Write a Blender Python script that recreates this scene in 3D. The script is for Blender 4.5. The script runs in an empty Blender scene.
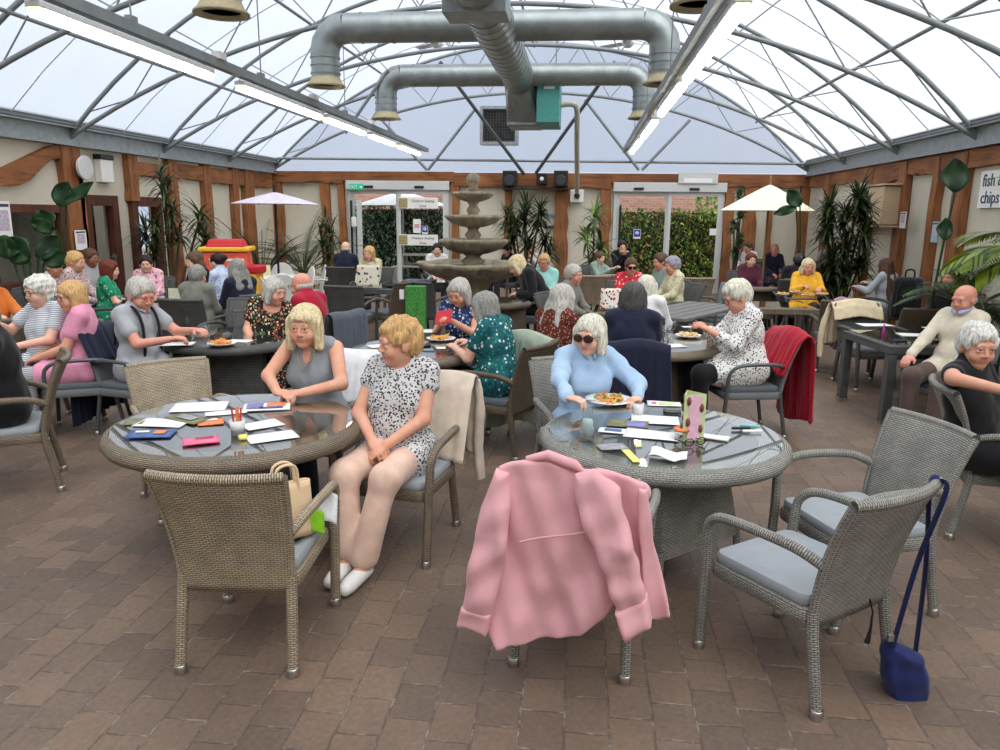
import bpy, math, random
import numpy as np
from math import sin, cos, tan, pi, radians, sqrt, atan2
from mathutils import Vector, Matrix, Euler
random.seed(7)
SC = bpy.context.scene
COL = SC.collection
# ---------------------------------------------------------------- camera
FPX, TH, PSI, H, EP = 750.0, radians(12.1), radians(6.1), 1.85, .0113
def ray(px, py):
    a = (px-500)/FPX; b = (py-375)/FPX
    u = a*cos(EP)+b*sin(EP); v = -a*sin(EP)+b*cos(EP)
    f = cos(TH)-v*sin(TH); up = -(sin(TH)+v*cos(TH))
    return Vector((-f*sin(PSI)+u*cos(PSI), f*cos(PSI)+u*sin(PSI), up))
def G(px, py, z=0.0):
    d = ray(px, py); t = (z-H)/d.z
    return Vector((t*d.x, t*d.y, z))
def onX(px, py, X):
    d = ray(px, py); t = X/d.x
    return Vector((X, t*d.y, H+t*d.z))
def onY(px, py, Y):
    d = ray(px, py); t = Y/d.y
    return Vector((t*d.x, Y, H+t*d.z))
def CF(lat, hor, z=0.0):          # metres right of / ahead of the photographer
    return Vector((lat*cos(PSI)-hor*sin(PSI), hor*cos(PSI)+lat*sin(PSI), z))
def HZ(px, py, hor):
    d = ray(px, py); t = hor/(-d.x*sin(PSI)+d.y*cos(PSI))
    return Vector((t*d.x, t*d.y, H+t*d.z))
def face(phi):                    # 0 faces the photographer, 90 faces picture right, 180 away
    p = radians(phi); d = CF(sin(p), -cos(p))
    return atan2(-d.x, d.y)
cam = bpy.data.cameras.new('camera'); camo = bpy.data.objects.new('camera', cam); COL.objects.link(camo)
cam.sensor_width = 36; cam.lens = 36*FPX/1000; cam.clip_end = 300
camo.matrix_world = Matrix.Translation((0, 0, H)) @ Matrix.Rotation(PSI, 4, 'Z') @ Matrix.Rotation(pi/2-TH, 4, 'X') @ Matrix.Rotation(EP, 4, 'Z')
SC.camera = camo
# ---------------------------------------------------------------- materials
def C(r, g, b):
    def l(c):
        c /= 255.0
        return c/12.92 if c <= .04045 else ((c+.055)/1.055)**2.4
    return (l(r), l(g), l(b), 1)
MATS = {}
def newmat(name):
    m = bpy.data.materials.new(name); m.use_nodes = True
    nt = m.node_tree; nt.nodes.clear()
    o = nt.nodes.new('ShaderNodeOutputMaterial'); b = nt.nodes.new('ShaderNodeBsdfPrincipled')
    nt.links.new(b.outputs[0], o.inputs[0])
    return m, nt, b, o
def mapped(nt, kind='Object', scale=(1, 1, 1), rot=(0, 0, 0)):
    tc = nt.nodes.new('ShaderNodeTexCoord'); mp = nt.nodes.new('ShaderNodeMapping')
    mp.inputs['Scale'].default_value = scale; mp.inputs['Rotation'].default_value = rot
    nt.links.new(tc.outputs[kind], mp.inputs[0]); return mp.outputs[0]
def ramp(nt, fac, stops, const=False):
    r = nt.nodes.new('ShaderNodeValToRGB'); e = r.color_ramp.elements
    if const: r.color_ramp.interpolation = 'CONSTANT'
    while len(e) < len(stops): e.new(.5)
    for k, (p, c) in enumerate(stops): e[k].position = p; e[k].color = c
    nt.links.new(fac, r.inputs[0]); return r.outputs[0]
def bump(nt, b, h, strength=.5, dist=.01):
    bp = nt.nodes.new('ShaderNodeBump'); bp.inputs['Strength'].default_value = strength; bp.inputs['Distance'].default_value = dist
    nt.links.new(h, bp.inputs['Height']); nt.links.new(bp.outputs[0], b.inputs['Normal'])
def noise(nt, vec, scale, detail=3, rough=.5):
    n = nt.nodes.new('ShaderNodeTexNoise'); n.inputs['Scale'].default_value = scale
    n.inputs['Detail'].default_value = detail; n.inputs['Roughness'].default_value = rough
    nt.links.new(vec, n.inputs['Vector']); return n.outputs['Fac']
def mul(nt, a, b_):
    m = nt.nodes.new('ShaderNodeMix'); m.data_type = 'RGBA'; m.blend_type = 'MULTIPLY'; m.inputs[0].default_value = 1
    nt.links.new(a, m.inputs[6]); nt.links.new(b_, m.inputs[7]); return m.outputs[2]
def mixc(nt, f, a, b_):
    m = nt.nodes.new('ShaderNodeMix'); m.data_type = 'RGBA'
    nt.links.new(f, m.inputs[0])
    for s, k in ((a, 6), (b_, 7)):
        if isinstance(s, tuple): m.inputs[k].default_value = s
        else: nt.links.new(s, m.inputs[k])
    return m.outputs[2]
def plain(name, col, rough=.6, metal=0, var=.12, nscale=30, bmp=0, spec=.5, bscale=None, emit=None):
    if name in MATS: return MATS[name]
    m, nt, b, o = newmat(name)
    v = mapped(nt); n = noise(nt, v, nscale)
    lo = tuple(c*(1-var) for c in col[:3])+(1,); hi = tuple(min(1, c*(1+var)) for c in col[:3])+(1,)
    nt.links.new(ramp(nt, n, [(.3, lo), (.7, hi)]), b.inputs['Base Color'])
    b.inputs['Roughness'].default_value = rough; b.inputs['Metallic'].default_value = metal
    b.inputs['Specular IOR Level'].default_value = spec
    if bmp: bump(nt, b, noise(nt, v, bscale or nscale*3, 4), bmp, .004)
    if emit: b.inputs['Emission Color'].default_value = emit[0]; b.inputs['Emission Strength'].default_value = emit[1]
    MATS[name] = m; return m
def weave(name, light, dark, bw=.030, rh=.0095):
    m, nt, b, o = newmat(name)
    v = mapped(nt, 'UV')
    br = nt.nodes.new('ShaderNodeTexBrick'); nt.links.new(v, br.inputs['Vector'])
    br.inputs['Scale'].default_value = 1; br.inputs['Brick Width'].default_value = bw; br.inputs['Row Height'].default_value = rh
    br.inputs['Mortar Size'].default_value = rh*.24; br.inputs['Mortar Smooth'].default_value = .7; br.inputs['Bias'].default_value = -.1
    mid = tuple(c*.78 for c in light[:3])+(1,)
    br.inputs['Color1'].default_value = light; br.inputs['Color2'].default_value = mid; br.inputs['Mortar'].default_value = dark
    ns = noise(nt, v, 9, 2)
    g = ramp(nt, ns, [(.3, (.78, .78, .78, 1)), (.7, (1.1, 1.08, 1.05, 1))])
    nt.links.new(mul(nt, br.outputs['Color'], g), b.inputs['Base Color'])
    inv = nt.nodes.new('ShaderNodeMath'); inv.operation = 'SUBTRACT'; inv.inputs[0].default_value = 1; nt.links.new(br.outputs['Fac'], inv.inputs[1])
    bump(nt, b, inv.outputs[0], .8, .004)
    b.inputs['Roughness'].default_value = .48
    return m
def voro(nt, vec, scale, feat='F1', rnd=1.0):
    n = nt.nodes.new('ShaderNodeTexVoronoi'); n.feature = feat; n.inputs['Scale'].default_value = scale
    n.inputs['Randomness'].default_value = rnd
    nt.links.new(vec, n.inputs['Vector']); return n
def fabric(name, col, rough=.85, var=.1, fold=0.25):
    if name in MATS: return MATS[name]
    m = plain(name, col, rough, 0, var, 14, 0, .25)
    nt = m.node_tree; b = [n for n in nt.nodes if n.type == 'BSDF_PRINCIPLED'][0]
    b.inputs['Sheen Weight'].default_value = .15
    v = mapped(nt, scale=(1, 1, .35)); bump(nt, b, noise(nt, v, 16, 3), fold, .012)
    return m
def printed(name, base, spots, scale=45, thr=.33, kind='spots'):
    """patterned cloth: base colour with coloured blobs"""
    if name in MATS: return MATS[name]
    m, nt, b, o = newmat(name)
    v = mapped(nt)
    if kind == 'stripes':
        w = nt.nodes.new('ShaderNodeTexWave'); w.wave_type = 'BANDS'; w.bands_direction = 'Z'
        w.inputs['Scale'].default_value = scale; w.inputs['Distortion'].default_value = .6; nt.links.new(v, w.inputs[0])
        c = ramp(nt, w.outputs['Fac'], [(0, base), (thr, spots[0])], True)
    else:
        nd = nt.nodes.new('ShaderNodeTexNoise'); nd.inputs['Scale'].default_value = scale*.5; nt.links.new(v, nd.inputs['Vector'])
        ad = nt.nodes.new('ShaderNodeVectorMath'); ad.operation = 'MULTIPLY_ADD'
        nt.links.new(nd.outputs['Color'], ad.inputs[0]); ad.inputs[1].default_value = (1.2/scale,)*3; nt.links.new(v, ad.inputs[2])
        vo = voro(nt, ad.outputs[0], scale)
        mk = ramp(nt, vo.outputs['Distance'], [(0, (1, 1, 1, 1)), (thr, (0, 0, 0, 1))], True)
        if len(spots) > 1:
            sep = nt.nodes.new('ShaderNodeSeparateColor'); nt.links.new(vo.outputs['Color'], sep.inputs[0])
            sc = ramp(nt, sep.outputs[0], [(k/len(spots), s) for k, s in enumerate(spots)], True)
        else: sc = spots[0]
        c = mixc(nt, mk, base, sc)
    nt.links.new(c, b.inputs['Base Color'])
    b.inputs['Roughness'].default_value = .8; b.inputs['Specular IOR Level'].default_value = .25
    v2 = mapped(nt, scale=(1, 1, .35)); bump(nt, b, noise(nt, v2, 16, 3), .25, .012)
    MATS[name] = m; return m
def hairmat(name, col):
    if name in MATS: return MATS[name]
    m, nt, b, o = newmat(name)
    v = mapped(nt, scale=(1, 1, .18)); n = noise(nt, v, 90, 4, .7)
    lo = tuple(c*.5 for c in col[:3])+(1,); hi = tuple(min(1, c*1.35) for c in col[:3])+(1,)
    nt.links.new(ramp(nt, n, [(.32, lo), (.68, hi)]), b.inputs['Base Color'])
    b.inputs['Roughness'].default_value = .5; b.inputs['Specular IOR Level'].default_value = .3
    bump(nt, b, n, .9, .008); MATS[name] = m; return m
def skinmat(name, col):
    if name in MATS: return MATS[name]
    m, nt, b, o = newmat(name)
    v = mapped(nt); n = noise(nt, v, 18, 3)
    red = (col[0]*1.0, col[1]*.80, col[2]*.76, 1)
    nt.links.new(ramp(nt, n, [(.35, col), (.75, red)]), b.inputs['Base Color'])
    b.inputs['Roughness'].default_value = .55; b.inputs['Subsurface Weight'].default_value = .0
    b.inputs['Specular IOR Level'].default_value = .35
    bump(nt, b, noise(nt, v, 120, 3), .12, .002); MATS[name] = m; return m
def leafmat(name, c1, c2, scale=6):
    if name in MATS: return MATS[name]
    m, nt, b, o = newmat(name)
    v = mapped(nt); n = noise(nt, v, scale, 3)
    nt.links.new(ramp(nt, n, [(.3, c1), (.7, c2)]), b.inputs['Base Color'])
    b.inputs['Roughness'].default_value = .45
    tr = nt.nodes.new('ShaderNodeBsdfTranslucent'); tr.inputs[0].default_value = c2
    mx = nt.nodes.new('ShaderNodeMixShader'); mx.inputs[0].default_value = .2
    nt.links.new(b.outputs[0], mx.inputs[1]); nt.links.new(tr.outputs[0], mx.inputs[2]); nt.links.new(mx.outputs[0], o.inputs[0])
    MATS[name] = m; return m
def glassmat(name, tint=(1, 1, 1, 1), rough=.0, ior=1.5, boost=1.0):
    if name in MATS: return MATS[name]
    m, nt, b, o = newmat(name); nt.nodes.remove(b)
    t = nt.nodes.new('ShaderNodeBsdfTransparent'); t.inputs[0].default_value = tint
    g = nt.nodes.new('ShaderNodeBsdfGlossy'); g.inputs['Roughness'].default_value = rough
    fr = nt.nodes.new('ShaderNodeFresnel'); fr.inputs[0].default_value = ior
    mm = nt.nodes.new('ShaderNodeMath'); mm.operation = 'MULTIPLY'; mm.inputs[1].default_value = boost; mm.use_clamp = True
    ge = nt.nodes.new('ShaderNodeNewGeometry'); bf = nt.nodes.new('ShaderNodeMath'); bf.operation = 'SUBTRACT'; bf.inputs[0].default_value = 1; nt.links.new(ge.outputs['Backfacing'], bf.inputs[1])
    m3 = nt.nodes.new('ShaderNodeMath'); m3.operation = 'MULTIPLY'; nt.links.new(fr.outputs[0], m3.inputs[0]); nt.links.new(bf.outputs[0], m3.inputs[1]); nt.links.new(m3.outputs[0], mm.inputs[0])
    mx = nt.nodes.new('ShaderNodeMixShader'); nt.links.new(mm.outputs[0], mx.inputs[0])
    nt.links.new(t.outputs[0], mx.inputs[1]); nt.links.new(g.outputs[0], mx.inputs[2]); nt.links.new(mx.outputs[0], o.inputs[0])
    MATS[name] = m; return m
def timbermat(name, c1, c2, sc=(1, 1, .12)):
    m, nt, b, o = newmat(name)
    v = mapped(nt, scale=sc); n = noise(nt, v, 14, 5, .65)
    v2 = mapped(nt); n2 = noise(nt, v2, 1.7, 2)
    c = mul(nt, ramp(nt, n, [(.25, c1), (.5, c2), (.75, tuple(x*1.25 for x in c2[:3])+(1,))]), ramp(nt, n2, [(.3, (.6, .55, .52, 1)), (.7, (1.1, 1.1, 1.1, 1))]))
    nt.links.new(c, b.inputs['Base Color']); b.inputs['Roughness'].default_value = .7; bump(nt, b, n, .4, .01)
    return m
M_tim = timbermat('timber_upright', C(78, 46, 26), C(150, 96, 54))
M_timh = timbermat('timber_along', C(78, 46, 26), C(148, 94, 52), (1, .12, 1))
M_timx = timbermat('timber_across', C(78, 46, 26), C(148, 94, 52), (.12, 1, 1))
M_dark = timbermat('timber_dark', C(48, 24, 16), C(92, 46, 28))
W_beige = weave('wicker_beige', C(196, 180, 154), C(92, 78, 62))
W_tan = weave('wicker_tan', C(150, 136, 116), C(70, 60, 48))
W_grey = weave('wicker_grey', C(172, 170, 162), C(74, 74, 70))
W_dark = weave('wicker_dark', C(104, 106, 104), C(40, 42, 42))
W_brown = weave('wicker_brown', C(124, 108, 88), C(52, 44, 36))
W_darkbig = weave('wicker_dark_table', C(96, 98, 94), C(34, 36, 35), .05, .014)
M_cush = fabric('cushion_grey', C(158, 164, 170), .9, .05, .1)
M_cushd = fabric('cushion_dark', C(96, 102, 108), .9, .05, .1)
M_metal = plain('foot_metal', C(190, 188, 184), .3, 1, .05)
M_gal = plain('galvanised_steel', C(150, 158, 162), .5, .35, .14, 9)
M_pipe = plain('steel_tube', C(132, 138, 140), .5, .3, .12, 6)
M_pipeR = plain('steel_tube_dark', C(92, 98, 102), .5, .3, .12, 6)
M_duct = plain('duct_steel', C(150, 158, 158), .38, .75, .15, 5)
M_alu = plain('white_aluminium', C(205, 208, 208), .45, .1, .04)
M_black = plain('black_plastic', C(24, 24, 26), .4, 0, .1)
M_white = plain('white_plastic', C(232, 232, 228), .5, 0, .03)
M_paper = plain('paper_white', C(240, 240, 238), .7, 0, .02)
M_frame = plain('dark_metal_frame', C(92, 98, 100), .4, .4, .08)
M_glasst = glassmat('table_glass', (.97, .99, .98, 1), .0, 1.5, 1.9)
M_glass = glassmat('clear_glass', (.94, .97, .97, 1), .0, 1.5, 1.3)
M_wglass = glassmat('door_glass', (.93, .95, .95, 1), .0, 1.45, .8)
M_stone = plain('weathered_stone', C(142, 132, 112), .85, 0, .35, 9, .6)
# ---------------------------------------------------------------- mesh builder
class MB:
    def __init__(s): s.v = []; s.f = []; s.uv = []; s.m = []; s.sm = []
    def add(s, vs, fs, uvs=None, mi=0, smooth=False):
        o = len(s.v); s.v += [tuple(p) for p in vs]
        for k, f in enumerate(fs):
            s.f.append([o+i for i in f]); s.m.append(mi); s.sm.append(smooth)
            s.uv.append(uvs[k] if uvs else [(0, 0)]*len(f))
    def box(s, c, d, R=None, mi=0, taper=1.0):
        c = Vector(c); hx, hy, hz = d[0]/2, d[1]/2, d[2]/2
        vs = []
        for z in (-1, 1):
            t = taper if z > 0 else 1
            for x, y in ((-1, -1), (1, -1), (1, 1), (-1, 1)):
                p = Vector((x*hx*t, y*hy*t, z*hz))
                if R: p = R @ p
                vs.append(c+p)
        fs = [(0, 3, 2, 1), (4, 5, 6, 7), (0, 1, 5, 4), (1, 2, 6, 5), (2, 3, 7, 6), (3, 0, 4, 7)]
        uvs = [[(-hx, -hy), (-hx, hy), (hx, hy), (hx, -hy)], [(-hx, -hy), (hx, -hy), (hx, hy), (-hx, hy)]]
        for a in (hx, hy, hx, hy): uvs.append([(-a, -hz), (a, -hz), (a, hz), (-a, hz)])
        s.add(vs, fs, uvs, mi); return s
    def tube(s, path, r, n=8, mi=0, cap=True, smooth=True, flat=None):
        P = [Vector(p) for p in path]; m = len(P)
        rs = r if isinstance(r, (list, tuple)) else [r]*m
        vs = []; L = [0]
        for i in range(1, m): L.append(L[-1]+(P[i]-P[i-1]).length)
        prev = None
        for i in range(m):
            t = (P[min(i+1, m-1)]-P[max(i-1, 0)])
            t = t.normalized() if t.length > 1e-9 else Vector((0, 0, 1))
            if prev is None:
                a = Vector((0, 0, 1)) if abs(t.z) < .9 else Vector((0, 1, 0))
                e1 = (a-t*a.dot(t)).normalized()
            else:
                e1 = prev-t*prev.dot(t)
                e1 = e1.normalized() if e1.length > 1e-6 else t.orthogonal().normalized()
            prev = e1; e2 = t.cross(e1)
            fx, fy = flat or (1, 1)
            for k in range(n):
                a = 2*pi*k/n; vs.append(P[i]+e1*cos(a)*rs[i]*fx+e2*sin(a)*rs[i]*fy)
        fs = []; uv = []
        for i in range(m-1):
            for k in range(n):
                k2 = (k+1) % n
                fs.append((i*n+k, i*n+k2, (i+1)*n+k2, (i+1)*n+k))
                c = 2*pi*max(rs[i], 1e-4)
                uv.append([(k/n*c, L[i]), ((k+1)/n*c, L[i]), ((k+1)/n*c, L[i+1]), (k/n*c, L[i+1])])
        s.add(vs, fs, uv, mi, smooth)
        if cap:
            s.add(vs[:n], [tuple(range(n-1, -1, -1))], None, mi); s.add(vs[-n:], [tuple(range(n))], None, mi)
        return s
    def lathe(s, prof, n=24, c=(0, 0, 0), mi=0, mod=None, smooth=True):
        c = Vector(c); vs = []; L = [0]
        for i in range(1, len(prof)): L.append(L[-1]+sqrt((prof[i][0]-prof[i-1][0])**2+(prof[i][1]-prof[i-1][1])**2))
        for i, (r, z) in enumerate(prof):
            for k in range(n):
                a = 2*pi*k/n; rr = r*(mod(a, i, z) if mod else 1)
                vs.append(c+Vector((rr*cos(a), rr*sin(a), z)))
        fs = []; uv = []
        for i in range(len(prof)-1):
            for k in range(n):
                k2 = (k+1) % n
                fs.append((i*n+k, i*n+k2, (i+1)*n+k2, (i+1)*n+k))
                q = 2*pi*max(prof[i][0], .01)/n
                uv.append([(k*q, L[i]), ((k+1)*q, L[i]), ((k+1)*q, L[i+1]), (k*q, L[i+1])])
        s.add(vs, fs, uv, mi, smooth)
        if prof[0][0] > 1e-3: s.add(vs[:n], [tuple(range(n-1, -1, -1))], None, mi)
        if prof[-1][0] > 1e-3: s.add(vs[-n:], [tuple(range(n))], None, mi)
        return s
    def sheet(s, fn, nu, nv, th=.004, mi=0, su=1, sv=1):
        """closed thin sheet: fn(u,v)->Vector, thickness along the normal"""
        P = [[Vector(fn(i/nu, j/nv)) for j in range(nv+1)] for i in range(nu+1)]
        A = []; B = []
        for i in range(nu+1):
            for j in range(nv+1):
                du = P[min(i+1, nu)][j]-P[max(i-1, 0)][j]; dv = P[i][min(j+1, nv)]-P[i][max(j-1, 0)]
                n_ = du.cross(dv); n_ = n_.normalized() if n_.length > 1e-12 else Vector((0, 0, 1))
                A.append(P[i][j]+n_*th/2); B.append(P[i][j]-n_*th/2)
        w = nv+1; o = len(A); fs = []; uv = []
        for i in range(nu):
            for j in range(nv):
                q = (i*w+j, (i+1)*w+j, (i+1)*w+j+1, i*w+j+1)
                U = [(i/nu*su, j/nv*sv), ((i+1)/nu*su, j/nv*sv), ((i+1)/nu*su, (j+1)/nv*sv), (i/nu*su, (j+1)/nv*sv)]
                fs.append(q); uv.append(U); fs.append(tuple(x+o for x in reversed(q))); uv.append(U[::-1])
        for j in range(nv):
            fs.append((j, j+1, j+1+o, j+o)); a = nu*w; fs.append((a+j+1, a+j, a+j+o, a+j+1+o))
            uv += [[(0, 0)]*4]*2
        for i in range(nu):
            fs.append(((i+1)*w, i*w, i*w+o, (i+1)*w+o)); fs.append((i*w+nv, (i+1)*w+nv, (i+1)*w+nv+o, i*w+nv+o))
            uv += [[(0, 0)]*4]*2
        s.add(A+B, fs, uv, mi, True); return s
    def extrude(s, pts, d, T=None, mi=0):
        """polygon pts in XZ, extruded along y by d, transformed by T"""
        n = len(pts); T = T or Matrix.Identity(4)
        vs = [T @ Vector((x, -d/2, z)) for x, z in pts]+[T @ Vector((x, d/2, z)) for x, z in pts]
        fs = [tuple(range(n)), tuple(range(2*n-1, n-1, -1))]+[(i, i+n, (i+1) % n+n, (i+1) % n) for i in range(n)]
        s.add(vs, fs, None, mi); return s
    def build(s, name, mat, parent=None, bevel=0, T=None, autosmooth=False):
        me = bpy.data.meshes.new(name)
        vs = s.v if T is None else [tuple(T @ Vector(p)) for p in s.v]
        me.from_pydata(vs, [], s.f)
        ul = me.uv_layers.new(name='UVMap')
        flat = [c for fu in s.uv for p in fu for c in p]
        if len(flat) == 2*len(me.loops): ul.data.foreach_set('uv', flat)
        for m in (mat if isinstance(mat, (list, tuple)) else [mat]): me.materials.append(m)
        me.polygons.foreach_set('material_index', s.m); me.polygons.foreach_set('use_smooth', s.sm)
        me.update()
        o = bpy.data.objects.new(name, me); COL.objects.link(o)
        if parent: o.parent = parent
        if bevel:
            b = o.modifiers.new('bevel', 'BEVEL'); b.width = bevel; b.segments = 2; b.limit_method = 'ANGLE'; b.angle_limit = radians(40)
        return o
def smoothpath(pts, n=5):
    P = [Vector(p) for p in pts]; out = []
    Q = [P[0]*2-P[1]]+P+[P[-1]*2-P[-2]]
    for i in range(1, len(Q)-2):
        for k in range(n):
            t = k/n; a, b, c, d = Q[i-1], Q[i], Q[i+1], Q[i+2]
            out.append(.5*((2*b)+(c-a)*t+(2*a-5*b+4*c-d)*t*t+(3*b-a-3*c+d)*t**3))
    out.append(P[-1]); return out
def tag(o, label=None, cat=None, group=None, kind=None):
    if label: o['label'] = label
    if cat: o['category'] = cat
    if group: o['group'] = group
    if kind: o['kind'] = kind
    return o
def empty(name, loc=(0, 0, 0), rz=0, label=None, cat=None, group=None):
    o = bpy.data.objects.new(name, None); COL.objects.link(o); o.empty_display_size = .1
    o.location = loc; o.rotation_euler = (0, 0, rz); return tag(o, label, cat, group)
def kids(o): return [c for c in bpy.data.objects if c.parent == o]
KIDS = {}
def dup(o, parent=None):
    c = o.copy(); COL.objects.link(c); c.parent = parent
    if o.name not in KIDS: KIDS[o.name] = kids(o)
    for k in KIDS[o.name]: dup(k, c)
    return c
def struct(o): o['kind'] = 'structure'; return o
# ---------------------------------------------------------------- signed-distance modelling (bodies, clothes, hair)
class Field:
    def __init__(s, lo, hi, vs):
        s.lo = np.array(lo, dtype=np.float64); s.vs = vs
        n = np.ceil((np.array(hi)-s.lo)/vs).astype(int)+1
        s.ax = [s.lo[i]+vs*np.arange(n[i]) for i in range(3)]
        s.F = np.full(tuple(n), .08, dtype=np.float32)
    def sub(s, lo, hi):
        sl = []
        for i in range(3):
            a = int(np.floor((lo[i]-s.lo[i])/s.vs)); b = int(np.ceil((hi[i]-s.lo[i])/s.vs))+1
            a = max(0, a); b = min(len(s.ax[i]), b)
            if b <= a: return None, None
            sl.append(slice(a, b))
        X = s.ax[0][sl[0]][:, None, None]; Y = s.ax[1][sl[1]][None, :, None]; Z = s.ax[2][sl[2]][None, None, :]
        return tuple(sl), (X, Y, Z)
    def op(s, lo, hi, fn, k, cut=False):
        m = k+3*s.vs
        sl, P = s.sub([x-m for x in lo], [x+m for x in hi])
        if sl is None: return
        d = fn(*P); a = s.F[sl]
        if cut: d = -d; h = np.clip(.5-.5*(a-d)/max(k, 1e-6), 0, 1); s.F[sl] = a*(1-h)+d*h+k*h*(1-h)
        else: h = np.clip(.5+.5*(a-d)/max(k, 1e-6), 0, 1); s.F[sl] = a*(1-h)+d*h-k*h*(1-h)
    def cone(s, a, b, r1, r2, k=.02, cut=False):
        a = np.array(a, dtype=float); b = np.array(b, dtype=float); ba = b-a; L = max(ba.dot(ba), 1e-9)
        R = max(r1, r2)
        def fn(X, Y, Z):
            h = np.clip(((X-a[0])*ba[0]+(Y-a[1])*ba[1]+(Z-a[2])*ba[2])/L, 0, 1)
            return np.sqrt((X-a[0]-h*ba[0])**2+(Y-a[1]-h*ba[1])**2+(Z-a[2]-h*ba[2])**2)-(r1+(r2-r1)*h)
        s.op(np.minimum(a, b)-R, np.maximum(a, b)+R, fn, k, cut)
    def ell(s, c, r, R=None, k=.02, cut=False):
        c = np.array(c, dtype=float); r = np.array(r, dtype=float); mr = r.max()
        M = np.array(R.to_3x3()) if R is not None else np.eye(3)
        def fn(X, Y, Z):
            x = X-c[0]; y = Y-c[1]; z = Z-c[2]
            q = [(M[0, i]*x+M[1, i]*y+M[2, i]*z)/r[i] for i in range(3)]
            k0 = np.sqrt(q[0]**2+q[1]**2+q[2]**2); k1 = np.sqrt((q[0]/r[0])**2+(q[1]/r[1])**2+(q[2]/r[2])**2)+1e-9
            return k0*(k0-1)/k1
        s.op(c-mr, c+mr, fn, k, cut)
    def box(s, c, hs, R=None, rad=.01, k=.01, cut=False):
        c = np.array(c, dtype=float); hs = np.array(hs, dtype=float); mr = np.linalg.norm(hs)+rad
        M = np.array(R.to_3x3()) if R is not None else np.eye(3)
        def fn(X, Y, Z):
            x = X-c[0]; y = Y-c[1]; z = Z-c[2]
            q = [np.abs(M[0, i]*x+M[1, i]*y+M[2, i]*z)-hs[i]+rad for i in range(3)]
            return np.sqrt(sum(np.maximum(t, 0)**2 for t in q))+np.minimum(np.maximum(np.maximum(q[0], q[1]), q[2]), 0)-rad
        s.op(c-mr, c+mr, fn, k, cut)
    def plane(s, pt, n, k=.004):
        """keep the side the normal points away from"""
        X, Y, Z = s.ax[0][:, None, None], s.ax[1][None, :, None], s.ax[2][None, None, :]
        d = (X-pt[0])*n[0]+(Y-pt[1])*n[1]+(Z-pt[2])*n[2]
        s.F = np.maximum(s.F, d.astype(np.float32))
    def ripple(s, amp, freq, seed=0, zs=.4):
        r = np.random.RandomState(seed)
        X, Y, Z = s.ax[0][:, None, None], s.ax[1][None, :, None], s.ax[2][None, None, :]
        D = 0
        for i in range(5):
            d = r.randn(3); d /= np.linalg.norm(d); d[2] *= zs; f = freq*(.6+.9*r.rand()); ph = r.rand()*6
            w = r.randn(3)*freq*.25
            D = D+np.sin(f*(d[0]*X+d[1]*Y+d[2]*Z)+ph+1.2*np.sin(w[0]*X+w[1]*Y+w[2]*Z))
        s.F = s.F+(amp*D/2.2).astype(np.float32)
    def mesh(s):
        F = s.F.copy()
        F[0] = F[-1] = .05; F[:, 0] = F[:, -1] = .05; F[:, :, 0] = F[:, :, -1] = .05
        S = F < 0; n = F.shape
        c = np.zeros((n[0]-1, n[1]-1, n[2]-1), dtype=np.int8)
        sh = [(i, j, k) for i in (0, 1) for j in (0, 1) for k in (0, 1)]
        g = lambda A, o: A[o[0]:n[0]-1+o[0], o[1]:n[1]-1+o[1], o[2]:n[2]-1+o[2]]
        for o in sh: c += g(S, o)
        act = (c > 0) & (c < 8); idx = np.full(act.shape, -1, dtype=np.int64)
        I = np.argwhere(act); idx[act] = np.arange(len(I))
        if len(I) == 0: return np.zeros((0, 3)), np.zeros((0, 4), int)
        pos = np.zeros((len(I), 3)); cnt = np.zeros(len(I))
        for a in range(3):
            for o in sh:
                if o[a]: continue
                o2 = list(o); o2[a] = 1
                A = F[I[:, 0]+o[0], I[:, 1]+o[1], I[:, 2]+o[2]].astype(float); B = F[I[:, 0]+o2[0], I[:, 1]+o2[1], I[:, 2]+o2[2]].astype(float)
                m = (A < 0) != (B < 0); t = np.where(m, A/(A-B+1e-12), 0)
                p = np.array(o, dtype=float)[None, :].repeat(len(I), 0); p[:, a] += t
                pos += p*m[:, None]; cnt += m
        V = s.lo+(I+pos/np.maximum(cnt, 1)[:, None])*s.vs
        Q = []
        for a in range(3):
            b, d = (a+1) % 3, (a+2) % 3
            sa = [slice(None)]*3; sb = [slice(None)]*3; sa[a] = slice(0, n[a]-1); sb[a] = slice(1, n[a])
            E = np.argwhere(S[tuple(sa)] != S[tuple(sb)])
            E = E[(E[:, b] > 0) & (E[:, d] > 0) & (E[:, b] < n[b]-1) & (E[:, d] < n[d]-1)]
            def cell(db, dd):
                e = E.copy(); e[:, b] -= db; e[:, d] -= dd; return idx[e[:, 0], e[:, 1], e[:, 2]]
            q = np.stack([cell(1, 1), cell(0, 1), cell(0, 0), cell(1, 0)], 1)
            ins = S[E[:, 0], E[:, 1], E[:, 2]]
            q[~ins] = q[~ins][:, ::-1]
            Q.append(q)
        return V, np.concatenate(Q)
def npmesh(name, V, Q, mats, parent=None, mi=None):
    me = bpy.data.meshes.new(name)
    me.vertices.add(len(V)); me.vertices.foreach_set('co', V.astype(np.float32).ravel())
    me.loops.add(Q.size); me.loops.foreach_set('vertex_index', Q.astype(np.int32).ravel())
    me.polygons.add(len(Q)); me.polygons.foreach_set('loop_start', np.arange(0, Q.size, 4, dtype=np.int32))
    try: me.polygons.foreach_set('loop_total', np.full(len(Q), 4, dtype=np.int32))
    except Exception: pass
    for m in (mats if isinstance(mats, (list, tuple)) else [mats]): me.materials.append(m)
    if mi is not None: me.polygons.foreach_set('material_index', mi.astype(np.int32))
    me.polygons.foreach_set('use_smooth', np.ones(len(Q), dtype=bool))
    me.update(calc_edges=True); me.validate()
    o = bpy.data.objects.new(name, me); COL.objects.link(o)
    if parent: o.parent = parent
    return o
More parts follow.
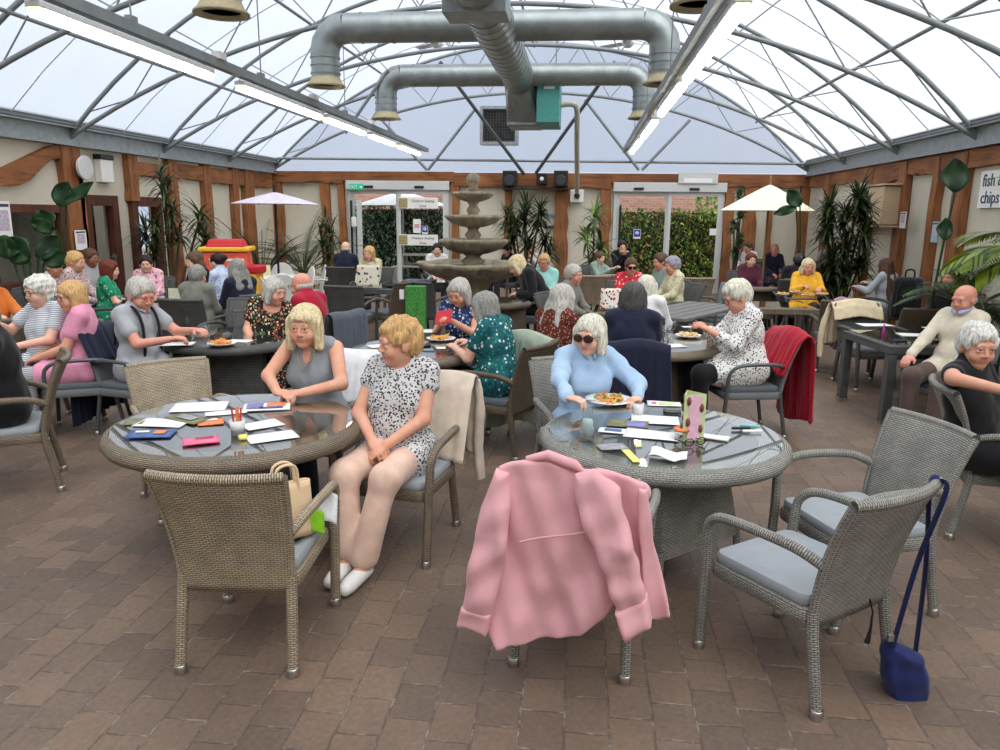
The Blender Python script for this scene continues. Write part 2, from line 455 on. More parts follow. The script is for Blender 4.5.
# ================================================================ SETTING
XL, XR, YB, XC, HW = -7.9, 5.3, 19.0, -1.3, 6.6
YF = -3.5
def archz(dx, rise, z0=2.87):
    R = (HW*HW+rise*rise)/(2*rise); return z0+sqrt(max(R*R-dx*dx, 0))-(R-rise)
# floor
mf, nt, b, o = newmat('paving')
v = mapped(nt, rot=(0, 0, pi/2))
nd = nt.nodes.new('ShaderNodeTexNoise'); nd.inputs['Scale'].default_value = 7; nt.links.new(v, nd.inputs['Vector'])
ad = nt.nodes.new('ShaderNodeVectorMath'); ad.operation = 'MULTIPLY_ADD'; nt.links.new(nd.outputs['Color'], ad.inputs[0]); ad.inputs[1].default_value = (.02, .02, 0); nt.links.new(v, ad.inputs[2])
br = nt.nodes.new('ShaderNodeTexBrick'); nt.links.new(ad.outputs[0], br.inputs['Vector'])
br.inputs['Scale'].default_value = 1; br.inputs['Brick Width'].default_value = .21; br.inputs['Row Height'].default_value = .165
br.inputs['Mortar Size'].default_value = .006; br.inputs['Mortar Smooth'].default_value = .6
br.inputs['Color1'].default_value = C(126, 108, 94); br.inputs['Color2'].default_value = C(106, 92, 82); br.inputs['Mortar'].default_value = C(98, 86, 78)
n1 = noise(nt, v, 1.3, 4, .6); n2 = noise(nt, v, 38, 4, .7); n3 = noise(nt, v, 210, 2, .6)
c = mul(nt, br.outputs['Color'], ramp(nt, n1, [(.3, (.82, .78, .76, 1)), (.7, (1.18, 1.12, 1.06, 1))]))
c = mul(nt, c, ramp(nt, n2, [(.25, (.72, .72, .74, 1)), (.75, (1.2, 1.17, 1.12, 1))]))
n4 = noise(nt, v, 9, 5, .75)
mk = nt.nodes.new('ShaderNodeMath'); mk.operation = 'MULTIPLY'; nt.links.new(br.outputs['Fac'], mk.inputs[0])
nt.links.new(ramp(nt, n4, [(.5, (0, 0, 0, 1)), (.6, (1, 1, 1, 1))]), mk.inputs[1])
mk2 = nt.nodes.new('ShaderNodeMath'); mk2.operation = 'MULTIPLY'; mk2.inputs[1].default_value = .45; nt.links.new(mk.outputs[0], mk2.inputs[0]); c = mixc(nt, mk2.outputs[0], c, C(180, 170, 156))
c = mixc(nt, ramp(nt, n3, [(.70, (0, 0, 0, 1)), (.76, (.7, .7, .7, 1))]), c, C(176, 166, 152))
nt.links.new(c, b.inputs['Base Color']); b.inputs['Roughness'].default_value = .55; b.inputs['Specular IOR Level'].default_value = .5
iv = nt.nodes.new('ShaderNodeMath'); iv.operation = 'SUBTRACT'; nt.links.new(n2, iv.inputs[0]); nt.links.new(br.outputs['Fac'], iv.inputs[1])
bump(nt, b, iv.outputs[0], .55, .006)
m = MB(); m.box(((XL+XR)/2, (YB+YF)/2, -.1), (XR-XL+.4, YB-YF+.3, .2)); struct(m.build('floor', mf))
# walls
mw, nt, b, o = newmat('cream_render')
v = mapped(nt); n1 = noise(nt, v, .9, 4, .6)
nt.links.new(ramp(nt, n1, [(.3, C(196, 190, 172)), (.7, C(214, 209, 194))]), b.inputs['Base Color']); b.inputs['Roughness'].default_value = .85
bump(nt, b, noise(nt, v, 40, 4), .2, .004)
YW = lambda px, py=200: onX(px, py, XL).y
YR = lambda px, py=200: onX(px, py, XR).y
XB = lambda px, py=200: onY(px, py, YB).x
WT = 2.82
m = MB()
yw0, yw1 = 4.2, YW(60, 240)             # glazed shop window, left wall
yd0, yd1 = YW(84, 230), YW(114, 230)    # timber door
yg0, yg1 = YW(132, 230), YW(158, 230)
zs, zt = .8, onX(30, 210, XL).z; zd = onX(100, 199, XL).z
def slab(y0, y1, z0, z1): m.box((XL-.08, (y0+y1)/2, (z0+z1)/2), (.16, y1-y0, z1-z0))
slab(YF, yw0, 0, WT); slab(yw0, yw1, 0, zs); slab(yw0, yw1, zt, WT); slab(yw1, yd0, 0, WT); slab(yd0, yd1, zd, WT)
slab(yd1, yg0, 0, WT); slab(yg0, yg1, zd, WT); slab(yg1, YB, 0, WT)
struct(m.build('wall_left', mw))
m = MB(); m.box((XR+.08, (YB+YF)/2, WT/2), (.16, YB-YF, WT)); struct(m.build('wall_right', mw))
m = MB(); m.box((XC, YF-.08, 2.2), (XR-XL, .16, 4.4)); struct(m.build('wall_front', mw))
d1a, d1b = XB(349), XB(449); d2a, d2b = XB(614), XB(724); dz = onY(400, 190, YB).z
m = MB()
for a, c_, z0, z1 in ((XL, d1a, 0, WT), (d1a, d1b, dz, WT), (d1b, d2a, 0, WT), (d2a, d2b, dz, WT), (d2b, XR, 0, WT)):
    m.box(((a+c_)/2, YB+.08, (z0+z1)/2), (c_-a, .16, z1-z0))
struct(m.build('wall_back', mw))
# translucent roof skin
mr, nt, b, o = newmat('roof_skin'); nt.nodes.remove(b)
t1 = nt.nodes.new('ShaderNodeBsdfTransparent'); t1.inputs[0].default_value = (.92, .94, .97, 1)
t2 = nt.nodes.new('ShaderNodeBsdfTranslucent')
v = mapped(nt); n1 = noise(nt, v, .5, 4, .6)
nt.links.new(ramp(nt, n1, [(.3, (.84, .86, .89, 1)), (.7, (.95, .96, .98, 1))]), t2.inputs[0])
mx = nt.nodes.new('ShaderNodeMixShader'); mx.inputs[0].default_value = .45
nt.links.new(t1.outputs[0], mx.inputs[1]); nt.links.new(t2.outputs[0], mx.inputs[2]); nt.links.new(mx.outputs[0], o.inputs[0])
m = MB(); N = 40
def sk(u, v_):
    dx = -6.42+12.84*u; return (XC+dx, YF+(YB+.1-YF)*v_, archz(dx, 2.93)+.09)
vs = [sk(i/N, j/12) for i in range(N+1) for j in range(13)]
m.add(vs, [(i*13+j, (i+1)*13+j, (i+1)*13+j+1, i*13+j+1) for i in range(N) for j in range(12)], None, 0, True)
roof = struct(m.build('ceiling', mr)); tag(roof, 'curved translucent white polythene roof over the whole hall')
m = MB()
pts = [(XC-6.42+12.84*i/N, archz(-6.42+12.84*i/N, 2.93)+.09) for i in range(N+1)]
m.add([(x, YB+.1, z) for x, z in pts]+[(XR, YB+.1, 2.88), (XL, YB+.1, 2.88)], [tuple(range(N+3))], None, 0)
struct(m.build('ceiling_gable', mr))
m = MB(); m.add([(x, YF, z) for x, z in pts]+[(XR, YF, 2.88), (XL, YF, 2.88)], [tuple(range(N+3))], None, 0)
struct(m.build('ceiling_gable', mr))
M_seam = plain('roof_seam', C(176, 182, 192), .7)
for yy in (7.25, 9.85, 12.4, 15.0, 17.6, 4.6):
    m = MB(); m.tube([sk(i/24, (yy-YF)/(YB+.1-YF)) for i in range(25)], .009, 4); q = m.build('trim_1', M_seam); q.location.z = -.02; struct(q)
# eave beams
for sx, X in ((1, XL), (-1, XR)):
    r = empty('eave_beam', (X, YB, 2.79), 0, ('left' if sx > 0 else 'right')+' long galvanised steel eave beam above the timber framed wall', 'beam')
    r['kind'] = 'structure'
    m = MB(); m.box((sx*.09, -(YB-YF)/2, .13), (.02, YB-YF, .26)); m.box((sx*.10, -(YB-YF)/2, .01), (.16, YB-YF, .02)); m.box((sx*.12, -(YB-YF)/2, .27), (.2, YB-YF, .02)); m.build('web_plate', M_gal, r)
    m = MB(); m.box((sx*.10, -(YB-YF)/2, .335), (.1, YB-YF, .11)); m.tube([(sx*.18, 0, .30), (sx*.18, YF-YB, .30)], .03, 8); m.build('rail', M_pipeR, r)
# trusses
TY = [18.93, 16.35, 13.73, 11.15, 8.57, 5.97, 3.4]
tn = ['farthest arched roof truss, against the far gable', 'arched roof truss second from the far gable', 'arched roof truss third from the far gable, behind the far cross duct', 'arched roof truss fourth from the far gable', 'arched roof truss just in front of the near cross duct', 'arched roof truss nearest, cut by the top corners of the view', 'arched roof truss overhead near the photographer']
for ti, ty in enumerate(TY):
    r = empty('roof_truss', (XC, ty, 2.87), 0, 'grey steel '+tn[ti], 'truss', 'arched steel roof trusses')
    r['kind'] = 'structure'
    for nm, rise, rad in (('upper_chord', 2.93, .034), ('lower_chord', 1.83, .034)):
        m = MB(); m.tube([(-6.55+13.1*i/32, 0, archz(-6.55+13.1*i/32, rise)-2.87) for i in range(33)], rad, 8); m.build(nm, M_pipe, r)
    K = 17; xs = [-6.2+12.4*i/K for i in range(K+1)]
    for i in range(K):
        a, c_ = (xs[i], xs[i+1]); up = i % 2 == 0
        m = MB(); m.tube([(a, 0, archz(a, 2.93 if up else 1.83)-2.87), (c_, 0, archz(c_, 1.83 if up else 2.93)-2.87)], .011, 5); m.build('web_brace', M_pipe, r)
for dx, rise, lb in ((-3.5, 2.93, 'upper left'), (3.4, 2.93, 'upper right'), (-5.25, 2.93, 'lower left'), (5.25, 2.93, 'lower right'), (0, 2.93, 'ridge')):
    m = MB(); z = archz(dx, rise)-.06
    m.tube([(XC+dx, YF, z), (XC+dx, YB, z)], .026, 8); q = struct(m.build('purlin', M_pipe)); tag(q, lb+' steel purlin running the length of the roof', 'purlin')
def strut(name, a, b_, r, mat, label, cat, grp=None):
    m = MB(); m.tube([a, b_], r, 8); q = m.build(name, mat); tag(q, label, cat, grp); q['kind'] = 'structure'; return q
strut('gable_rail', onY(262, 158, 18.85), onY(812, 164, 18.85), .03, M_pipe, 'horizontal steel tube across the far gable', 'rail')
for k, (a, b_) in enumerate([((381, 119), (427, 170)), ((476, 108), (428, 170)), ((585, 100), (639, 170)), ((690, 120), (642, 170))]):
    strut('gable_brace', onY(*a, 18.8), onY(*b_, 18.8), .035, M_pipe, ['steel gable strut left limb of left V', 'steel gable strut right limb of left V', 'steel gable strut left limb of right V', 'steel gable strut right limb of right V'][k], 'strut')
strut('gable_brace', onY(440, 62, 16.4), onY(524, 174, 18.6), .04, M_pipeR, 'dark steel strut leaning right down past the black fan grille', 'strut')
strut('gable_brace', onY(615, 62, 16.4), onY(536, 173, 18.6), .04, M_pipeR, 'dark steel strut leaning left down past the teal heater', 'strut')
strut('gable_brace', onY(388, 76, 13.73)+Vector((0, 0, .1)), onY(345, 133, 13.73), .03, M_pipe, 'short steel strut below the far cross duct left end', 'strut')
# ---- timbers
def post_back(px, w, z1=2.8, z0=0, name='timber_post', lab=''):
    m = MB(); x = XB(px); n = 10
    pts = []
    rr = random.Random(px)
    L = [(-w/2+rr.uniform(-.03, .03), z0+(z1-z0)*i/n) for i in range(n+1)]; R = [(w/2+rr.uniform(-.03, .03), z0+(z1-z0)*i/n) for i in range(n, -1, -1)]
    m.extrude(L+R, .12); q = m.build(name, M_tim, None, .01); q.location = (x, YB-.06, 0); q['kind'] = 'structure'; tag(q, lab or 'rough timber post on the far wall', 'post'); return q
for px, w, lb in ((279, .26, 'rough timber post on far wall at the left corner'), (327, .25, 'rough timber post on far wall left of the exit doors'), (343, .16, 'timber post directly beside the left sliding doors'), (456, .2, 'timber post behind the stone fountain'), (509, .2, 'timber post behind the bushy plant under the speaker'), (562, .33, 'thick wavy timber post between speakers and right doors'), (606, .26, 'timber post directly left of the right sliding doors'), (729, .22, 'timber post directly right of the right sliding doors'), (750, .3, 'timber post behind the climbing plant'), (771, .1, 'thin timber post behind the cream parasol'), (806, .32, 'timber post in the far right corner')):
    post_back(px, w, lab=lb)
def beam_back(pa, pb, z0, z1, lb):
    m = MB(); a, b_ = XB(pa), XB(pb); n = 14; rr = random.Random(pa)
    pts = [(a+(b_-a)*i/n, z0+rr.uniform(-.03, .03)) for i in range(n+1)]+[(b_, z1), (a, z1)]
    m.extrude(pts, .14); q = m.build('timber_beam', M_timx, None, .01); q.location = (0, YB-.075, 0); q['kind'] = 'structure'; tag(q, lb, 'beam')
beam_back(272, 345, 2.58, 2.86, 'timber head beam on the far wall, left bay')
beam_back(345, 455, 2.62, 2.86, 'timber head beam above the left sliding doors')
beam_back(455, 610, 2.5, 2.84, 'timber head beam behind the loudspeakers')
beam_back(610, 726, 2.62, 2.84, 'timber head beam above the right sliding doors')
beam_back(726, 812, 2.55, 2.84, 'timber head beam behind the cream parasol')
def post_side(X, yc, w, z0, z1, lab, dark=False, lean=0):
    m = MB(); n = 8; rr = random.Random(int(yc*100)); 
    L = [(-w/2+rr.uniform(-.02, .02)+lean*i/n, z0+(z1-z0)*i/n) for i in range(n+1)]; R = [(w/2+rr.uniform(-.02, .02)+lean*i/n, z0+(z1-z0)*i/n) for i in range(n, -1, -1)]
    m.extrude(L+R, .12, Matrix.Rotation(pi/2, 4, 'Z')); q = m.build('timber_post', M_dark if dark else M_tim, None, .008)
    q.location = (X+(.06 if X < 0 else -.06), yc, 0); q['kind'] = 'structure'; tag(q, lab, 'post')
def beam_side(X, y0, y1, z0, z1, lab, zb=None):
    m = MB(); n = 10; rr = random.Random(int(y0*10)); zb = z0 if zb is None else zb
    pts = [(y0+(y1-y0)*i/n, z0+(zb-z0)*i/n+rr.uniform(-.02, .02)) for i in range(n+1)]+[(y1, z1), (y0, z1)]
    m.extrude(pts, .1, Matrix.Rotation(pi/2, 4, 'Z')); q = m.build('timber_beam', M_timh, None, .008)
    q.location = (X+(.05 if X < 0 else -.05), 0, 0); q['kind'] = 'structure'; tag(q, lab, 'beam')
for px, w, lb in ((69, .42, 'thick timber post beside the clock on the left wall'), (130, .28, 'short stub post above the left inner doors'), (170, .3, 'timber post behind the tall palm on the left wall'), (204, .32, 'timber post on left wall right of the tall palm'), (232, .26, 'slim timber post on left wall beside the display bin'), (246, .5, 'timber post on left wall above the display bin')):
    y = YW(px)
    post_side(XL, y, w, 0 if px != 130 else 2.0, 2.79, lb)
beam_side(XL, YW(128), YW(170), 2.45, 2.68, 'timber head beam over the left inner doors')
beam_side(XL, YW(170), YW(205), 2.45, 2.74, 'timber head beam between palm posts, left wall')
beam_side(XL, YW(205), YW(236), 2.42, 2.74, 'timber head beam above the display bin')
beam_side(XL, YW(236), YB-.3, 2.42, 2.76, 'timber head beam ending at the far left corner')
# big diagonal brace far left
a, b_ = onX(-25, 190, XL), onX(64, 146, XL)
m = MB(); w = .26; n = 8; L = [(a.y+(b_.y-a.y)*i/n, a.z+(b_.z-a.z)*i/n-w/2+.07*sin(i*1.3)) for i in range(n+1)]; R = [(a.y+(b_.y-a.y)*i/n, min(2.79, a.z+(b_.z-a.z)*i/n+w/2)) for i in range(n, -1, -1)]
m.extrude(L+R, .1, Matrix.Rotation(pi/2, 4, 'Z')); q = m.build('timber_brace', M_timh, None, .008); q.location = (XL+.05, 0, 0); q['kind'] = 'structure'; tag(q, 'crooked diagonal timber brace high on the left wall', 'beam')
for px, w, lb in ((831, .3, 'timber post on the right wall nearest the far corner'), (873, .32, 'timber post on right wall left of the wooden cabinet'), (907, .3, 'timber post on right wall carrying a white notice'), (940, .2, 'timber post on right wall behind the big paddle leaf'), (965, .3, 'timber post on right wall left of the blue lettered sign')):
    post_side(XR, YR(px), w, 0, 2.76, lb)
ys = [YB-.3, YR(831), YR(873), YR(907), YR(940), YR(965), 4.0]
for i in range(6): beam_side(XR, ys[i+1], ys[i], 2.5, 2.78, 'timber head beam on the right wall, '+['corner bay', 'bay above the dark bushy plant', 'bay above the wooden cabinet', 'bay left of the paddle leaf', 'bay behind the paddle leaf', 'bay above the blue lettered sign'][i], 2.55 if i != 2 else 2.4)
# glazed window + doors, left wall
def frame_side(name, y0, y1, z0, z1, t, mat, parent=None):
    m = MB(); X = XL+.02
    m.box((X, y0+t/2, (z0+z1)/2), (.14, t, z1-z0)); m.box((X, y1-t/2, (z0+z1)/2), (.14, t, z1-z0)); m.box((X, (y0+y1)/2, z1-t/2), (.14, y1-y0-2*t, t)); m.box((X, (y0+y1)/2, z0+t/2), (.14, y1-y0-2*t, t))
    return m.build(name, mat, parent, .006)
w = struct(frame_side('window_1', yw0-.08, yw1+.1, zs-.08, zt+.08, .12, M_dark)); m = MB(); m.box((XL, (yw0+yw1)/2, (zs+zt)/2), (.012, yw1-yw0-.04, zt-zs-.04)); m.build('window_pane', M_wglass, w)
m = MB(); m.box((XL-1.0, (yw0+yw1)/2, 1.3), (.05, yw1-yw0+2, 2.6)); m.box((XL-.6, (yw0+yw1)/2, 2.5), (1.0, yw1-yw0+2, .05)); m.box((XL-.6, (yw0+yw1)/2, .5), (1.0, yw1-yw0+2, .05)); struct(m.build('wall_shop', plain('shop_wall', C(120, 112, 100), .8, 0, .2, 3)))
dm = plain('inner_room_wall', C(168, 160, 146), .8, 0, .1, 3)
for nme, y0, y1, lb in (('door_1', yd0, yd1, 'timber framed glazed door on the left wall'), ('window_2', yg0, yg1, 'timber framed glazed screen beside the left door')):
    d = struct(frame_side(nme, y0-.06, y1+.06, 0, zd+.06, .17, M_dark)); tag(d, lb)
    m = MB(); m.box((XL, (y0+y1)/2, zd/2), (.012, y1-y0-.2, zd-.2)); m.build('glass_pane', M_wglass, d)
    m = MB(); m.box((XL-.9, (y0+y1)/2, 1.3), (.05, y1-y0+1.6, 2.6)); struct(m.build('wall_inner', dm))
m = MB(); m.box((XL+.09, yd1-.2, 1.05), (.05, .03, .16)); m.box((XL+.12, yd1-.26, 1.09), (.02, .14, .02)); q = m.build('door_handle', M_metal, bpy.data.objects['door_1'])
m = MB(); m.box((XL+.06, YW(76, 200), 1.3), (.12, .12, 2.4)); q = m.build('timber_post', timbermat('timber_light', C(150, 92, 48), C(186, 122, 70)), None, .006); q['kind'] = 'structure'; tag(q, 'slim pale timber post left of the glazed door', 'post')
# sliding doors, back wall
def sliding(nm, a, b_, za, leaf_l, label):
    d = empty(nm, ((a+b_)/2, YB, 0)); d['kind'] = 'structure'; d['label'] = label; w = b_-a
    m = MB(); hd = onY(400, 181, YB).z
    m.box((0, -.06, (za+hd)/2), (w+.06, .2, hd-za)); m.build('door_header', M_alu, d, .01)
    for s in (-1, 1):
        m = MB(); m.box((s*(w/2-.03), 0, za/2), (.07, .12, za)); m.build('door_jamb', M_alu, d, .006)
    for s in (-.28, .22):
        m = MB(); m.box((s*w, -.175, za+.07), (.24, .05, .06)); m.build('sensor', M_black, d, .015)
    for x0, x1, yo in ((-w/2+.06, 0.02, .0), (-.02, w/2-.06, -.05)):
        f = MB(); t = .085
        f.box((x0+t/2, yo, za/2), (t, .05, za)); f.box((x1-t/2, yo, za/2), (t, .05, za)); f.box(((x0+x1)/2, yo, za-.05), (x1-x0-2*t, .05, .1)); f.box(((x0+x1)/2, yo, .08), (x1-x0-2*t, .05, .14))
        lf = f.build('door_leaf', M_alu, d, .004)
        g = MB(); g.box(((x0+x1)/2, yo, za/2), (x1-x0-2*t, .012, za-.3)); g.build('glass_pane', M_wglass, lf)
    return d
D1 = sliding('door_2', d1a, d1b, dz, 0, 'white framed sliding glass doors with green exit sign')
D2 = sliding('door_3', d2a, d2b, dz, 0, 'white framed sliding glass doors in front of brick wall and greenery')
m = MB(); p = onY(361, 225, YB); m.box((p.x, YB-.12, 1.1), (.13, .06, 2.1)); q = m.build('trim_2', M_alu, None, .01); struct(q)
m = MB(); p = onY(352, 225, YB); m.box((p.x+.02, YB-.09, 1.1), (.05, .03, 2.1)); q = m.build('trim_3', M_black, None); struct(q)
m = MB(); p = onY(622, 225, YB); m.box((p.x-.06, YB-.09, 1.1), (.05, .03, 2.0)); q = m.build('trim_4', M_black, None); struct(q)
# ================================================================ OUTSIDE
m = MB(); m.box((XC, YB+8.3, -.12), (40, 16, .2)); struct(m.build('ground', plain('outside_paving', C(150, 140, 128), .9, 0, .2, 2)))
mb, nt, b, o = newmat('red_brick'); v = mapped(nt, rot=(pi/2, 0, 0)); br = nt.nodes.new('ShaderNodeTexBrick'); nt.links.new(v, br.inputs['Vector']); br.inputs['Scale'].default_value = 1
br.inputs['Brick Width'].default_value = .23; br.inputs['Row Height'].default_value = .075; br.inputs['Mortar Size'].default_value = .008
br.inputs['Color1'].default_value = C(196, 146, 128); br.inputs['Color2'].default_value = C(176, 120, 104); br.inputs['Mortar'].default_value = C(186, 172, 160); nt.links.new(br.outputs['Color'], b.inputs['Base Color'])
m = MB(); m.box((XC, YB+5.2, 1.5), (26, .25, 3.0)); q = struct(m.build('wall_garden', mb)); tag(q, 'red brick garden wall seen through the right sliding doors')
def leafcloud(name, c, d, n, size, mats, label, cat, seed=1, kind=None, rootname=None):
    r = random.Random(seed); m = MB(); hx, hy, hz = d[0]/2, d[1]/2, d[2]/2
    for _ in range(n):
        th, ph = r.uniform(0, 2*pi), r.uniform(-1, 1)
        p = Vector((r.uniform(-hx, hx), r.uniform(-hy, hy), r.uniform(-hz, hz)))
        if r.random() < .6: p.y = -hy*r.uniform(.6, 1.1)
        s = size*r.uniform(.6, 1.3); R = Euler((r.uniform(-1, 1)+pi/2*.7, r.uniform(-.8, .8), r.uniform(-pi, pi))).to_matrix()
        q = [R @ Vector(x) for x in ((0, -s, 0), (s*.55, -s*.1, s*.1), (0, s, 0), (-s*.55, -s*.1, s*.1))]
        m.add([Vector(c)+p+x for x in q], [(0, 1, 2), (0, 2, 3)], None, r.randrange(len(mats)), True)
    return m.build(name, mats)
L_dk = leafmat('leaf_dark', C(44, 74, 50), C(78, 114, 76)); L_var = leafmat('leaf_white_edged', C(140, 168, 130), C(214, 226, 206)); L_mid = leafmat('leaf_mid', C(84, 120, 52), C(134, 168, 74)); L_yel = leafmat('leaf_yellow', C(168, 186, 78), C(214, 220, 116)); L_red = leafmat('leaf_rust', C(140, 96, 60), C(170, 120, 80))
def hedge(px0, px1, pyt, Y, mats, n, size, label, seed, core):
    a, b_ = onY(px0, 230, Y).x, onY(px1, 230, Y).x; zt = onY(400, pyt, Y).z
    r = empty('hedge', ((a+b_)/2, Y, 0), 0, label, 'hedge')
    m = MB(); m.box((0, .25, zt/2-.05), (b_-a-.1, .4, zt-.1)); m.build('branches', core, r)
    f = leafcloud('foliage', (0, 0, zt/2), (b_-a, .5, zt), n, size, mats, '', '', seed); f.parent = r; f['kind'] = 'stuff'
hedge(330, 458, 206, 21.6, [L_dk, L_var], 4600, .055, 'dark ivy hedge flecked with white outside the left doors', 3, plain('hedge_core', C(36, 54, 38), .9))
hedge(612, 740, 206, 21.6, [L_mid, L_yel, L_mid, L_dk, L_red], 3600, .06, 'yellow green climbing shrubs outside the right doors', 5, plain('hedge_core2', C(48, 56, 30), .9))
hd = leafcloud('shrub_top', (onY(712, 200, 21.5).x, 21.4, onY(712, 204, 21.5).z), (.9, .5, .9), 500, .06, [L_mid, L_yel], '', '', 8); tag(hd, 'leafy shrub top rising against the brick wall outside', 'shrub')
# outdoor parasol (white) and benches
def parasol(name, base, rz_, zr, za, rad, n, mat, polemat, label, vent=0, pole=.022, basew=.25, twist=0):
    r = empty(name, base, rz_, label, 'parasol'); m = MB()
    vs = [(0, 0, za)]; K = 8
    for j in range(1, K+1):
        t = j/K
        for i in range(n*2):
            a = pi*i/n+twist; rr = rad*t*(1 if i % 2 == 0 else cos(pi/n)*(1-.03*t))
            vs.append((rr*cos(a), rr*sin(a), za+(zr-za)*t**1.08-(.02*sin(pi*t) if i % 2 else 0)))
    fs = [(0, 1+i, 1+(i+1) % (2*n)) for i in range(2*n)]
    for j in range(K-1):
        for i in range(2*n): fs.append((1+j*2*n+i, 1+(j+1)*2*n+i, 1+(j+1)*2*n+(i+1) % (2*n), 1+j*2*n+(i+1) % (2*n)))
    m.add(vs, fs, None, 0, False)
    cp = m.build('canopy', mat, r); sm_ = cp.modifiers.new('s', 'SOLIDIFY'); sm_.thickness = .008
    if vent:
        m = MB(); m.lathe([(rad*.28, za-.02), (rad*.12, za+.05), (.02, za+.1)], n*2); m.build('vent_cap', mat, r)
    for i in range(n):
        a = 2*pi*i/n+twist; m = MB(); m.tube([(rad*.97*cos(a), rad*.97*sin(a), zr-.01), (0, 0, za-.08)], .008, 5); m.build('rib', polemat, r)
    m = MB(); m.tube([(0, 0, .05), (0, 0, za+.08)], pole, 10); m.lathe([(0, za+.06), (.03, za+.1), (.02, za+.15), (0, za+.18)], 10); m.build('pole', polemat, r)
    m = MB(); m.lathe([(basew, 0), (basew, .05), (basew*.4, .09), (.04, .12), (.04, .3), (0, .3)], 20); m.build('base', M_frame, r)
    return r
p = G(275, 262); p = HZ(275, 200, 14.0); zr = onY(275, 207, p.y).z
parasol('parasol', (p.x, p.y, 0), .3, 1.99, 2.2, .78, 6, fabric('parasol_lilac', C(205, 200, 216), .8), M_black, 'small pale lilac parasol beside the white garden chairs')
p = HZ(769, 200, 15.6)
parasol('parasol', (p.x, p.y, 0), .25, 1.98, 2.5, 1.02, 6, fabric('parasol_cream', C(238, 234, 214), .8), plain('parasol_wood', C(150, 110, 70), .6), 'cream parasol with wooden pole in the far right corner', 0)
p = onY(400, 196, 21.0)
parasol('parasol', (p.x+.1, 20.9, 0), .2, 2.05, 2.45, 1.35, 8, fabric('parasol_white', C(238, 238, 238), .8), M_alu, 'white parasol standing outside the left sliding doors')
# ================================================================ DUCTS, LAMPS, FITTINGS
def duct(path, r, name, parent, ribs=.5, mat=None, n=20):
    m = MB(); m.tube(path, r, n, 0, True); P = [Vector(p) for p in path]
    for i in range(len(P)-1):
        L = (P[i+1]-P[i]).length; k = int(L/ribs)
        for j in range(k+1):
            c = P[i].lerp(P[i+1], (j+.5)/(k+1)); d = (P[i+1]-P[i]).normalized()*.012
            m.tube([c-d, c+d], r+.008, n, 0, True)
    return m.build(name, mat or M_duct, parent)
DX, DZ = -1.22, 4.2
def crossduct(Y, x0, x1, z, r, label):
    R_ = empty('air_duct', ((x0+x1)/2, Y, z), 0, label, 'duct'); w = (x1-x0)/2; R_['kind'] = 'structure'
    duct([(-w+.42, 0, 0), (w-.42, 0, 0)], r, 'duct_run', R_, .45)
    for s in (-1, 1):
        pth = [(s*(w-.42), 0, 0)]+[(s*(w-.42+.30*sin(a)), 0, -.30*(1-cos(a))) for a in (.4, .8, 1.2, 1.57)]
        m = MB(); m.tube(pth+[(s*(w-.12), 0, -.34)], r*1.02, 20); m.build('duct_elbow', M_duct, R_)
        m = MB(); m.tube([(s*(w-.12), 0, -.32), (s*(w-.12), 0, -.66)], r*1.0, 20, 0, False)
        for zz in (-.36, -.46, -.56): m.tube([(s*(w-.12), 0, zz), (s*(w-.12), 0, zz-.02)], r+.012, 20)
        q = m.build('duct_drop', M_duct, R_)
        m = MB(); m.lathe([(r, -.62), (r*1.15, -.68), (r*1.38, -.72), (r*1.38, -.74), (r*1.1, -.74), (r*.98, -.66)], 24, (s*(w-.12), 0, 0)); m.build('outlet_collar', plain('collar_cream', C(172, 160, 128), .6), R_)
        m = MB(); m.lathe([(0.001, -.70), (r*1.02, -.70)], 24, (s*(w-.12), 0, 0)); m.build('outlet_mesh', M_black, R_)
    return R_
a, b_ = onY(314, 28, 10.5), onY(676, 28, 10.5)
crossduct(10.5, a.x+.02, b_.x, a.z-.01, .19, 'near galvanised cross duct with a downturned outlet at each end')
a, b_ = onY(379, 76, 13.9), onY(652, 76, 13.9)
crossduct(13.9, a.x, b_.x, a.z, .19, 'far galvanised cross duct with a downturned outlet at each end')
a, b_ = onY(221, 2, 7.75), onY(700, -4, 7.75)
crossduct(7.75, a.x-.12, b_.x+.12, a.z+.62, .2, 'nearest cross duct, only its two outlets dipping into the top of the view')
R_ = empty('air_duct', (DX, 10, DZ), 0, 'main round galvanised duct running along the roof centre', 'duct'); R_['kind'] = 'structure'
duct([(0, -4.5, 0), (0, 4.06, 0)], .27, 'duct_run', R_, .3)
pl = onY(508, 92, 14.35); pr = onY(541, 127, 14.35)
m = MB(); x0, x1, z0, z1 = pl.x-DX, pr.x-DX, pr.z-DZ, pl.z-DZ
cx, cz = (x0+x1)/2, (z0+z1)/2
n = 16; A = [(.27*cos(2*pi*k/n), 4.0, .27*sin(2*pi*k/n)) for k in range(n)]
def sq(k):
    c_, s_ = cos(2*pi*k/n), sin(2*pi*k/n); t = 1/max(abs(c_), abs(s_)); return (cx+c_*t*(x1-x0)/2, 4.35, cz+s_*t*(z1-z0)/2)
B = [sq(k) for k in range(n)]
m.add(A+B, [(k, (k+1) % n, n+(k+1) % n, n+k) for k in range(n)]+[tuple(range(2*n-1, n-1, -1))]); m.build('duct_transition', M_duct, R_)
m = MB(); a = onY(452, 8, 8.7); m.box((0, -1.35, .08), (.68, .5, .72)); m.build('junction_box', M_gal, R_, .01)
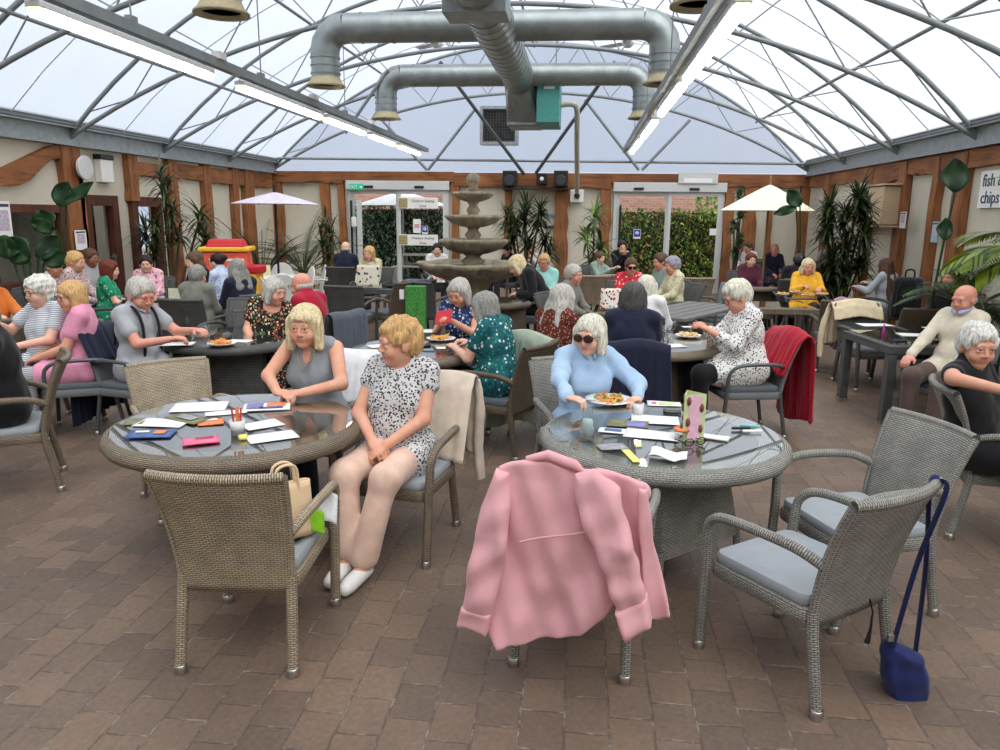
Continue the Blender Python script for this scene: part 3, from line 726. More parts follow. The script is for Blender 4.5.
# heater
tl, br_ = onY(508, 84, 14.6), onY(559, 127, 14.6)
R_ = empty('heater_unit', ((tl.x+br_.x)/2, 14.65, (tl.z+br_.z)/2), 0, 'teal and grey warm air heater hung at the end of the main duct', 'heater'); w, h = br_.x-tl.x, tl.z-br_.z
m = MB(); m.box((-.17*w, .1, 0), (w*.62, .9, h)); m.build('plenum', M_gal, R_, .01)
m = MB(); m.box((.31*w, -.1, 0), (w*.42, 1.2, h*.98)); m.build('cabinet', plain('teal_paint', C(70, 148, 142), .5), R_, .01)
m = MB(); m.box((.33*w, -.71, h*.33), (w*.2, .01, h*.16)); m.build('label_plate', M_paper, R_)
for s in (-1, 1): m = MB(); m.tube([(s*w*.4, .3, h/2), (s*w*.4, .3, h/2+1.0)], .012, 6); m.build('hanger_rod', M_pipe, R_)
m = MB(); a, b_, c_ = onY(560, 104, 15.2), onY(577, 104, 15.6), onY(577, 112, 15.6)
pts = [a, onY(572, 103, 15.2), onY(577, 108, 15.3), onY(577, 150, 15.6)]
pts = smoothpath([onY(560, 105, 15.0), onY(572, 104, 15.0), onY(577, 110, 15.1), onY(577, 140, 15.8), onY(577, 192, 18.7)], 6)
m.tube(pts, .055, 10); q = m.build('flue_pipe', plain('flue_cream', C(186, 182, 170), .5)); tag(q, 'pale flue pipe bending down from the heater to the far wall', 'pipe')
p = onY(577, 196, 18.88); m = MB(); m.box((p.x, 18.86, p.z), (.32, .1, .3)); m.tube([(p.x, 18.8, p.z), (p.x, 18.74, p.z)], .07, 12, 1); q = m.build('junction_box', [M_white, M_black], None, .01); tag(q, 'white square box at the foot of the flue pipe', 'box')
# extractor fan grille on the gable
a, b_ = onY(481, 107, 18.7), onY(518, 145, 18.7); w, h = b_.x-a.x, a.z-b_.z
R_ = empty('extractor_fan', ((a.x+b_.x)/2, 18.7, (a.z+b_.z)/2), 0, 'square black extractor grille in a grey frame on the far gable', 'fan')
m = MB()
for s in (-1, 1): m.box((s*(w/2-.03), 0, 0), (.07, .3, h)); m.box((0, 0, s*(h/2-.03)), (w-.14, .3, .07))
m.build('frame', M_gal, R_); m = MB(); m.box((0, .02, 0), (w-.1, .05, h-.1)); m.build('backing', M_black, R_)
m = MB()
for k in range(11): t = -w/2+.1+(w-.2)*k/10; m.box((t, -.1, 0), (.012, .012, h-.12)); m.box((0, -.1, t*h/w), (w-.12, .012, .012))
m.build('mesh_guard', plain('grille_grey', C(70, 70, 70), .5), R_)
m = MB()
for k in range(5):
    m.box((0, -.03, .18), (.14, .01, .3), None)
    m.v[-8:] = [tuple(Matrix.Rotation(2*pi*k/5, 3, 'Y') @ Vector(p)) for p in m.v[-8:]]
m.build('fan_blades', plain('blade_grey', C(50, 50, 52), .5), R_)
# roof circulation fans
for px, py, lb in ((437, 43, 'small roof fan left of the main duct'), (628, 42, 'small roof fan right of the main duct')):
    p = onY(px, py, 15.6); R_ = empty('roof_fan', p, .4, lb, 'fan')
    m = MB(); m.lathe([(.0, .08), (.1, .08), (.12, -.04), (.06, -.1), (0, -.1)], 16); m.build('motor', M_alu, R_)
    m = MB(); m.tube([(0, 0, .08), (0, 0, .6)], .015, 6); m.build('rod', M_alu, R_)
    for k in range(3):
        m = MB(); a = 2*pi*k/3; m.sheet(lambda u, v_: (cos(a)*(.1+.5*u)-sin(a)*.08*(v_-.5)*2, sin(a)*(.1+.5*u)+cos(a)*.08*(v_-.5)*2, -.02+.03*(v_-.5)), 4, 2, .008); m.build('blade', M_alu, R_)
# strip lamps
M_lamp = plain('lamp_glow', C(255, 250, 235), .5, emit=((1, .965, .88, 1), 9.0))
M_lampend = plain('lamp_end', C(250, 225, 160), .5, emit=((1, .82, .45, 1), 2.0))
def lamp(X, y0, y1, z, label):
    R_ = empty('strip_lamp', (X, (y0+y1)/2, z), 0, label, 'lamp', None); L = y1-y0
    m = MB(); m.box((0, 0, .045), (.12, L, .05)); m.build('housing', M_alu, R_, .01)
    m = MB(); m.extrude([(-.046, .02), (-.04, -.03), (-.02, -.042), (.02, -.042), (.04, -.03), (.046, .02)], L-.14); m.build('diffuser', M_lamp, R_)
    for s in (-1, 1): m = MB(); m.extrude([(-.047, .02), (-.041, -.031), (-.02, -.043), (.02, -.043), (.041, -.031), (.047, .02)], .07, Matrix.Translation((0, s*(L/2-.04), 0))); m.build('end_cap', M_lampend, R_)
    for s in (-.35, .35): m = MB(); m.tube([(0, s*L, .07), (0, s*L, .16)], .012, 6); m.build('bracket', M_metal, R_)
for X, segs, sd in ((-3.85, [(28, 10, 199, 76), (235, 87, 313, 117), (331, 122, 379, 141), (379, 141, 408, 153), (408, 153, 433, 160)], 'left'), (.99, [(743, 6, 686, 80), (684, 84, 657, 114), (655, 118, 638, 142), (637, 143, 623, 161)], 'right')):
    for k, (xa, ya, xb, yb) in enumerate(segs):
        y0 = onX(xa, ya, X).y; y1 = onX(xb, yb, X).y
        if X < 0: y0, y1 = y0, y1
        # use a common height of 3.2
        def yy(px, py):
            d = ray(px, py); t = (3.2-H)/d.z; return t*d.y
        y0, y1 = yy(xa, ya), yy(xb, yb); y1 = min(y1, 18.2)
        if X > 0 and k > 1: y0, y1 = [(0, 0), (0, 0), (11.6, 14.0), (14.4, 17.2)][k]
        if X < 0 and k > 1: y0, y1 = [(0, 0), (0, 0), (11.3, 13.3), (13.7, 15.4), (15.8, 17.8)][k]
        lamp(X, y0, y1, 3.2, 'glowing white strip lamp, '+['nearest', 'second', 'third', 'fourth', 'farthest'][k]+' of the '+sd+' hand row')
    R_ = empty('lamp_rail', (X+(.02 if X < 0 else -.09), 11, 3.345), 0, 'long square steel rail carrying the '+sd+' hand row of strip lamps', 'rail')
    m = MB(); m.box((0, 0, 0), (.09, 15.2, .09)); m.build('bar', M_pipe, R_)
    for yy_ in (-4.6, -2.0, 1.2, 4.0):
        m = MB(); m.tube([(0, yy_, .04), (0, yy_, 1.1)], .008, 5); m.box((0, yy_, .07), (.06, .1, .05)); m.build('chain_hanger', M_pipe, R_)
    for yy_ in (-3.1, -.3, 2.6): m = MB(); m.box((.03, yy_, .07), (.09, .16, .07)); m.build('connector', M_white, R_)
# ---------------------------------------------------------------- text
def text(s, size, mat, T, parent=None, name='lettering', ext=.003, align='CENTER'):
    cu = bpy.data.curves.new('t', 'FONT'); cu.body = s; cu.size = size; cu.extrude = ext; cu.align_x = align; cu.align_y = 'CENTER'; cu.resolution_u = 2
    to = bpy.data.objects.new('t', cu); COL.objects.link(to)
    bpy.context.view_layer.update()
    me = bpy.data.meshes.new_from_object(to.evaluated_get(bpy.context.evaluated_depsgraph_get()))
    bpy.data.objects.remove(to); me.name = name; me.transform(T)
    me.materials.clear(); me.materials.append(mat); o = bpy.data.objects.new(name, me); COL.objects.link(o)
    if parent: o.parent = parent
    return o
FR = Matrix.Rotation(pi/2, 4, 'X')        # text standing up, read from -Y
M_ink = plain('ink_dark', C(50, 56, 66), .6); M_blue = plain('sign_blue', C(34, 60, 170), .5); M_navyink = plain('ink_navy', C(34, 62, 104), .5)
M_green = plain('sign_green', C(10, 160, 120), .5, emit=(C(10, 160, 120), .35))
def board(name, p, w, h, mat, label, cat='sign', rz=0, d=.02, parts=()):
    R_ = empty(name, p, rz, label, cat); m = MB(); m.box((0, 0, 0), (w, d, h)); m.build('panel', mat, R_, .002); return R_
def rel(px, py, y, R_): p = onY(px, py, y); return p-Vector(R_.location)
yb = YB-.19
p = onY(356, 187, yb); R_ = board('exit_sign', p, .38, .14, M_green, 'small green exit sign above the left sliding doors')
text('EXIT', .11, M_paper, Matrix.Translation((-.07, -.012, 0)) @ FR, R_); m = MB(); m.extrude([(.09, -.015), (.13, -.015), (.13, -.04), (.17, 0), (.13, .04), (.13, .015), (.09, .015)], .004, Matrix.Translation((0, -.013, 0))); m.build('arrow', M_paper, R_)
M_moss = plain('sign_olive', C(160, 150, 104), .7, 0, .4, 30)
for py, t1_, t2_ in ((203, 'Outdoor Seating', 'Area'), (240, 'Outdoor Seating', 'Area')):
    a, b_ = onY(398.5, py, YB-.12), onY(438, py, YB-.12); p = (a+b_)/2
    R_ = board('notice_board', p, b_.x-a.x, .27, M_paper, ('upper' if py < 220 else 'lower')+' white outdoor seating notice on the left door glass', d=.012)
    m = MB(); m.box((-(b_.x-a.x)/2+.12, -.008, 0), (.22, .006, .23)); m.build('emblem', M_moss, R_)
    for dy, s in ((.05, t1_), (-.07, t2_)): text(s, .085, M_ink, Matrix.Translation((.12, -.008, dy)) @ FR, R_)
def blue(px, py, label, w=.15, h=.2):
    p = onY(px, py, YB-.1); R_ = board('safety_sign', p, w, h, M_paper, label, d=.01)
    m = MB(); m.box((0, -.007, .02), (w*.88, .004, h*.74)); m.build('blue_field', M_blue, R_)
    m = MB(); m.tube([(0, -.009, .03), (0, -.013, .03)], .042, 18); m.build('disc', M_paper, R_)
    m = MB(); m.box((0, -.015, .045), (.014, .003, .045)); m.box((0, -.015, .008), (.014, .003, .014)); m.build('mark', M_blue, R_)
blue(425, 230, 'blue and white safety sign on the left sliding door'); blue(637, 234, 'blue and white safety sign on the right sliding door', .17, .23)
p = onY(417, 226, YB-.1); R_ = board('paper_notice', p, .2, .34, M_paper, 'white paper notice beside the blue sign on the left door', d=.006)
m = MB(); m.box((0, -.005, .0), (.13, .003, .1)); m.build('print', plain('print_pink', C(214, 160, 170), .7), R_)
p = onY(354, 222, YB-.2); m = MB(); m.box((p.x, YB-.2, p.z), (.13, .08, .26)); q = m.build('control_box', M_white, None, .03); tag(q, 'white oval control box on the left door frame', 'box')
p = onY(698, 178, YB-.15); R_ = board('ceiling_box', p, .92, .26, M_alu, 'pale rectangular lit box sign above the right sliding doors', d=.1)
m = MB(); m.box((.0, -.053, -.06), (.66, .004, .1)); m.build('strip', M_paper, R_)
p = onY(713, 232, YB-.1); R_ = board('paper_notice', p, .16, .16, M_paper, 'small pale paper stuck on the right door glass', d=.006)
# speakers
for px, lb in ((510, 'black loudspeaker on far wall, left of the spotlight'), (561, 'black loudspeaker on far wall, right of the spotlight')):
    p = onY(px, 179, YB-.35); R_ = empty('loudspeaker', p, 0, lb, 'speaker')
    m = MB(); m.box((0, 0, 0), (.34, .3, .38)); m.build('cabinet', M_black, R_, .02)
    m = MB(); m.lathe([(.0, -.005), (.06, -.01), (.12, .0), (.13, .015), (.11, .02)], 20, (0, 0, 0)); q = m.build('woofer', plain('cone_grey', C(52, 52, 56), .5), R_, 0, Matrix.Translation((0, -.155, -.04)) @ Matrix.Rotation(pi/2, 4, 'X'))
    m = MB(); m.lathe([(0, .02), (.03, .01), (.035, 0)], 14); m.build('tweeter', M_metal, R_, 0, Matrix.Translation((0, -.15, -.03)) @ Matrix.Rotation(pi/2, 4, 'X'))
    m = MB(); m.box((0, .1, -.22), (.03, .25, .06)); m.build('bracket', M_black, R_)
p = onY(542, 179, YB-.3); R_ = empty('spotlight', p, 0, 'black spotlight between the two loudspeakers', 'lamp')
m = MB(); m.box((0, 0, 0), (.26, .2, .26)); m.build('body', M_black, R_, .02); m = MB(); m.lathe([(0, .01), (.045, .008), (.05, 0)], 16); m.build('lens', M_paper, R_, 0, Matrix.Translation((0, -.11, 0)) @ Matrix.Rotation(pi/2, 4, 'X'))
a, b_ = onY(503, 189, YB-.3), onY(568, 189, YB-.3); m = MB(); m.box(((a.x+b_.x)/2, YB-.3, a.z), (b_.x-a.x, .4, .03)); q = m.build('shelf_bracket', M_black); tag(q, 'thin black shelf bar under the loudspeakers', 'shelf')
m = MB(); p = onY(575, 230, YB-.1)
for px, py, mt in ((549, 216, 0), (549, 227, 1)):
    p = onY(px, py, YB-.02); R_ = board('wall_plaque', p, .25, .09 if mt == 0 else .07, plain('plaque_teal', C(120, 160, 160), .6) if mt == 0 else M_black, ['pale teal plaque on the wall right of the bushy plant', 'black plaque below the teal one right of the bushy plant'][mt], d=.02)
# left wall: clock, emergency lamp, notices
p = onX(83, 168, XL+.2); R_ = empty('wall_clock', p, pi/2, 'round white clock high on the left wall', 'clock')
TT = Matrix.Rotation(pi/2, 4, 'X')
m = MB(); m.lathe([(.0, .0), (.17, 0), (.18, .02), (.17, .045), (.155, .04), (0, .035)], 28); m.build('face', [M_paper], R_, 0, TT)
m = MB(); m.lathe([(.165, .03), (.185, .03), (.185, .05), (.165, .05)], 28); m.build('rim', M_alu, R_, 0, TT)
for a, L in ((.5, .12), (2.4, .09)): m = MB(); m.box((sin(a)*L/2, -.045, cos(a)*L/2), (.012, .004, L), Matrix.Rotation(a, 3, 'Y')); m.build('hand', M_black, R_)
p = onX(104, 168, XL+.06); R_ = empty('emergency_lamp', p, pi/2, 'white box lamp with black top on the left wall above the door', 'lamp')
m = MB(); m.box((0, 0, -.05), (.32, .12, .36)); m.build('body', M_white, R_, .01); m = MB(); m.box((0, 0, .17), (.36, .16, .08)); m.build('hood', M_black, R_, .015)
M_nav = plain('notice_print', C(196, 184, 200), .7, 0, .3, 60)
def sidenotice(px, py, X, w, h, label, mats=(None, None)):
    p = onX(px, py, X); R_ = empty('paper_notice', p, pi/2 if X < 0 else -pi/2, label, 'sign'); m = MB(); m.box((0, 0, 0), (w, .01, h)); m.build('sheet', mats[0] or M_paper, R_)
    m = MB(); m.box((0, -.007, .02), (w*.7, .003, h*.5)); m.build('print', mats[1] or M_nav, R_); m = MB(); m.box((0, -.007, h*.4), (w*.85, .003, h*.07)); m.build('heading', M_ink, R_); return R_
sidenotice(81, 240, XL+.16, .26, .3, 'white printed notice on the post left of the glazed door')
sidenotice(3, 222, XL+.12, .3, .55, 'white sheet taped to the shop window at the left edge')
sidenotice(903, 220, XR-.16, .22, .26, 'white printed notice on the post right of the wooden cabinet')
sidenotice(935, 232, XR-.16, .2, .3, 'pale blue printed notice behind the lower paddle leaf', (plain('notice_blue', C(160, 196, 206), .7), None))
# right wall signs
def rsign(px0, px1, py0, py1, lines, label, col=M_navyink, size=.3):
    a, b_ = onX(px0, (py0+py1)/2, XR-.03), onX(px1, (py0+py1)/2, XR-.03); z1, z0 = onX((px0+px1)/2, py0, XR-.03).z, onX((px0+px1)/2, py1, XR-.03).z
    R_ = empty('wall_sign', (XR-.03, (a.y+b_.y)/2, (z0+z1)/2), -pi/2, label, 'sign'); w = abs(a.y-b_.y); h = z1-z0
    m = MB(); m.box((0, 0, 0), (w, .03, h)); m.build('panel', M_paper, R_)
    for k, s in enumerate(lines): text(s, size, col, Matrix.Translation((-w/2+.07, -.02, h/2-size*.55-k*size*.95)) @ FR, R_, align='LEFT')
rsign(981, 1090, 166, 207, ['fish &', 'chips'], 'white sign with dark blue fish and chips lettering, right edge', size=.23)
rsign(853, 872, 181, 200, ['food'], 'white sign with blue lettering above the dark bushy plant', size=.3)
# wooden cabinet on the right wall
p = onX(879, 206, XR-.22); R_ = empty('wall_cabinet', (XR-.2, p.y, p.z), -pi/2, 'pale wooden wall cabinet with open shelves on the right wall', 'cabinet')
mcab = plain('cabinet_birch', C(196, 172, 140), .6, 0, .06, 4)
m = MB(); m.box((.2, 0, 0), (.78, .36, .62)); m.build('body', mcab, R_, .01)
m = MB()
for z in (-.34, .34): m.box((-.1, .0, z), (1.5, .4, .03))
m.box((-.83, 0, 0), (.03, .38, .66)); m.build('shelf_frame', mcab, R_, .004)
m = MB(); m.box((-.55, .05, 0), (.4, .2, .6)); m.build('books', plain('shelf_stock', C(60, 54, 48), .7, 0, .6, 40), R_)
# ================================================================ FOUNTAIN
p = HZ(473, 262, 12.6); FP = Vector((p.x, p.y, 0))
R_ = empty('stone_fountain', FP, 0, 'tall tiered stone fountain with shell shaped basins and a finial ball', 'fountain')
def at(py): return HZ(473, py, 12.6).z
def bowl(zr, rad, depth, lobes, stemr):
    m = MB()
    def md(a, i, z): return 1+(.11*cos(lobes*a)*(1 if 1 < i < 8 else .3))
    m.lathe([(stemr, zr-depth), (rad*.45, zr-depth*.92), (rad*.78, zr-depth*.6), (rad*.96, zr-depth*.2), (rad*1.03, zr), (rad*.98, zr+.035), (rad*.9, zr-.01), (rad*.6, zr-depth*.35), (stemr, zr-depth*.45)], 64, (0, 0, 0), 0, md)
    return m.build('basin', M_stone, R_)
def stem(z0, z1, r, knot=True):
    m = MB(); h = z1-z0; m.lathe([(r*1.5, z0), (r*1.5, z0+.06*h), (r*.8, z0+.25*h), (r*1.2, z0+.5*h), (r*.7, z0+.75*h), (r*1.25, z1)], 24, (0, 0, 0), 0, lambda a, i, z: 1+.06*cos(6*a)); m.build('stem', M_stone, R_)
zb, z1_, z2_, z3_ = at(264), at(241), at(217), at(194)
bowl(zb, .86, .3, 8, .2); bowl(z1_, .52, .22, 7, .1); bowl(z2_, .42, .17, 6, .08); bowl(z3_, .3, .13, 6, .06)
stem(0, zb-.28, .26); stem(zb-.1, z1_-.18, .16); stem(z1_-.06, z2_-.13, .11); stem(z2_-.05, z3_-.1, .09)
m = MB(); zt = at(173); m.lathe([(.09, z3_-.04), (.05, z3_+.04), (.1, z3_+.08), (.06, z3_+.12), (.12, (z3_+zt)/2+.02), (.115, zt-.06), (.05, zt), (0, zt)], 20); m.build('finial', M_stone, R_)
m = MB(); m.lathe([(0.001, zb-.05), (.8, zb-.05)], 40); m.build('water', plain('water_dark', C(60, 70, 66), .05), R_)
# ================================================================ PLANTS
def blade(m, p, d, L, w, droop, mi=0, segs=5, up=Vector((0, 0, 1))):
    d = Vector(d).normalized(); s = d.cross(up); s = s.normalized() if s.length > 1e-3 else Vector((1, 0, 0))
    q = Vector(p); vs = []
    for i in range(segs+1):
        t = i/segs; ww = w*(sin(pi*min(.93, .15+t*.85)))
        vs += [q-s*ww, q+s*ww]; q = q+d*(L/segs); d = (d-Vector((0, 0, droop/segs))).normalized()
    m.add(vs, [(2*i, 2*i+1, 2*i+3, 2*i+2) for i in range(segs)], None, mi, True)
def dracaena(p, heads, label, mats, L=.42, n=42, pot=True, name='dracaena', w=.016, seed=2, pspread=.05):
    r = random.Random(seed); R_ = empty(name, p, 0, label, 'plant'); lf = MB(); st = MB()
    for (x, y, z) in heads:
        st.tube(smoothpath([(r.uniform(-pspread, pspread), r.uniform(-pspread, pspread), .25), (x*.5, y*.5, z*.55), (x, y, z)], 4), .02, 6)
        for k in range(n):
            a = r.uniform(0, 2*pi); e = r.uniform(-.5, 1.3)
            blade(lf, Vector((x, y, z+r.uniform(-.22, .06))), (cos(a)*cos(e), sin(a)*cos(e), sin(e)), L*r.uniform(.6, 1.1), w, r.uniform(.5, 1.5), r.randrange(len(mats)))
    st.build('stem', plain('bark', C(92, 76, 58), .9), R_); q = lf.build('leaves', mats, R_); q['kind'] = 'stuff'
    if pot: m = MB(); m.lathe([(.13, 0), (.19, .3), (.2, .3), (.2, .33), (.17, .33), (.16, .27), (0, .27)], 20); m.build('pot', plain('pot_brown', C(92, 62, 46), .8), R_)
    return R_
def palm(p, n, L, h, label, mats, seed=1, spread=1.0, fw=.02, leaf=.26, trunk=.05, base=.3):
    r = random.Random(seed); R_ = empty('palm', p, 0, label, 'plant'); m = MB(); st = MB()
    st.tube([(0, 0, .2), (0, 0, h)], [trunk*1.3, trunk], 8)
    for k in range(n):
        a = 2*pi*k/n+r.uniform(-.3, .3); e = r.uniform(.5, 1.35); d = Vector((cos(a)*cos(e), sin(a)*cos(e), sin(e))); q = Vector((0, 0, h)); Lk = L*r.uniform(.75, 1.1); S = 16; path = [q.copy()]
        for i in range(S):
            q = q+d*(Lk/S); d = (d-Vector((0, 0, 1.5*spread/S))).normalized(); path.append(q.copy())
            if i > 2:
                sd = d.cross(Vector((0, 0, 1))).normalized(); ll = leaf*sin(pi*min(.95, .15+i/S*.85))
                for s in (-1, 1):
                    for o_ in (0, .5): blade(m, q-d*(o_*Lk/S), d*.7+sd*s+Vector((0, 0, .15)), ll, fw*.5, .7, r.randrange(len(mats)), 3)
        st.tube(path, [.012*(1-.7*i/S) for i in range(S+1)], 5)
    q = m.build('fronds', mats, R_); q['kind'] = 'stuff'; st.build('stem', plain('palm_stem', C(96, 104, 60), .8), R_)
    mm = MB(); mm.lathe([(.16, 0), (.22, base), (.23, base), (.23, base+.03), (.19, base+.03), (.18, base-.04), (0, base-.04)], 20); mm.build('pot', plain('pot_dark', C(60, 56, 52), .8), R_)
    return R_
L_palm = leafmat('palm_dark', C(34, 54, 26), C(70, 98, 44)); L_palm2 = leafmat('palm_bright', C(84, 118, 34), C(168, 188, 62)); L_drac = leafmat('dracaena_leaf', C(36, 50, 26), C(84, 104, 50)); L_dracd = leafmat('dracaena_dark', C(22, 32, 20), C(54, 70, 36)); L_pad = leafmat('paddle_leaf', C(16, 42, 20), C(44, 84, 42), 3)
def at_h(px, hor): q = HZ(px, 260, hor); return Vector((q.x, q.y, 0))
dracaena(at_h(525, 15.5), [(-.35, 0, 1.85), (0, .1, 2.02), (.3, -.1, 1.95), (-.2, -.2, 1.65), (.25, .1, 1.7), (0, -.2, 1.8), (-.3, 0, 1.45), (.4, 0, 1.4), (.05, -.1, 1.3), (.5, -.1, 1.1)], 'large dense bushy plant with narrow dark leaves below the loudspeakers', [L_dracd, L_drac], .45, 70, seed=4, w=.02)
dracaena(at_h(593, 15.6), [(0, 0, 1.85), (-.15, -.1, 1.5), (.15, 0, 1.25), (0, 0, 1.0)], 'slender green dracaena left of the right sliding doors', [L_drac, L_mid], .5, 45, seed=5, w=.028)
def at_z(px, hor): q = HZ(px, 260, hor); return Vector((q.x, q.y, 0))
dracaena(at_z(843, 12.4), [(-.25, .1, 2.05), (.1, -.1, 2.2), (.28, .1, 2.0), (-.1, -.2, 1.9), (-.3, 0, 1.65), (.25, -.1, 1.6), (0, 0, 1.45), (-.2, -.1, 1.2), (.28, 0, 1.15), (0, -.1, .95), (-.28, 0, .9)], 'tall dark bushy dracaena by the right wall near the cabinet', [L_dracd, L_dracd, L_drac], .42, 110, seed=6, w=.02)
dracaena(at_z(170, 12.9), [(-.1, .1, 2.45), (0, 0, 2.15), (.1, 0, 1.9), (-.15, -.1, 1.6), (.2, 0, 1.5), (.55, .1, 1.75), (.65, 0, 1.4), (-.3, 0, 1.2), (-.4, 0, 1.5)], 'tall spiky palm like plant beside the left inner doors', [L_dracd, L_drac], .45, 50, seed=9, w=.02)
palm(at_h(262, 15.3), 26, 1.6, .45, 'feathery palm under the lilac parasol', [L_dracd, L_palm], 3, .85)
palm(at_h(303, 16.0), 26, 1.7, .55, 'feathery palm between the lilac parasol and the left doors', [L_palm, L_dracd], 7, .8)
dracaena(at_h(327, 16.4), [(0, 0, 1.7), (.1, 0, 1.4), (-.1, 0, 1.2), (0, .1, 1.0)], 'dark leafy plant directly left of the left sliding doors', [L_dracd, L_palm], .45, 40, seed=12, w=.022)
dracaena(at_h(735, 17.2), [(0, 0, 2.35), (.05, 0, 2.0), (-.08, 0, 1.7), (.08, 0, 1.4), (0, 0, 1.1)], 'narrow climbing plant on the post beside the right doors', [L_dk, L_drac], .22, 60, seed=13, w=.03)
# paddle leaf plants
def paddle(m, st, base, tip, w, mi=0, nrm=None):
    base, tip = Vector(base), Vector(tip); d = tip-base; L = d.length; d.normalize()
    s = (nrm or Vector((0, -1, 0))).cross(d).normalized(); n_ = d.cross(s)
    def fn(u, v_):
        a = (v_-.5)*2; ww = w*.85*sin(pi*(u*.93+.05))**.85
        return base+d*L*u+s*ww*a+n_*(.12*w*abs(a)+.02*sin(u*9)*abs(a)-.1*L*u*u)
    m.sheet(fn, 10, 6, .004, mi)
def paddle_plant(px, hor, leaves, label, name='paddle_leaf_plant'):
    b0 = HZ(px, 260, hor); b0.z = 0; R_ = empty(name, b0, 0, label, 'plant')
    for (xa, ya, xb, yb, w) in leaves:
        A = HZ(xa, ya, hor)-b0; B = HZ(xb, yb, hor)-b0; m = MB(); paddle(m, None, A, B, w); m.build('leaf', L_pad, R_)
        m = MB(); m.tube(smoothpath([(0, 0, .1), (A.x*.4, A.y*.4, A.z*.6), A], 5), .012, 6); m.build('stalk', L_pad, R_)
    m = MB(); m.lathe([(.15, 0), (.2, .35), (.17, .35), (.16, .3), (0, .3)], 18); m.build('pot', plain('pot_dark', C(60, 56, 52), .8), R_)
paddle_plant(62, 9.9, [(60, 206, 68, 182, .19), (66, 202, 92, 182, .1), (50, 232, 38, 210, .22), (56, 230, 30, 222, .12)], 'plant with dark paddle leaves in front of the left wall post')
paddle_plant(28, 8.6, [(30, 262, 6, 238, .2), (38, 258, 58, 236, .14), (20, 250, -10, 244, .16), (44, 262, 66, 254, .14), (14, 262, 24, 240, .18)], 'low dark broad leaved plant below the shop window')
paddle_plant(935, 8.2, [(955, 192, 955, 158, .17), (944, 240, 946, 218, .1)], 'tall plant with two upright paddle leaves by the right wall')
paddle_plant(802, 13.5, [(800, 206, 788, 190, .16), (796, 207, 774, 214, .1)], 'plant with paddle leaves touching the cream parasol')
palm(CF(4.95, 6.9), 17, 1.12, 1.42, 'large bright green feathery palm at the right edge', [L_palm2, L_palm, L_palm2], 21, 1.35, .03, .42, .06)
palm(CF(5.2, 8.3), 12, .95, .8, 'darker feathery palm behind the bald man at the right', [L_palm, L_dracd], 23, 1.2, .026, .32, .05)
# ================================================================ CHAIRS AND TABLES
def round_box(m, hx, hy, z0, z1, r=.05, n=5, mi=0, puff=0):
    pts = []
    for sx, sy, a0 in ((1, 1, 0), (-1, 1, pi/2), (-1, -1, pi), (1, -1, 3*pi/2)):
        for k in range(n+1):
            a = a0+pi/2*k/n; pts.append((sx*(hx-r)+r*cos(a), sy*(hy-r)+r*sin(a)))
    N_ = len(pts); lv = [(z0, .0), (z0+.012, .012), (z1-.012, .012), (z1, 0)]; vs = []
    for z, g in lv:
        for x, y in pts: vs.append((x*(1+g/hx*.5-.5*.012/hx), y*(1+g/hy*.5-.5*.012/hy), z))
    fs = []; uv = []; per = [0]
    for i in range(N_): per.append(per[-1]+sqrt((pts[(i+1) % N_][0]-pts[i][0])**2+(pts[(i+1) % N_][1]-pts[i][1])**2))
    for l in range(3):
        for i in range(N_):
            j = (i+1) % N_; fs.append((l*N_+i, l*N_+j, (l+1)*N_+j, (l+1)*N_+i)); uv.append([(per[i], lv[l][0]), (per[i+1], lv[l][0]), (per[i+1], lv[l+1][0]), (per[i], lv[l+1][0])])
    m.add(vs, fs, uv, mi, True)
    m.add([vs[3*N_+i] for i in range(N_)]+[(0, 0, z1+puff)], [(i, (i+1) % N_, N_) for i in range(N_)], [[pts[i], pts[(i+1) % N_], (0, 0)] for i in range(N_)], mi, True)
    m.add([vs[i] for i in range(N_)], [tuple(range(N_-1, -1, -1))], [list(reversed(pts))], mi)
def back_pt(u, v_, wt=.258, wb=.22, top=.88):
    z = .34+(top-.34)*v_; x = (wb+(wt-wb)*v_**1.2)*(2*u-1)
    y = -.235-.02*v_-.12*v_**2-.045*(1-(2*u-1)**2)*(v_**.8)
    return Vector((x, y, z))
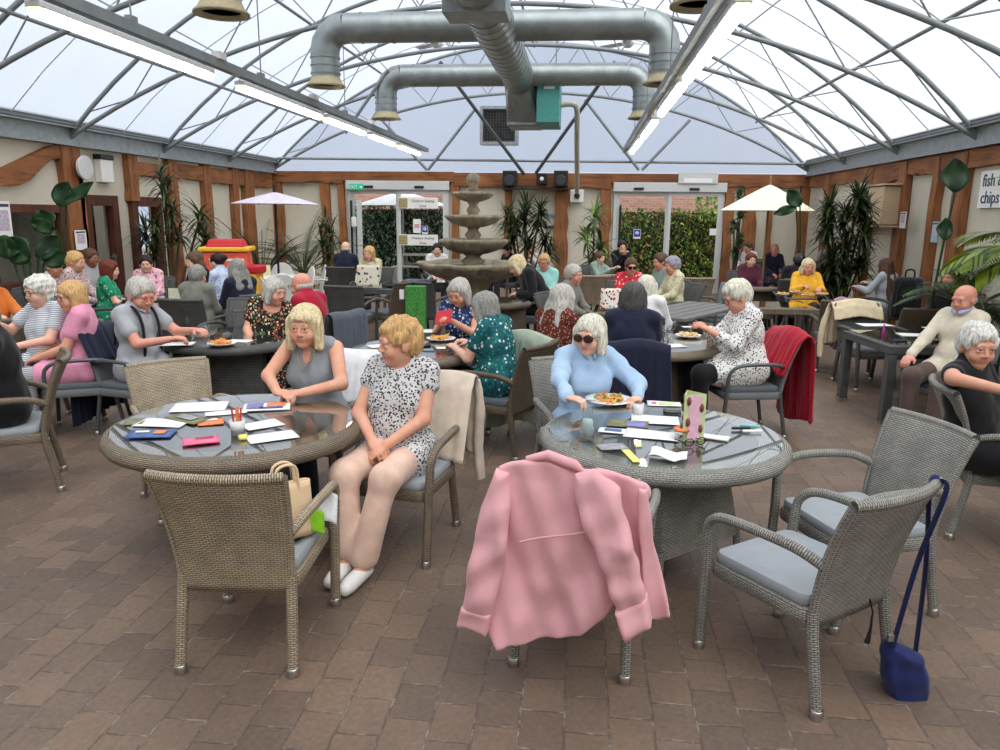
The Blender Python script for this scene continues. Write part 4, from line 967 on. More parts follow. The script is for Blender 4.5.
def make_chair(key, W, cush, arm=True, metal=False, ties=False):
    R_ = empty('armchair', (0, 0, 0)); top = .88
    m = MB(); m.sheet(lambda u, v_: back_pt(u, v_, top=top), 14, 14, .03, 0, .52, .56)
    if not metal:
        m.tube([back_pt(u/12, 1.0, top=top) for u in range(13)], .021, 8)
        for s in (0, 1): m.tube([back_pt(s, v_/8, top=top) for v_ in range(9)], .018, 8)
    m.build('backrest', W, R_)
    m = MB(); round_box(m, .255, .25, .355, .415, .05); m.build('seat_frame', W, R_, T=Matrix.Translation((0, .01, 0)))
    m = MB(); round_box(m, .24, .235, .415, .46, .045, puff=.012); m.build('cushion', cush, R_, T=Matrix.Translation((0, .015, 0)))
    ra, rl = (.021, .023) if not metal else (.016, .017)
    LM = W if not metal else M_frame
    for s in (-1, 1):
        m = MB(); m.tube(smoothpath([(s*.238, -.272, .61), (s*.275, -.17, .652), (s*.298, .02, .662), (s*.296, .17, .648), (s*.288, .235, .60), (s*.282, .25, .54)], 4), ra, 10); m.build('armrest', LM, R_)
        m = MB(); m.tube([(s*.282, .25, .545), (s*.275, .252, .42), (s*.268, .262, .2), (s*.262, .27, .03)], [rl, rl, rl*1.02, rl], 10); l = m.build('leg', LM, R_)
        m = MB(); m.lathe([(rl+.002, .0), (rl+.004, .012), (rl+.003, .038), (rl, .04)], 12, (s*.262, .27, 0)); m.build('foot_cap', M_metal, l)
        m = MB(); m.tube([(s*.222, -.235, .41), (s*.225, -.25, .3), (s*.232, -.30, .03)], [rl, rl, rl*.95], 10); l = m.build('leg', LM, R_)
        m = MB(); m.lathe([(rl+.002, .0), (rl+.004, .012), (rl+.003, .038), (rl, .04)], 12, (s*.232, -.302, 0)); m.build('foot_cap', M_metal, l)
    if ties:
        m = MB(); m.tube([(.1, -.25, .4), (.11, -.27, .33), (.1, -.275, .26), (.095, -.27, .2)], [.004, .004, .006, .012], 5); m.build('tie', M_black, R_)
    return R_
PROT = {}; USED = set()
CHW = {'beige': W_beige, 'tan': W_tan, 'grey': W_grey, 'dark': W_dark, 'brown': W_brown}
CHN = {'beige': 'beige woven', 'tan': 'tan woven', 'grey': 'grey woven', 'dark': 'dark grey woven', 'brown': 'brown woven', 'metal': 'dark grey metal framed', 'side': 'dark grey low'}
M_mesh = plain('mesh_textile', C(110, 114, 116), .7, 0, .1, 30)
def chair(key, loc, rz, label, group='woven garden armchairs around the tables', sc=1.0, ties=False):
    k = key+('t' if ties else '')
    if k not in PROT:
        PROT[k] = make_chair(key, M_mesh if key == 'metal' else CHW[key], {'beige': M_cush, 'grey': M_cush, 'tan': M_cush}.get(key, M_cushd), metal=(key == 'metal'), ties=ties); o = PROT[k]
    else: o = dup(PROT[k])
    o.location = (loc[0], loc[1], 0); o.rotation_euler = (0, 0, rz); o.scale = (sc, sc, sc); tag(o, label, 'chair', group); return o
def round_table(loc, rad, W, label, ped=.30, glass=True, Wp=None, pedb=.36, zped=.2, rot=.5, top=None):
    Wp = Wp or W
    R_ = empty('round_table', (loc[0], loc[1], 0), rot, label, 'table', None)
    m = MB(); h = .74
    m.lathe([(rad-.16, h-.012), (rad-.02, h-.012), (rad, h-.03), (rad+.006, h-.055), (rad-.01, h-.08), (rad-.06, h-.085), (rad-.16, h-.075)], 72); m.build('rim', W, R_)
    m = MB(); m.lathe([(0.001, h-.02), (rad-.15, h-.02)], 64, smooth=False); m.lathe([(rad-.15, h-.07), (.001, h-.07)], 64, smooth=False)
    u = m.build('table_top', top or W, R_)
    for p_ in (u.data,):
        uv = p_.uv_layers[0].data
        for l in p_.loops: c = p_.vertices[l.vertex_index].co; uv[l.index].uv = (c.x, c.y)
    if glass: m = MB(); m.lathe([(0.001, h-.006), (rad-.045, h-.006), (rad-.04, h-.003), (rad-.045, h), (0.001, h)], 72, smooth=False); m.build('glass_top', M_glasst, R_)
    m = MB(); a, b_ = ped, pedb
    vs = []; n = 6
    for i in range(n+1):
        t = i/n; w = b_+(a-b_)*t; z = zped+(h-.07-zped)*t
        vs += [(-w, -w, z), (w, -w, z), (w, w, z), (-w, w, z)]
    fs = []; uv = []
    for i in range(n):
        for k in range(4):
            k2 = (k+1) % 4; fs.append((4*i+k, 4*i+k2, 4*i+4+k2, 4*i+4+k)); z0, z1 = vs[4*i][2], vs[4*i+4][2]; w0, w1 = vs[4*i+1][0], vs[4*i+5][0]
            uv.append([(-w0+k, z0), (w0+k, z0), (w1+k, z1), (-w1+k, z1)])
    m.add(vs, fs, uv); m.build('pedestal', Wp, R_)
    for x, y in ((-1, -1), (1, -1), (1, 1), (-1, 1)):
        m = MB(); m.tube([(x*b_*.97, y*b_*.97, zped+.05), (x*b_, y*b_, .03)], .018, 8); l = m.build('leg', W, R_)
        m = MB(); m.lathe([(.021, 0), (.022, .035), (.018, .04)], 12, (x*b_, y*b_, 0)); m.build('foot_cap', M_metal, l)
    return R_
def rect_table(loc, rz, lx, ly, W, label, glass=True, leg=.035):
    R_ = empty('square_table', (loc[0], loc[1], 0), rz, label, 'table'); h = .74
    m = MB(); m.box((0, 0, h-.03), (lx, ly, .025))
    for s in (-1, 1): m.box((s*(lx/2-.03), 0, h-.05), (.06, ly, .075)); m.box((0, s*(ly/2-.03), h-.05), (lx-.12, .06, .075))
    m.build('table_top', W, R_, .008)
    if glass: m = MB(); m.box((0, 0, h-.002), (lx-.08, ly-.08, .008)); m.build('glass_top', M_glasst, R_)
    for x in (-1, 1):
        for y in (-1, 1):
            m = MB(); cx, cy = x*(lx/2-leg), y*(ly/2-leg)
            m.box((cx, cy, (h-.09+.04)/2), (leg*2, leg*2, h-.13)); l = m.build('leg', W, R_, .006)
            m = MB(); m.box((cx, cy, .02), (leg*2+.01, leg*2+.01, .04)); m.build('foot_cap', M_metal, l)
    return R_
# ================================================================ PEOPLE
SKIN = {'fair': skinmat('skin_fair', C(230, 186, 164)), 'tan': skinmat('skin_tan', C(220, 168, 142)), 'ruddy': skinmat('skin_ruddy', C(218, 158, 138)), 'brown': skinmat('skin_brown', C(150, 102, 76))}
M_lip = plain('lips', C(200, 126, 116), .5, 0, .05); M_eye = plain('eye_white', C(225, 220, 215), .3, 0, .02); M_iris = plain('eye_iris', C(52, 58, 62), .2, 0, .05); M_brow = plain('brow_hair', C(140, 112, 86), .8)
M_shoe = plain('shoe_black', C(30, 28, 28), .5); M_shoew = plain('shoe_white', C(238, 236, 232), .6, 0, .02)
HAIR = {'blonde': hairmat('hair_blonde', C(230, 208, 166)), 'gold': hairmat('hair_golden', C(214, 172, 116)), 'white': hairmat('hair_white', C(232, 228, 216)), 'cream': hairmat('hair_cream', C(228, 222, 204)), 'grey': hairmat('hair_grey', C(150, 148, 142)), 'silver': hairmat('hair_silver', C(192, 188, 180)), 'dark': hairmat('hair_dark', C(44, 34, 32)), 'brown': hairmat('hair_brown', C(96, 68, 50)), 'red': hairmat('hair_red', C(110, 46, 34)), 'dkgrey': hairmat('hair_dark_grey', C(84, 82, 80)), 'lilac': hairmat('hair_lilac', C(160, 156, 170)), 'long': hairmat('hair_long_brown', C(84, 58, 46))}
def v3(*a): return Vector(a)
def Rd(ax, deg): return Matrix.Rotation(radians(deg), 4, ax)
def person(px, py, phi, name='person', label='', z=1.17, lean=6, side=0, twist=0, hyaw=0, hpitch=-5, hroll=0, hands=None, elbow=None, top=None, topname='top', sleeve=1, neck='round', bottom=None, shoes=None, hair=('short', 'grey'), skin='fair', build=1.0, vs=.013, glasses=None, ch='dark', chlabel=None, legs=None, female=True, short=None, chair_at=None, worldhands=None, fold=.004, hs=1.06, skirt=False, hem=.50, extras=True, fing=None, lap=False, shoulder=1.0, reach=None, chsc=1.0, group=None, hornobj=None, stand=False, curl=.9):
    s = z/1.135; vs_ = vs
    Rt = Rd('Z', -twist) @ Rd('Y', side) @ Rd('X', -lean)
    pel = v3(0, -.05, .56)
    TF = Matrix.Translation(pel) @ Rt                       # torso frame
    hc = TF @ v3(0, .02 + .004*lean*.3, .575)
    HF = Matrix.Translation(hc) @ Rd('Z', -twist*.6-hyaw) @ Rd('Y', hroll+side*.3) @ Rd('X', hpitch) @ Matrix.Scale(hs, 4)
    rz = face(phi)
    P = G(px, py, hc.z*s); RZ = Matrix.Rotation(rz, 4, 'Z')
    off = RZ @ (hc*s); root = v3(P.x-off.x, P.y-off.y, 0)
    W = Matrix.Translation(root) @ RZ @ Matrix.Scale(s, 4); Wi = W.inverted()
    R_ = empty(name, root, rz, label, 'person', group)
    R_.scale = (s, s, s)
    b = build; fine = vs <= .0075
    # joints
    sh = {}
    for sd in (-1, 1): sh[sd] = TF @ v3(sd*.155*shoulder*(.97+.03*b), -.02, .425)
    hipx = .09
    lg = legs or {}
    J = {}
    for sd, nm in ((-1, 'L'), (1, 'R')):
        hip = v3(sd*hipx, -.03, .535); knee = v3(*lg.get('k'+nm, (sd*.12, .40, .515))); ank = v3(*lg.get('a'+nm, (sd*.11, .40, .09))); toe = v3(*lg.get('t'+nm, (ank.x*1.05, ank.y+.15, .035)))
        J[sd] = (hip, knee, ank, toe)
    if hands is None: hands = ((-.09, .30, .66), (.09, .30, .66)) if not lap else ((-.05, .22, .62), (.05, .22, .62))
    hw = {}
    for i, sd in ((0, -1), (1, 1)):
        h_ = hands[i]
        if worldhands and worldhands[i] is not None: h_ = Wi @ worldhands[i]
        hw[sd] = v3(*h_)
    EL = {}
    for sd in (-1, 1):
        S, T = sh[sd], hw[sd]; d = T-S; L = d.length; a_, c_ = .27, .245
        if L > a_+c_-.005: T = S+d*((a_+c_-.005)/L); hw[sd] = T; d = T-S; L = d.length
        x = (a_*a_-c_*c_+L*L)/(2*L); hgt = sqrt(max(a_*a_-x*x, 0)); dn = d.normalized()
        pole = v3(*(elbow[0 if sd < 0 else 1] if elbow else (sd*.6, -.5, -.9))); pole = (pole-dn*pole.dot(dn)).normalized()
        EL[sd] = S+dn*x+pole*hgt
    # bounds
    pts = [HF @ v3(0, 0, .14)]+[HF @ v3(*q) for q in ((.1, 0, 0), (-.1, 0, 0), (0, .12, 0), (0, -.13, 0))]+[q for sd in (-1, 1) for q in (hw[sd], EL[sd], sh[sd])]+[q for sd in (-1, 1) for q in J[sd]]
    for sd in (-1, 1): pts.append(hw[sd]+(hw[sd]-EL[sd]).normalized()*.16)
    pad = .07*max(1, b)
    lo = [min(q[i] for q in pts)-pad for i in range(3)]; hi = [max(q[i] for q in pts)+pad for i in range(3)]
    lo[0] = min(lo[0], -.26*b); hi[0] = max(hi[0], .26*b); lo[1] = min(lo[1], -.27); lo[2] = max(lo[2], -.01)
    tp = lambda *q: TF @ v3(*q)
    def torso(Fd, e, k):
        Fd.ell((0, -.03, .535), (.165*b+e, .125+e, .10+e), None, k)
        Fd.ell(tp(0, .02*b, .10), (.135*b+e, .105*b+e, .14+e), Rt, k)
        Fd.ell(tp(0, -.005, .30), (.15*(.5+.5*b)+e, .10*(.4+.6*b)+e, .17+e), Rt, k)
        if female:
            for sd in (-1, 1): Fd.ell(tp(sd*.068, .066*(.5+.5*b), .25), (.066*b+e, .058*b+e, .075*b+e), Rt, k+.02)
        Fd.cone(sh[-1]+(sh[1]-sh[-1])*.06, sh[1]-(sh[1]-sh[-1])*.06, (.042+e), (.042+e), k)
        Fd.cone(tp(-.11, -.015, .455), tp(.11, -.015, .455), .035+e, .035+e, k)
        Fd.cone(tp(0, -.02, .42), tp(0, -.012, .5), .075+e, .052+e, k)
    def legsd(Fd, e, k, a0=0, a1=1, w=1.0):
        for sd in (-1, 1):
            hip, knee, ank, toe = J[sd]
            Fd.cone(hip, knee, .082*(.6+.4*b)+e, .057*(.7+.3*b)+e, k)
            end = knee.lerp(ank, a1); Fd.cone(knee, end, .054*(.7+.3*b)+e, (.04 if a1 > .95 else .043)*w+e, k)
            if e < .005: Fd.cone(knee.lerp(ank, .2)+v3(0, -.012, 0), knee.lerp(ank, .5)+v3(0, -.012, 0), .052, .042, k)
    def arms(Fd, e, k, f0=0, f1=2, grow=0):
        for sd in (-1, 1):
            S, E_, T = sh[sd], EL[sd], hw[sd]; fat = .75+.25*b
            if f1 >= 1: Fd.cone(S, E_, .046*fat+e, .038*fat+e+grow*.5, k)
            else: Fd.cone(S, S.lerp(E_, f1), .047*fat+e, .042*fat+e+grow, k)
            if f1 > 1: Fd.cone(E_, E_.lerp(T, f1-1), .037*fat+e+grow*.5, .037*fat+(.026-.037*fat)*(f1-1)+e+grow, k)
    # ---- body
    Fb = Field(lo, hi, vs)
    torso(Fb, -.004, .03); legsd(Fb, 0, .025); arms(Fb, 0, .018)
    hp = lambda *q: HF @ v3(*q)
    nb = tp(0, -.015, .47)
    Fb.cone(nb, hp(0, -.018, -.06), .058*(.8+.2*b), .05*(.85+.15*b), .02)
    HR = HF.to_3x3().normalized().to_4x4()
    he = lambda c, r, k=.012, cut=False: Fb.ell(hp(*c), tuple(x*hs for x in r), HR, k, cut)
    he((0, -.015, .035), (.073, .094, .08), .02); he((0, .018, -.03), (.060*(.9+.1*b), .066, .084), .025); he((0, .052, -.088), (.026, .024, .022), .02)
    for sd in (-1, 1):
        he((sd*.036, .056, -.036), (.026, .024, .028), .02)
        he((sd*.074, -.006, -.008), (.011, .02, .031), .006)
        if vs < .016: he((sd*.030, .094, .004), (.017, .016, .0115), .008, True)
        he((sd*.030, .0785, .0125), (.02, .012, .0075), .005); he((sd*.030, .0785, -.0075), (.018, .011, .0055), .005)
    Fb.cone(hp(-.034, .078, .024), hp(.034, .078, .024), .011*hs, .011*hs, .014)
    Fb.cone(hp(0, .084, .012), hp(0, .0985, -.026), .007*hs, .010*hs, .008)
    for sd in (-1, 1): he((sd*.011, .092, -.031), (.008, .011, .0075), .006)
    Fb.cone(hp(-.016, .080, -.053), hp(.016, .080, -.053), .005*hs, .005*hs, .006)
    Fb.cone(hp(-.014, .078, -.064), hp(.014, .078, -.064), .0065*hs, .0065*hs, .006)
    if fine: Fb.cone(hp(-.022, .094, -.0585), hp(.022, .094, -.0585), .0022, .0022, .003, True)
    # hands
    for i, sd in ((0, -1), (1, 1)):
        wr = hw[sd]; d = (wr-EL[sd]).normalized(); n_ = None
        fg = (fing or {}).get(i, {})
        if 'd' in fg: d = v3(*fg['d']).normalized()
        n_ = v3(*fg.get('n', (0, 0, -1)))
        n_ = (n_-d*n_.dot(d)); n_ = n_.normalized() if n_.length > .05 else v3(1, 0, 0)
        ac = d.cross(n_)                                   # across the palm
        thumb = -1 if sd < 0 else 1
        th_dir = ac*(sd)*(1 if fg.get('flip') is None else -1)
        cu = fg.get('curl', curl)
        Rm = Matrix((ac, d, n_)).transposed().to_4x4()
        Fb.ell(wr+d*.045, (.040, .052, .0165 if fine else .02), Rm, .012)
        if vs > .017: Fb.ell(wr+d*.105+n_*.012, (.036, .045, .018), Rm, .015); continue
        for k in range(4):
            o_ = (k-1.5)*.0195; Lf = (.072, .080, .075, .06)[k if True else 0]
            base_ = wr+d*(.082-.004*abs(k-1.5))+ac*o_; r0 = .0088 if fine else .0105
            d1 = (d*cos(cu*.5)+n_*sin(cu*.5)).normalized(); d2 = (d*cos(cu*1.3)+n_*sin(cu*1.3)).normalized(); d3 = (d*cos(cu*1.9)+n_*sin(cu*1.9)).normalized()
            p1 = base_+d1*Lf*.42; p2 = p1+d2*Lf*.33; p3 = p2+d3*Lf*.25
            kk = .0035 if fine else .006
            Fb.cone(base_-d*.02, p1, r0*1.1, r0, kk); Fb.cone(p1, p2, r0, r0*.92, kk); Fb.cone(p2, p3, r0*.92, r0*.82, kk)
        t0 = wr+d*.025+th_dir*.026; t1 = t0+(d*.6+th_dir*.75+n_*.35).normalized()*.038; t2 = t1+(d*.9+th_dir*.15+n_*.5).normalized()*.03
        Fb.cone(t0, t1, .013, .0115, .006); Fb.cone(t1, t2, .011, .0095, .004)
    # feet
    for sd in (-1, 1):
        hip, knee, ank, toe = J[sd]; Fb.cone(ank+v3(0, -.01, -.03), toe, .036, .028, .02)
    V, Q = Fb.mesh()
    cen = V[Q].mean(1)
    HI = np.array(HF.inverted()); lc = cen@HI[:3, :3].T+HI[:3, 3]
    mi = ((np.abs(lc[:, 0]) < .023-np.abs(lc[:, 2]+.0585)*.7) & (np.abs(lc[:, 2]+.0585) < .010) & (lc[:, 1] > .07)).astype(int)
    npmesh('body', V, Q, [SKIN[skin], M_lip if female else SKIN['ruddy']], R_, mi)
    # eyes
    if vs < .016:
        for sd in (-1, 1):
            m = MB(); n1_, n2_ = 12, 12; r_ = .0118*hs; c_ = hp(sd*.030, .0745, .003); HR3 = HR.to_3x3()
            vv = []; 
            for i in range(n2_+1):
                a = pi*i/n2_
                for k in range(n1_): ph = 2*pi*k/n1_; vv.append(c_+HR3 @ v3(r_*sin(a)*cos(ph), r_*cos(a), r_*sin(a)*sin(ph)))
            m.v = [tuple(q) for q in vv]
            for i in range(n2_):
                for k in range(n1_):
                    k2 = (k+1) % n1_; m.f.append([i*n1_+k, (i+1)*n1_+k, (i+1)*n1_+k2, i*n1_+k2]); m.uv.append([(0, 0)]*4); m.m.append(1 if i < 2 else 0); m.sm.append(True)
            if extras: m.build('eye', [M_eye, M_iris], R_)
            m = MB(); m.tube([hp(sd*.014, .0895, .0225), hp(sd*.030, .0905, .0275), hp(sd*.046, .078, .0225)], [.0016, .0022, .001], 5); m.build('eyebrow', M_brow, R_)
    # ---- clothes
    if top:
        e = .014 if sleeve != 0 else .011
        Fc = Field(lo, hi, max(vs, .0065)); torso(Fc, e, .038)
        if b > 1.1: Fc.ell(tp(0, .06*b, .12), (.12*b, .09*b, .12), Rt, .05)
        Fc.ell(tp(0, .04, .02), (.16*b+e, .12*b, .08), Rt, .04)
        if sleeve == 0:
            Ff = Fc
            pass
        else: arms(Fc, e-.002, .03, 0, {.5: .55, .3: .3, 1: 1.95, .8: 1.5}[sleeve], .007 if sleeve < 1 else .003)
        if skirt:
            for sd in (-1, 1): hip, knee, ank, toe = J[sd]; Fc.cone(hip, hip.lerp(knee, skirt if skirt is not True else .9), .098*b, .088*b, .05)
        else:
            for sd in (-1, 1): hip, knee, ank, toe = J[sd]; Fc.cone(hip, hip.lerp(knee, .32), .09*b+e*.5, .09*b+e*.5, .04)
        if fold: Fc.ripple(fold, 30, int(abs(px*7+py)), .35); Fc.ripple(fold*.5, 75, int(abs(px*3+py)), .5)
        if neck == 'V': 
            Fc.cone(tp(0, .125, .47), tp(0, .165, .27), .085, .03, .006, True); Fc.cone(tp(0, .0, .52), tp(0, .06, .5), .07, .062, .006, True)
        elif neck == 'wide': Fc.ell(tp(0, .07, .47), (.095, .10, .085), Rt, .006, True)
        elif neck == 'round': Fc.ell(tp(0, .045, .50), (.07, .085, .06), Rt, .006, True)
        elif neck == 'shirt': Fc.cone(tp(0, .11, .50), tp(0, .14, .36), .055, .012, .006, True); Fc.ell(tp(0, .03, .53), (.06, .07, .04), Rt, .006, True)
        elif neck == 'high': Fc.ell(tp(0, .02, .535), (.06, .07, .035), Rt, .006, True)
        if sleeve == 0:
            for sd in (-1, 1):
                a_ = (EL[sd]-sh[sd]).normalized(); c_ = sh[sd]+a_*.085+v3(sd*.02, 0, -.01); Fc.cone(sh[sd]+v3(sd*.035, 0, .0), c_, .05, .075, .008, True)
        V, Q = Fc.mesh(); o_ = npmesh(topname, V, Q, top, R_)
        if neck == 'shirt':
            for sd in (-1, 1):
                m = MB(); m.sheet(lambda u, v_: tp(sd*(.012+.06*sin(u*1.6)), .085-.115*u*u+.012*v_, .475+.035*u-.035*v_*(1-.4*u)), 8, 3, .006); m.build('collar', top, o_)
    if bottom:
        Fc = Field(lo, hi, max(vs, .0065)); Fc.ell((0, -.03, .52), (.17*b+.008, .13, .09), None, .03); legsd(Fc, .014, .04, 0, .93, 1.3)
        if fold: Fc.ripple(fold*.8, 34, int(abs(px)), .5)
        V, Q = Fc.mesh(); npmesh('trousers', V, Q, bottom, R_)
    for sd in (-1, 1):
        hip, knee, ank, toe = J[sd]
        if True:
            ft = (toe-ank); Fs = Field([min(ank[i], toe[i])-.09 for i in range(3)], [max(ank[i], toe[i])+.09 for i in range(3)], max(vs, .006))
            dn = v3(ft.x, ft.y, 0).normalized(); heel = v3(ank.x, ank.y, 0)-dn*.035+v3(0, 0, max(.035, ank.z-.05)); tc = toe+dn*.01
            Fs.cone(heel, tc, .036, .033, .02); Fs.cone(heel+v3(0, 0, .01)+dn*.02, tc-dn*.04+v3(0, 0, .005), .036, .037, .02)
            Fs.cone(v3(ank.x, ank.y, ank.z), v3(ank.x, ank.y, ank.z+.06), .04, .036, .01, True)
            low = min(heel.z, tc.z)-.03
            V, Q = Fs.mesh()
            if len(V): npmesh('shoe', V, Q, shoes or M_shoe, R_)
    # ---- hair
    style, hcol = hair
    if style != 'none':
        L = {'short': .06, 'bob': .17, 'long': .32, 'vlong': .60, 'bald': .05, 'bun': .06, 'curly': .1, 'cap': .06, 'child': .05, 'fringebob': .15}[style]
        cen_ = [hp(0, 0, .02)]; ext = .175*hs
        lo2 = [cen_[0][i]-ext for i in range(3)]; hi2 = [cen_[0][i]+ext for i in range(3)]
        lo2[2] -= L
        if style == 'vlong': lo2 = [x-.05 for x in lo2]; hi2 = [x+.05 for x in hi2]
        if style == 'bun': lo2 = [x-.03 for x in lo2]; hi2 = [x+.03 for x in hi2]
        vh = max(vs*.8, .005); Fh = Field(lo2, hi2, vh)
        eh = lambda c, r, k=.015, cut=False: Fh.ell(hp(*c), tuple(x*hs for x in r), HR, k, cut)
        if style in ('short', 'child', 'cap'):
            eh((0, -.018, .043), (.083, .104, .086)); eh((0, -.045, .0), (.078, .075, .075), .02)
            if style == 'short' and female: eh((0, -.01, .075), (.07, .085, .062), .02); eh((0, .055, .075), (.05, .035, .026), .015)
            for sd in (-1, 1): eh((sd*.07, .015, .03), (.018, .04, .04), .012)
            eh((0, .10, -.03), (.067, .07, .088), .01, True); eh((0, .12, .02), (.058, .07, .033), .012, True)
            for sd in (-1, 1): eh((sd*.088, .012, -.022), (.025, .028, .03), .008, True)
        elif style == 'curly':
            eh((0, -.018, .045), (.096, .112, .096)); eh((0, -.045, -.01), (.09, .08, .09), .02)
            eh((0, .11, -.035), (.07, .075, .095), .01, True)
        elif style in ('bob', 'fringebob', 'long', 'vlong'):
            eh((0, -.018, .043), (.086, .106, .088)); 
            for sd in (-1, 1): Fh.cone(hp(sd*.073, .02, .03), hp(sd*.082, .012, -.085 if style != 'fringebob' else -.105), .028*hs, .026*hs, .03)
            eh((0, -.045, -.03), (.088, .07, .10), .03)
            if style == 'fringebob': eh((0, .06, .06), (.06, .04, .03), .02)
            if style in ('long', 'vlong'):
                zz = -.2 if style == 'long' else -.46
                for xx in (-.06, 0, .06): Fh.cone(hp(xx, -.06, -.05), hp(0, 0, 0)+HR.to_3x3() @ v3(xx*1.1, -.10 if style == 'long' else -.15, zz)*hs, .05, .045, .035)
            eh((0, .11, -.045), (.062 if style != 'fringebob' else .056, .085, .1), .01, True); eh((0, .12, .0), (.056, .07, .04 if style != 'fringebob' else .03), .012, True)
        elif style == 'bun':
            eh((0, -.02, .043), (.08, .102, .083)); eh((0, -.12, .06), (.045, .042, .042), .01)
            eh((0, .10, -.02), (.07, .075, .09), .01, True)
            for sd in (-1, 1): eh((sd*.088, .01, -.03), (.025, .035, .04), .008, True)
        elif style == 'bald':
            eh((0, -.018, -.004), (.0775, .0985, .05)); eh((0, .09, -.01), (.1, .085, .12), .01, True); eh((0, -.0, .085), (.09, .12, .06), .01, True)
            for sd in (-1, 1): eh((sd*.088, .0, -.02), (.022, .028, .034), .006, True)
        if style not in ('bald',):
            c0 = hp(0, -.02, .03); X, Y, Z = Fh.ax[0][:, None, None]-c0.x, Fh.ax[1][None, :, None]-c0.y, Fh.ax[2][None, None, :]-c0.z
            an = np.arctan2(Y, X); el = Z*14
            amp = (.0028 if style != 'curly' else .004)*(1 if fine else .8)
            if style == 'curly': Fh.F = Fh.F+(amp*(np.sin(X*120+Y*60)+np.sin(Y*130+Z*70)+np.sin(Z*125+X*50))).astype(np.float32)
            else: q_ = 1.5 if style == 'short' and female else 1.0; Fh.F = Fh.F+(amp*q_*(np.sin(an*17+el*.8+1.5*np.sin(Z*40+X*30))+.6*np.sin(an*31-el*1.3+1)+(.7*np.sin(X*85+Z*60+2*np.sin(Y*30)) if q_ > 1 else 0))).astype(np.float32)
        V, Q = Fh.mesh()
        if len(V):
            ho = npmesh('hair' if style != 'cap' else 'flat_cap', V, Q, HAIR[hcol] if style != 'cap' else M_black, R_)
            if style == 'cap':
                m = MB(); m.sheet(lambda u, v_: hp((u-.5)*.15, .07+.06*v_*(1-(2*u-1)**2*.5), .06-.01*v_), 6, 4, .01); m.build('cap_peak', M_black, R_)
    if glasses:
        fm = {'sun': plain('sunglass_lens', C(58, 32, 24), .15), 'clear': None}[glasses]
        m = MB(); g = MB()
        for sd in (-1, 1):
            cx = sd*.033
            ring = [hp(cx+.027*cos(a), .1055-.012*abs(cos(a)*.5+sd*.5), .004+.022*sin(a)) for a in [2*pi*k/16 for k in range(17)]]
            m.tube(ring, .0022 if glasses == 'clear' else .003, 5, cap=False)
            if fm: g.sheet(lambda u, v_: hp(cx+.026*(2*u-1)*sqrt(max(0, 1-(2*v_-1)**2*.85)), .105-.006*abs(2*u-1), .004+.021*(2*v_-1)), 6, 6, .002)
            m.tube([hp(sd*.06, .098, .01), hp(sd*.080, .05, .012), hp(sd*.082, -.01, .008)], .0022, 5)
        m.tube([hp(-.008, .106, .008), hp(.008, .106, .008)], .0025, 5)
        go = m.build('glasses', M_black, R_)
        if fm: g.build('lens', fm, go)
    if ch:
        cr = root if chair_at is None else chair_at; crz = rz if chair_at is None else face(chair_at[3]) if len(chair_at) > 3 else rz
        chair(ch, cr, crz, chlabel or (CHN[ch]+' armchair under the '+(short or 'diner')), sc=chsc)
    return dict(root=R_, W=W, rz=rz, loc=root, s=s, HF=HF, TF=TF)
# ---------------------------------------------------------------- cloth hung over a chair back
def drape(loc, rz, mat, name, label, w=.5, front=.2, back=.5, top=.90, seed=1, taper=0., fold=.018, sleeves=(), skew=0, offb=.0, nf=5, hemv=.05, cat='coat', backx=0.0, group=None, thick=.012, yb=-.41):
    """coat over the back of a chair that stands at loc turned by rz"""
    r = random.Random(seed); ph = [r.uniform(0, 6) for _ in range(6)]
    R_ = empty(name, (loc[0], loc[1], 0), rz, label, cat, group)
    Ltop = .10
    def fn(u, v_):
        L = front+Ltop+back; s_ = v_*L; x = (u-.5)*w
        if s_ < front: t = (front-s_)/front; p = Vector((x, yb+.075+.40*(front-s_), top-.02-(front-s_))); side_ = 1; f = t
        elif s_ < front+Ltop: a = (s_-front)/Ltop*pi; p = Vector((x, yb+.045*cos(a)+.005, top-.02+.05*sin(a))); side_ = 0; f = 0
        else:
            t = (s_-front-Ltop)/back; p = Vector((x*(1+taper*t)+backx*t, yb-.045-.015*t, top-.02-(s_-front-Ltop))); side_ = -1; f = t
            p.z -= hemv*t*sin(u*5+ph[0])+skew*t*(u-.5)
            p.y -= offb*t
        fl = fold*(.25+.75*f)*(sin(u*nf*2*pi+ph[1]+f*1.0)+.5*sin(u*nf*4.2*pi+ph[2]))
        p.y += (abs(fl)*.6 if side_ >= 0 else -abs(fl)*1.0-fl*.2)
        p.z -= (.012*sin(u*7+ph[3])+.02*(2*u-1)**2) if side_ == 0 else .012*sin(u*7+ph[3])+.02*(2*u-1)**2
        return p
    m = MB(); m.sheet(fn, 44, 40, thick); m.build('cloth_body', mat, R_)
    for sx, L, lean_ in sleeves:
        m = MB(); P0 = Vector((sx*w*.46, yb-.05, top-.03)); pts = [P0+Vector((lean_*t*L+.012*sin(6*t+ph[4]), -.025*sin(t*3)-.02, -L*t)) for t in [i/10 for i in range(11)]]
        m.tube(pts, [.03+.028*min(1, 3*t/10)-.012*t/10+.004*sin(t*2.4) for t in range(11)], 12, flat=(1.05, .6)); m.build('sleeve', mat, R_)
    return R_
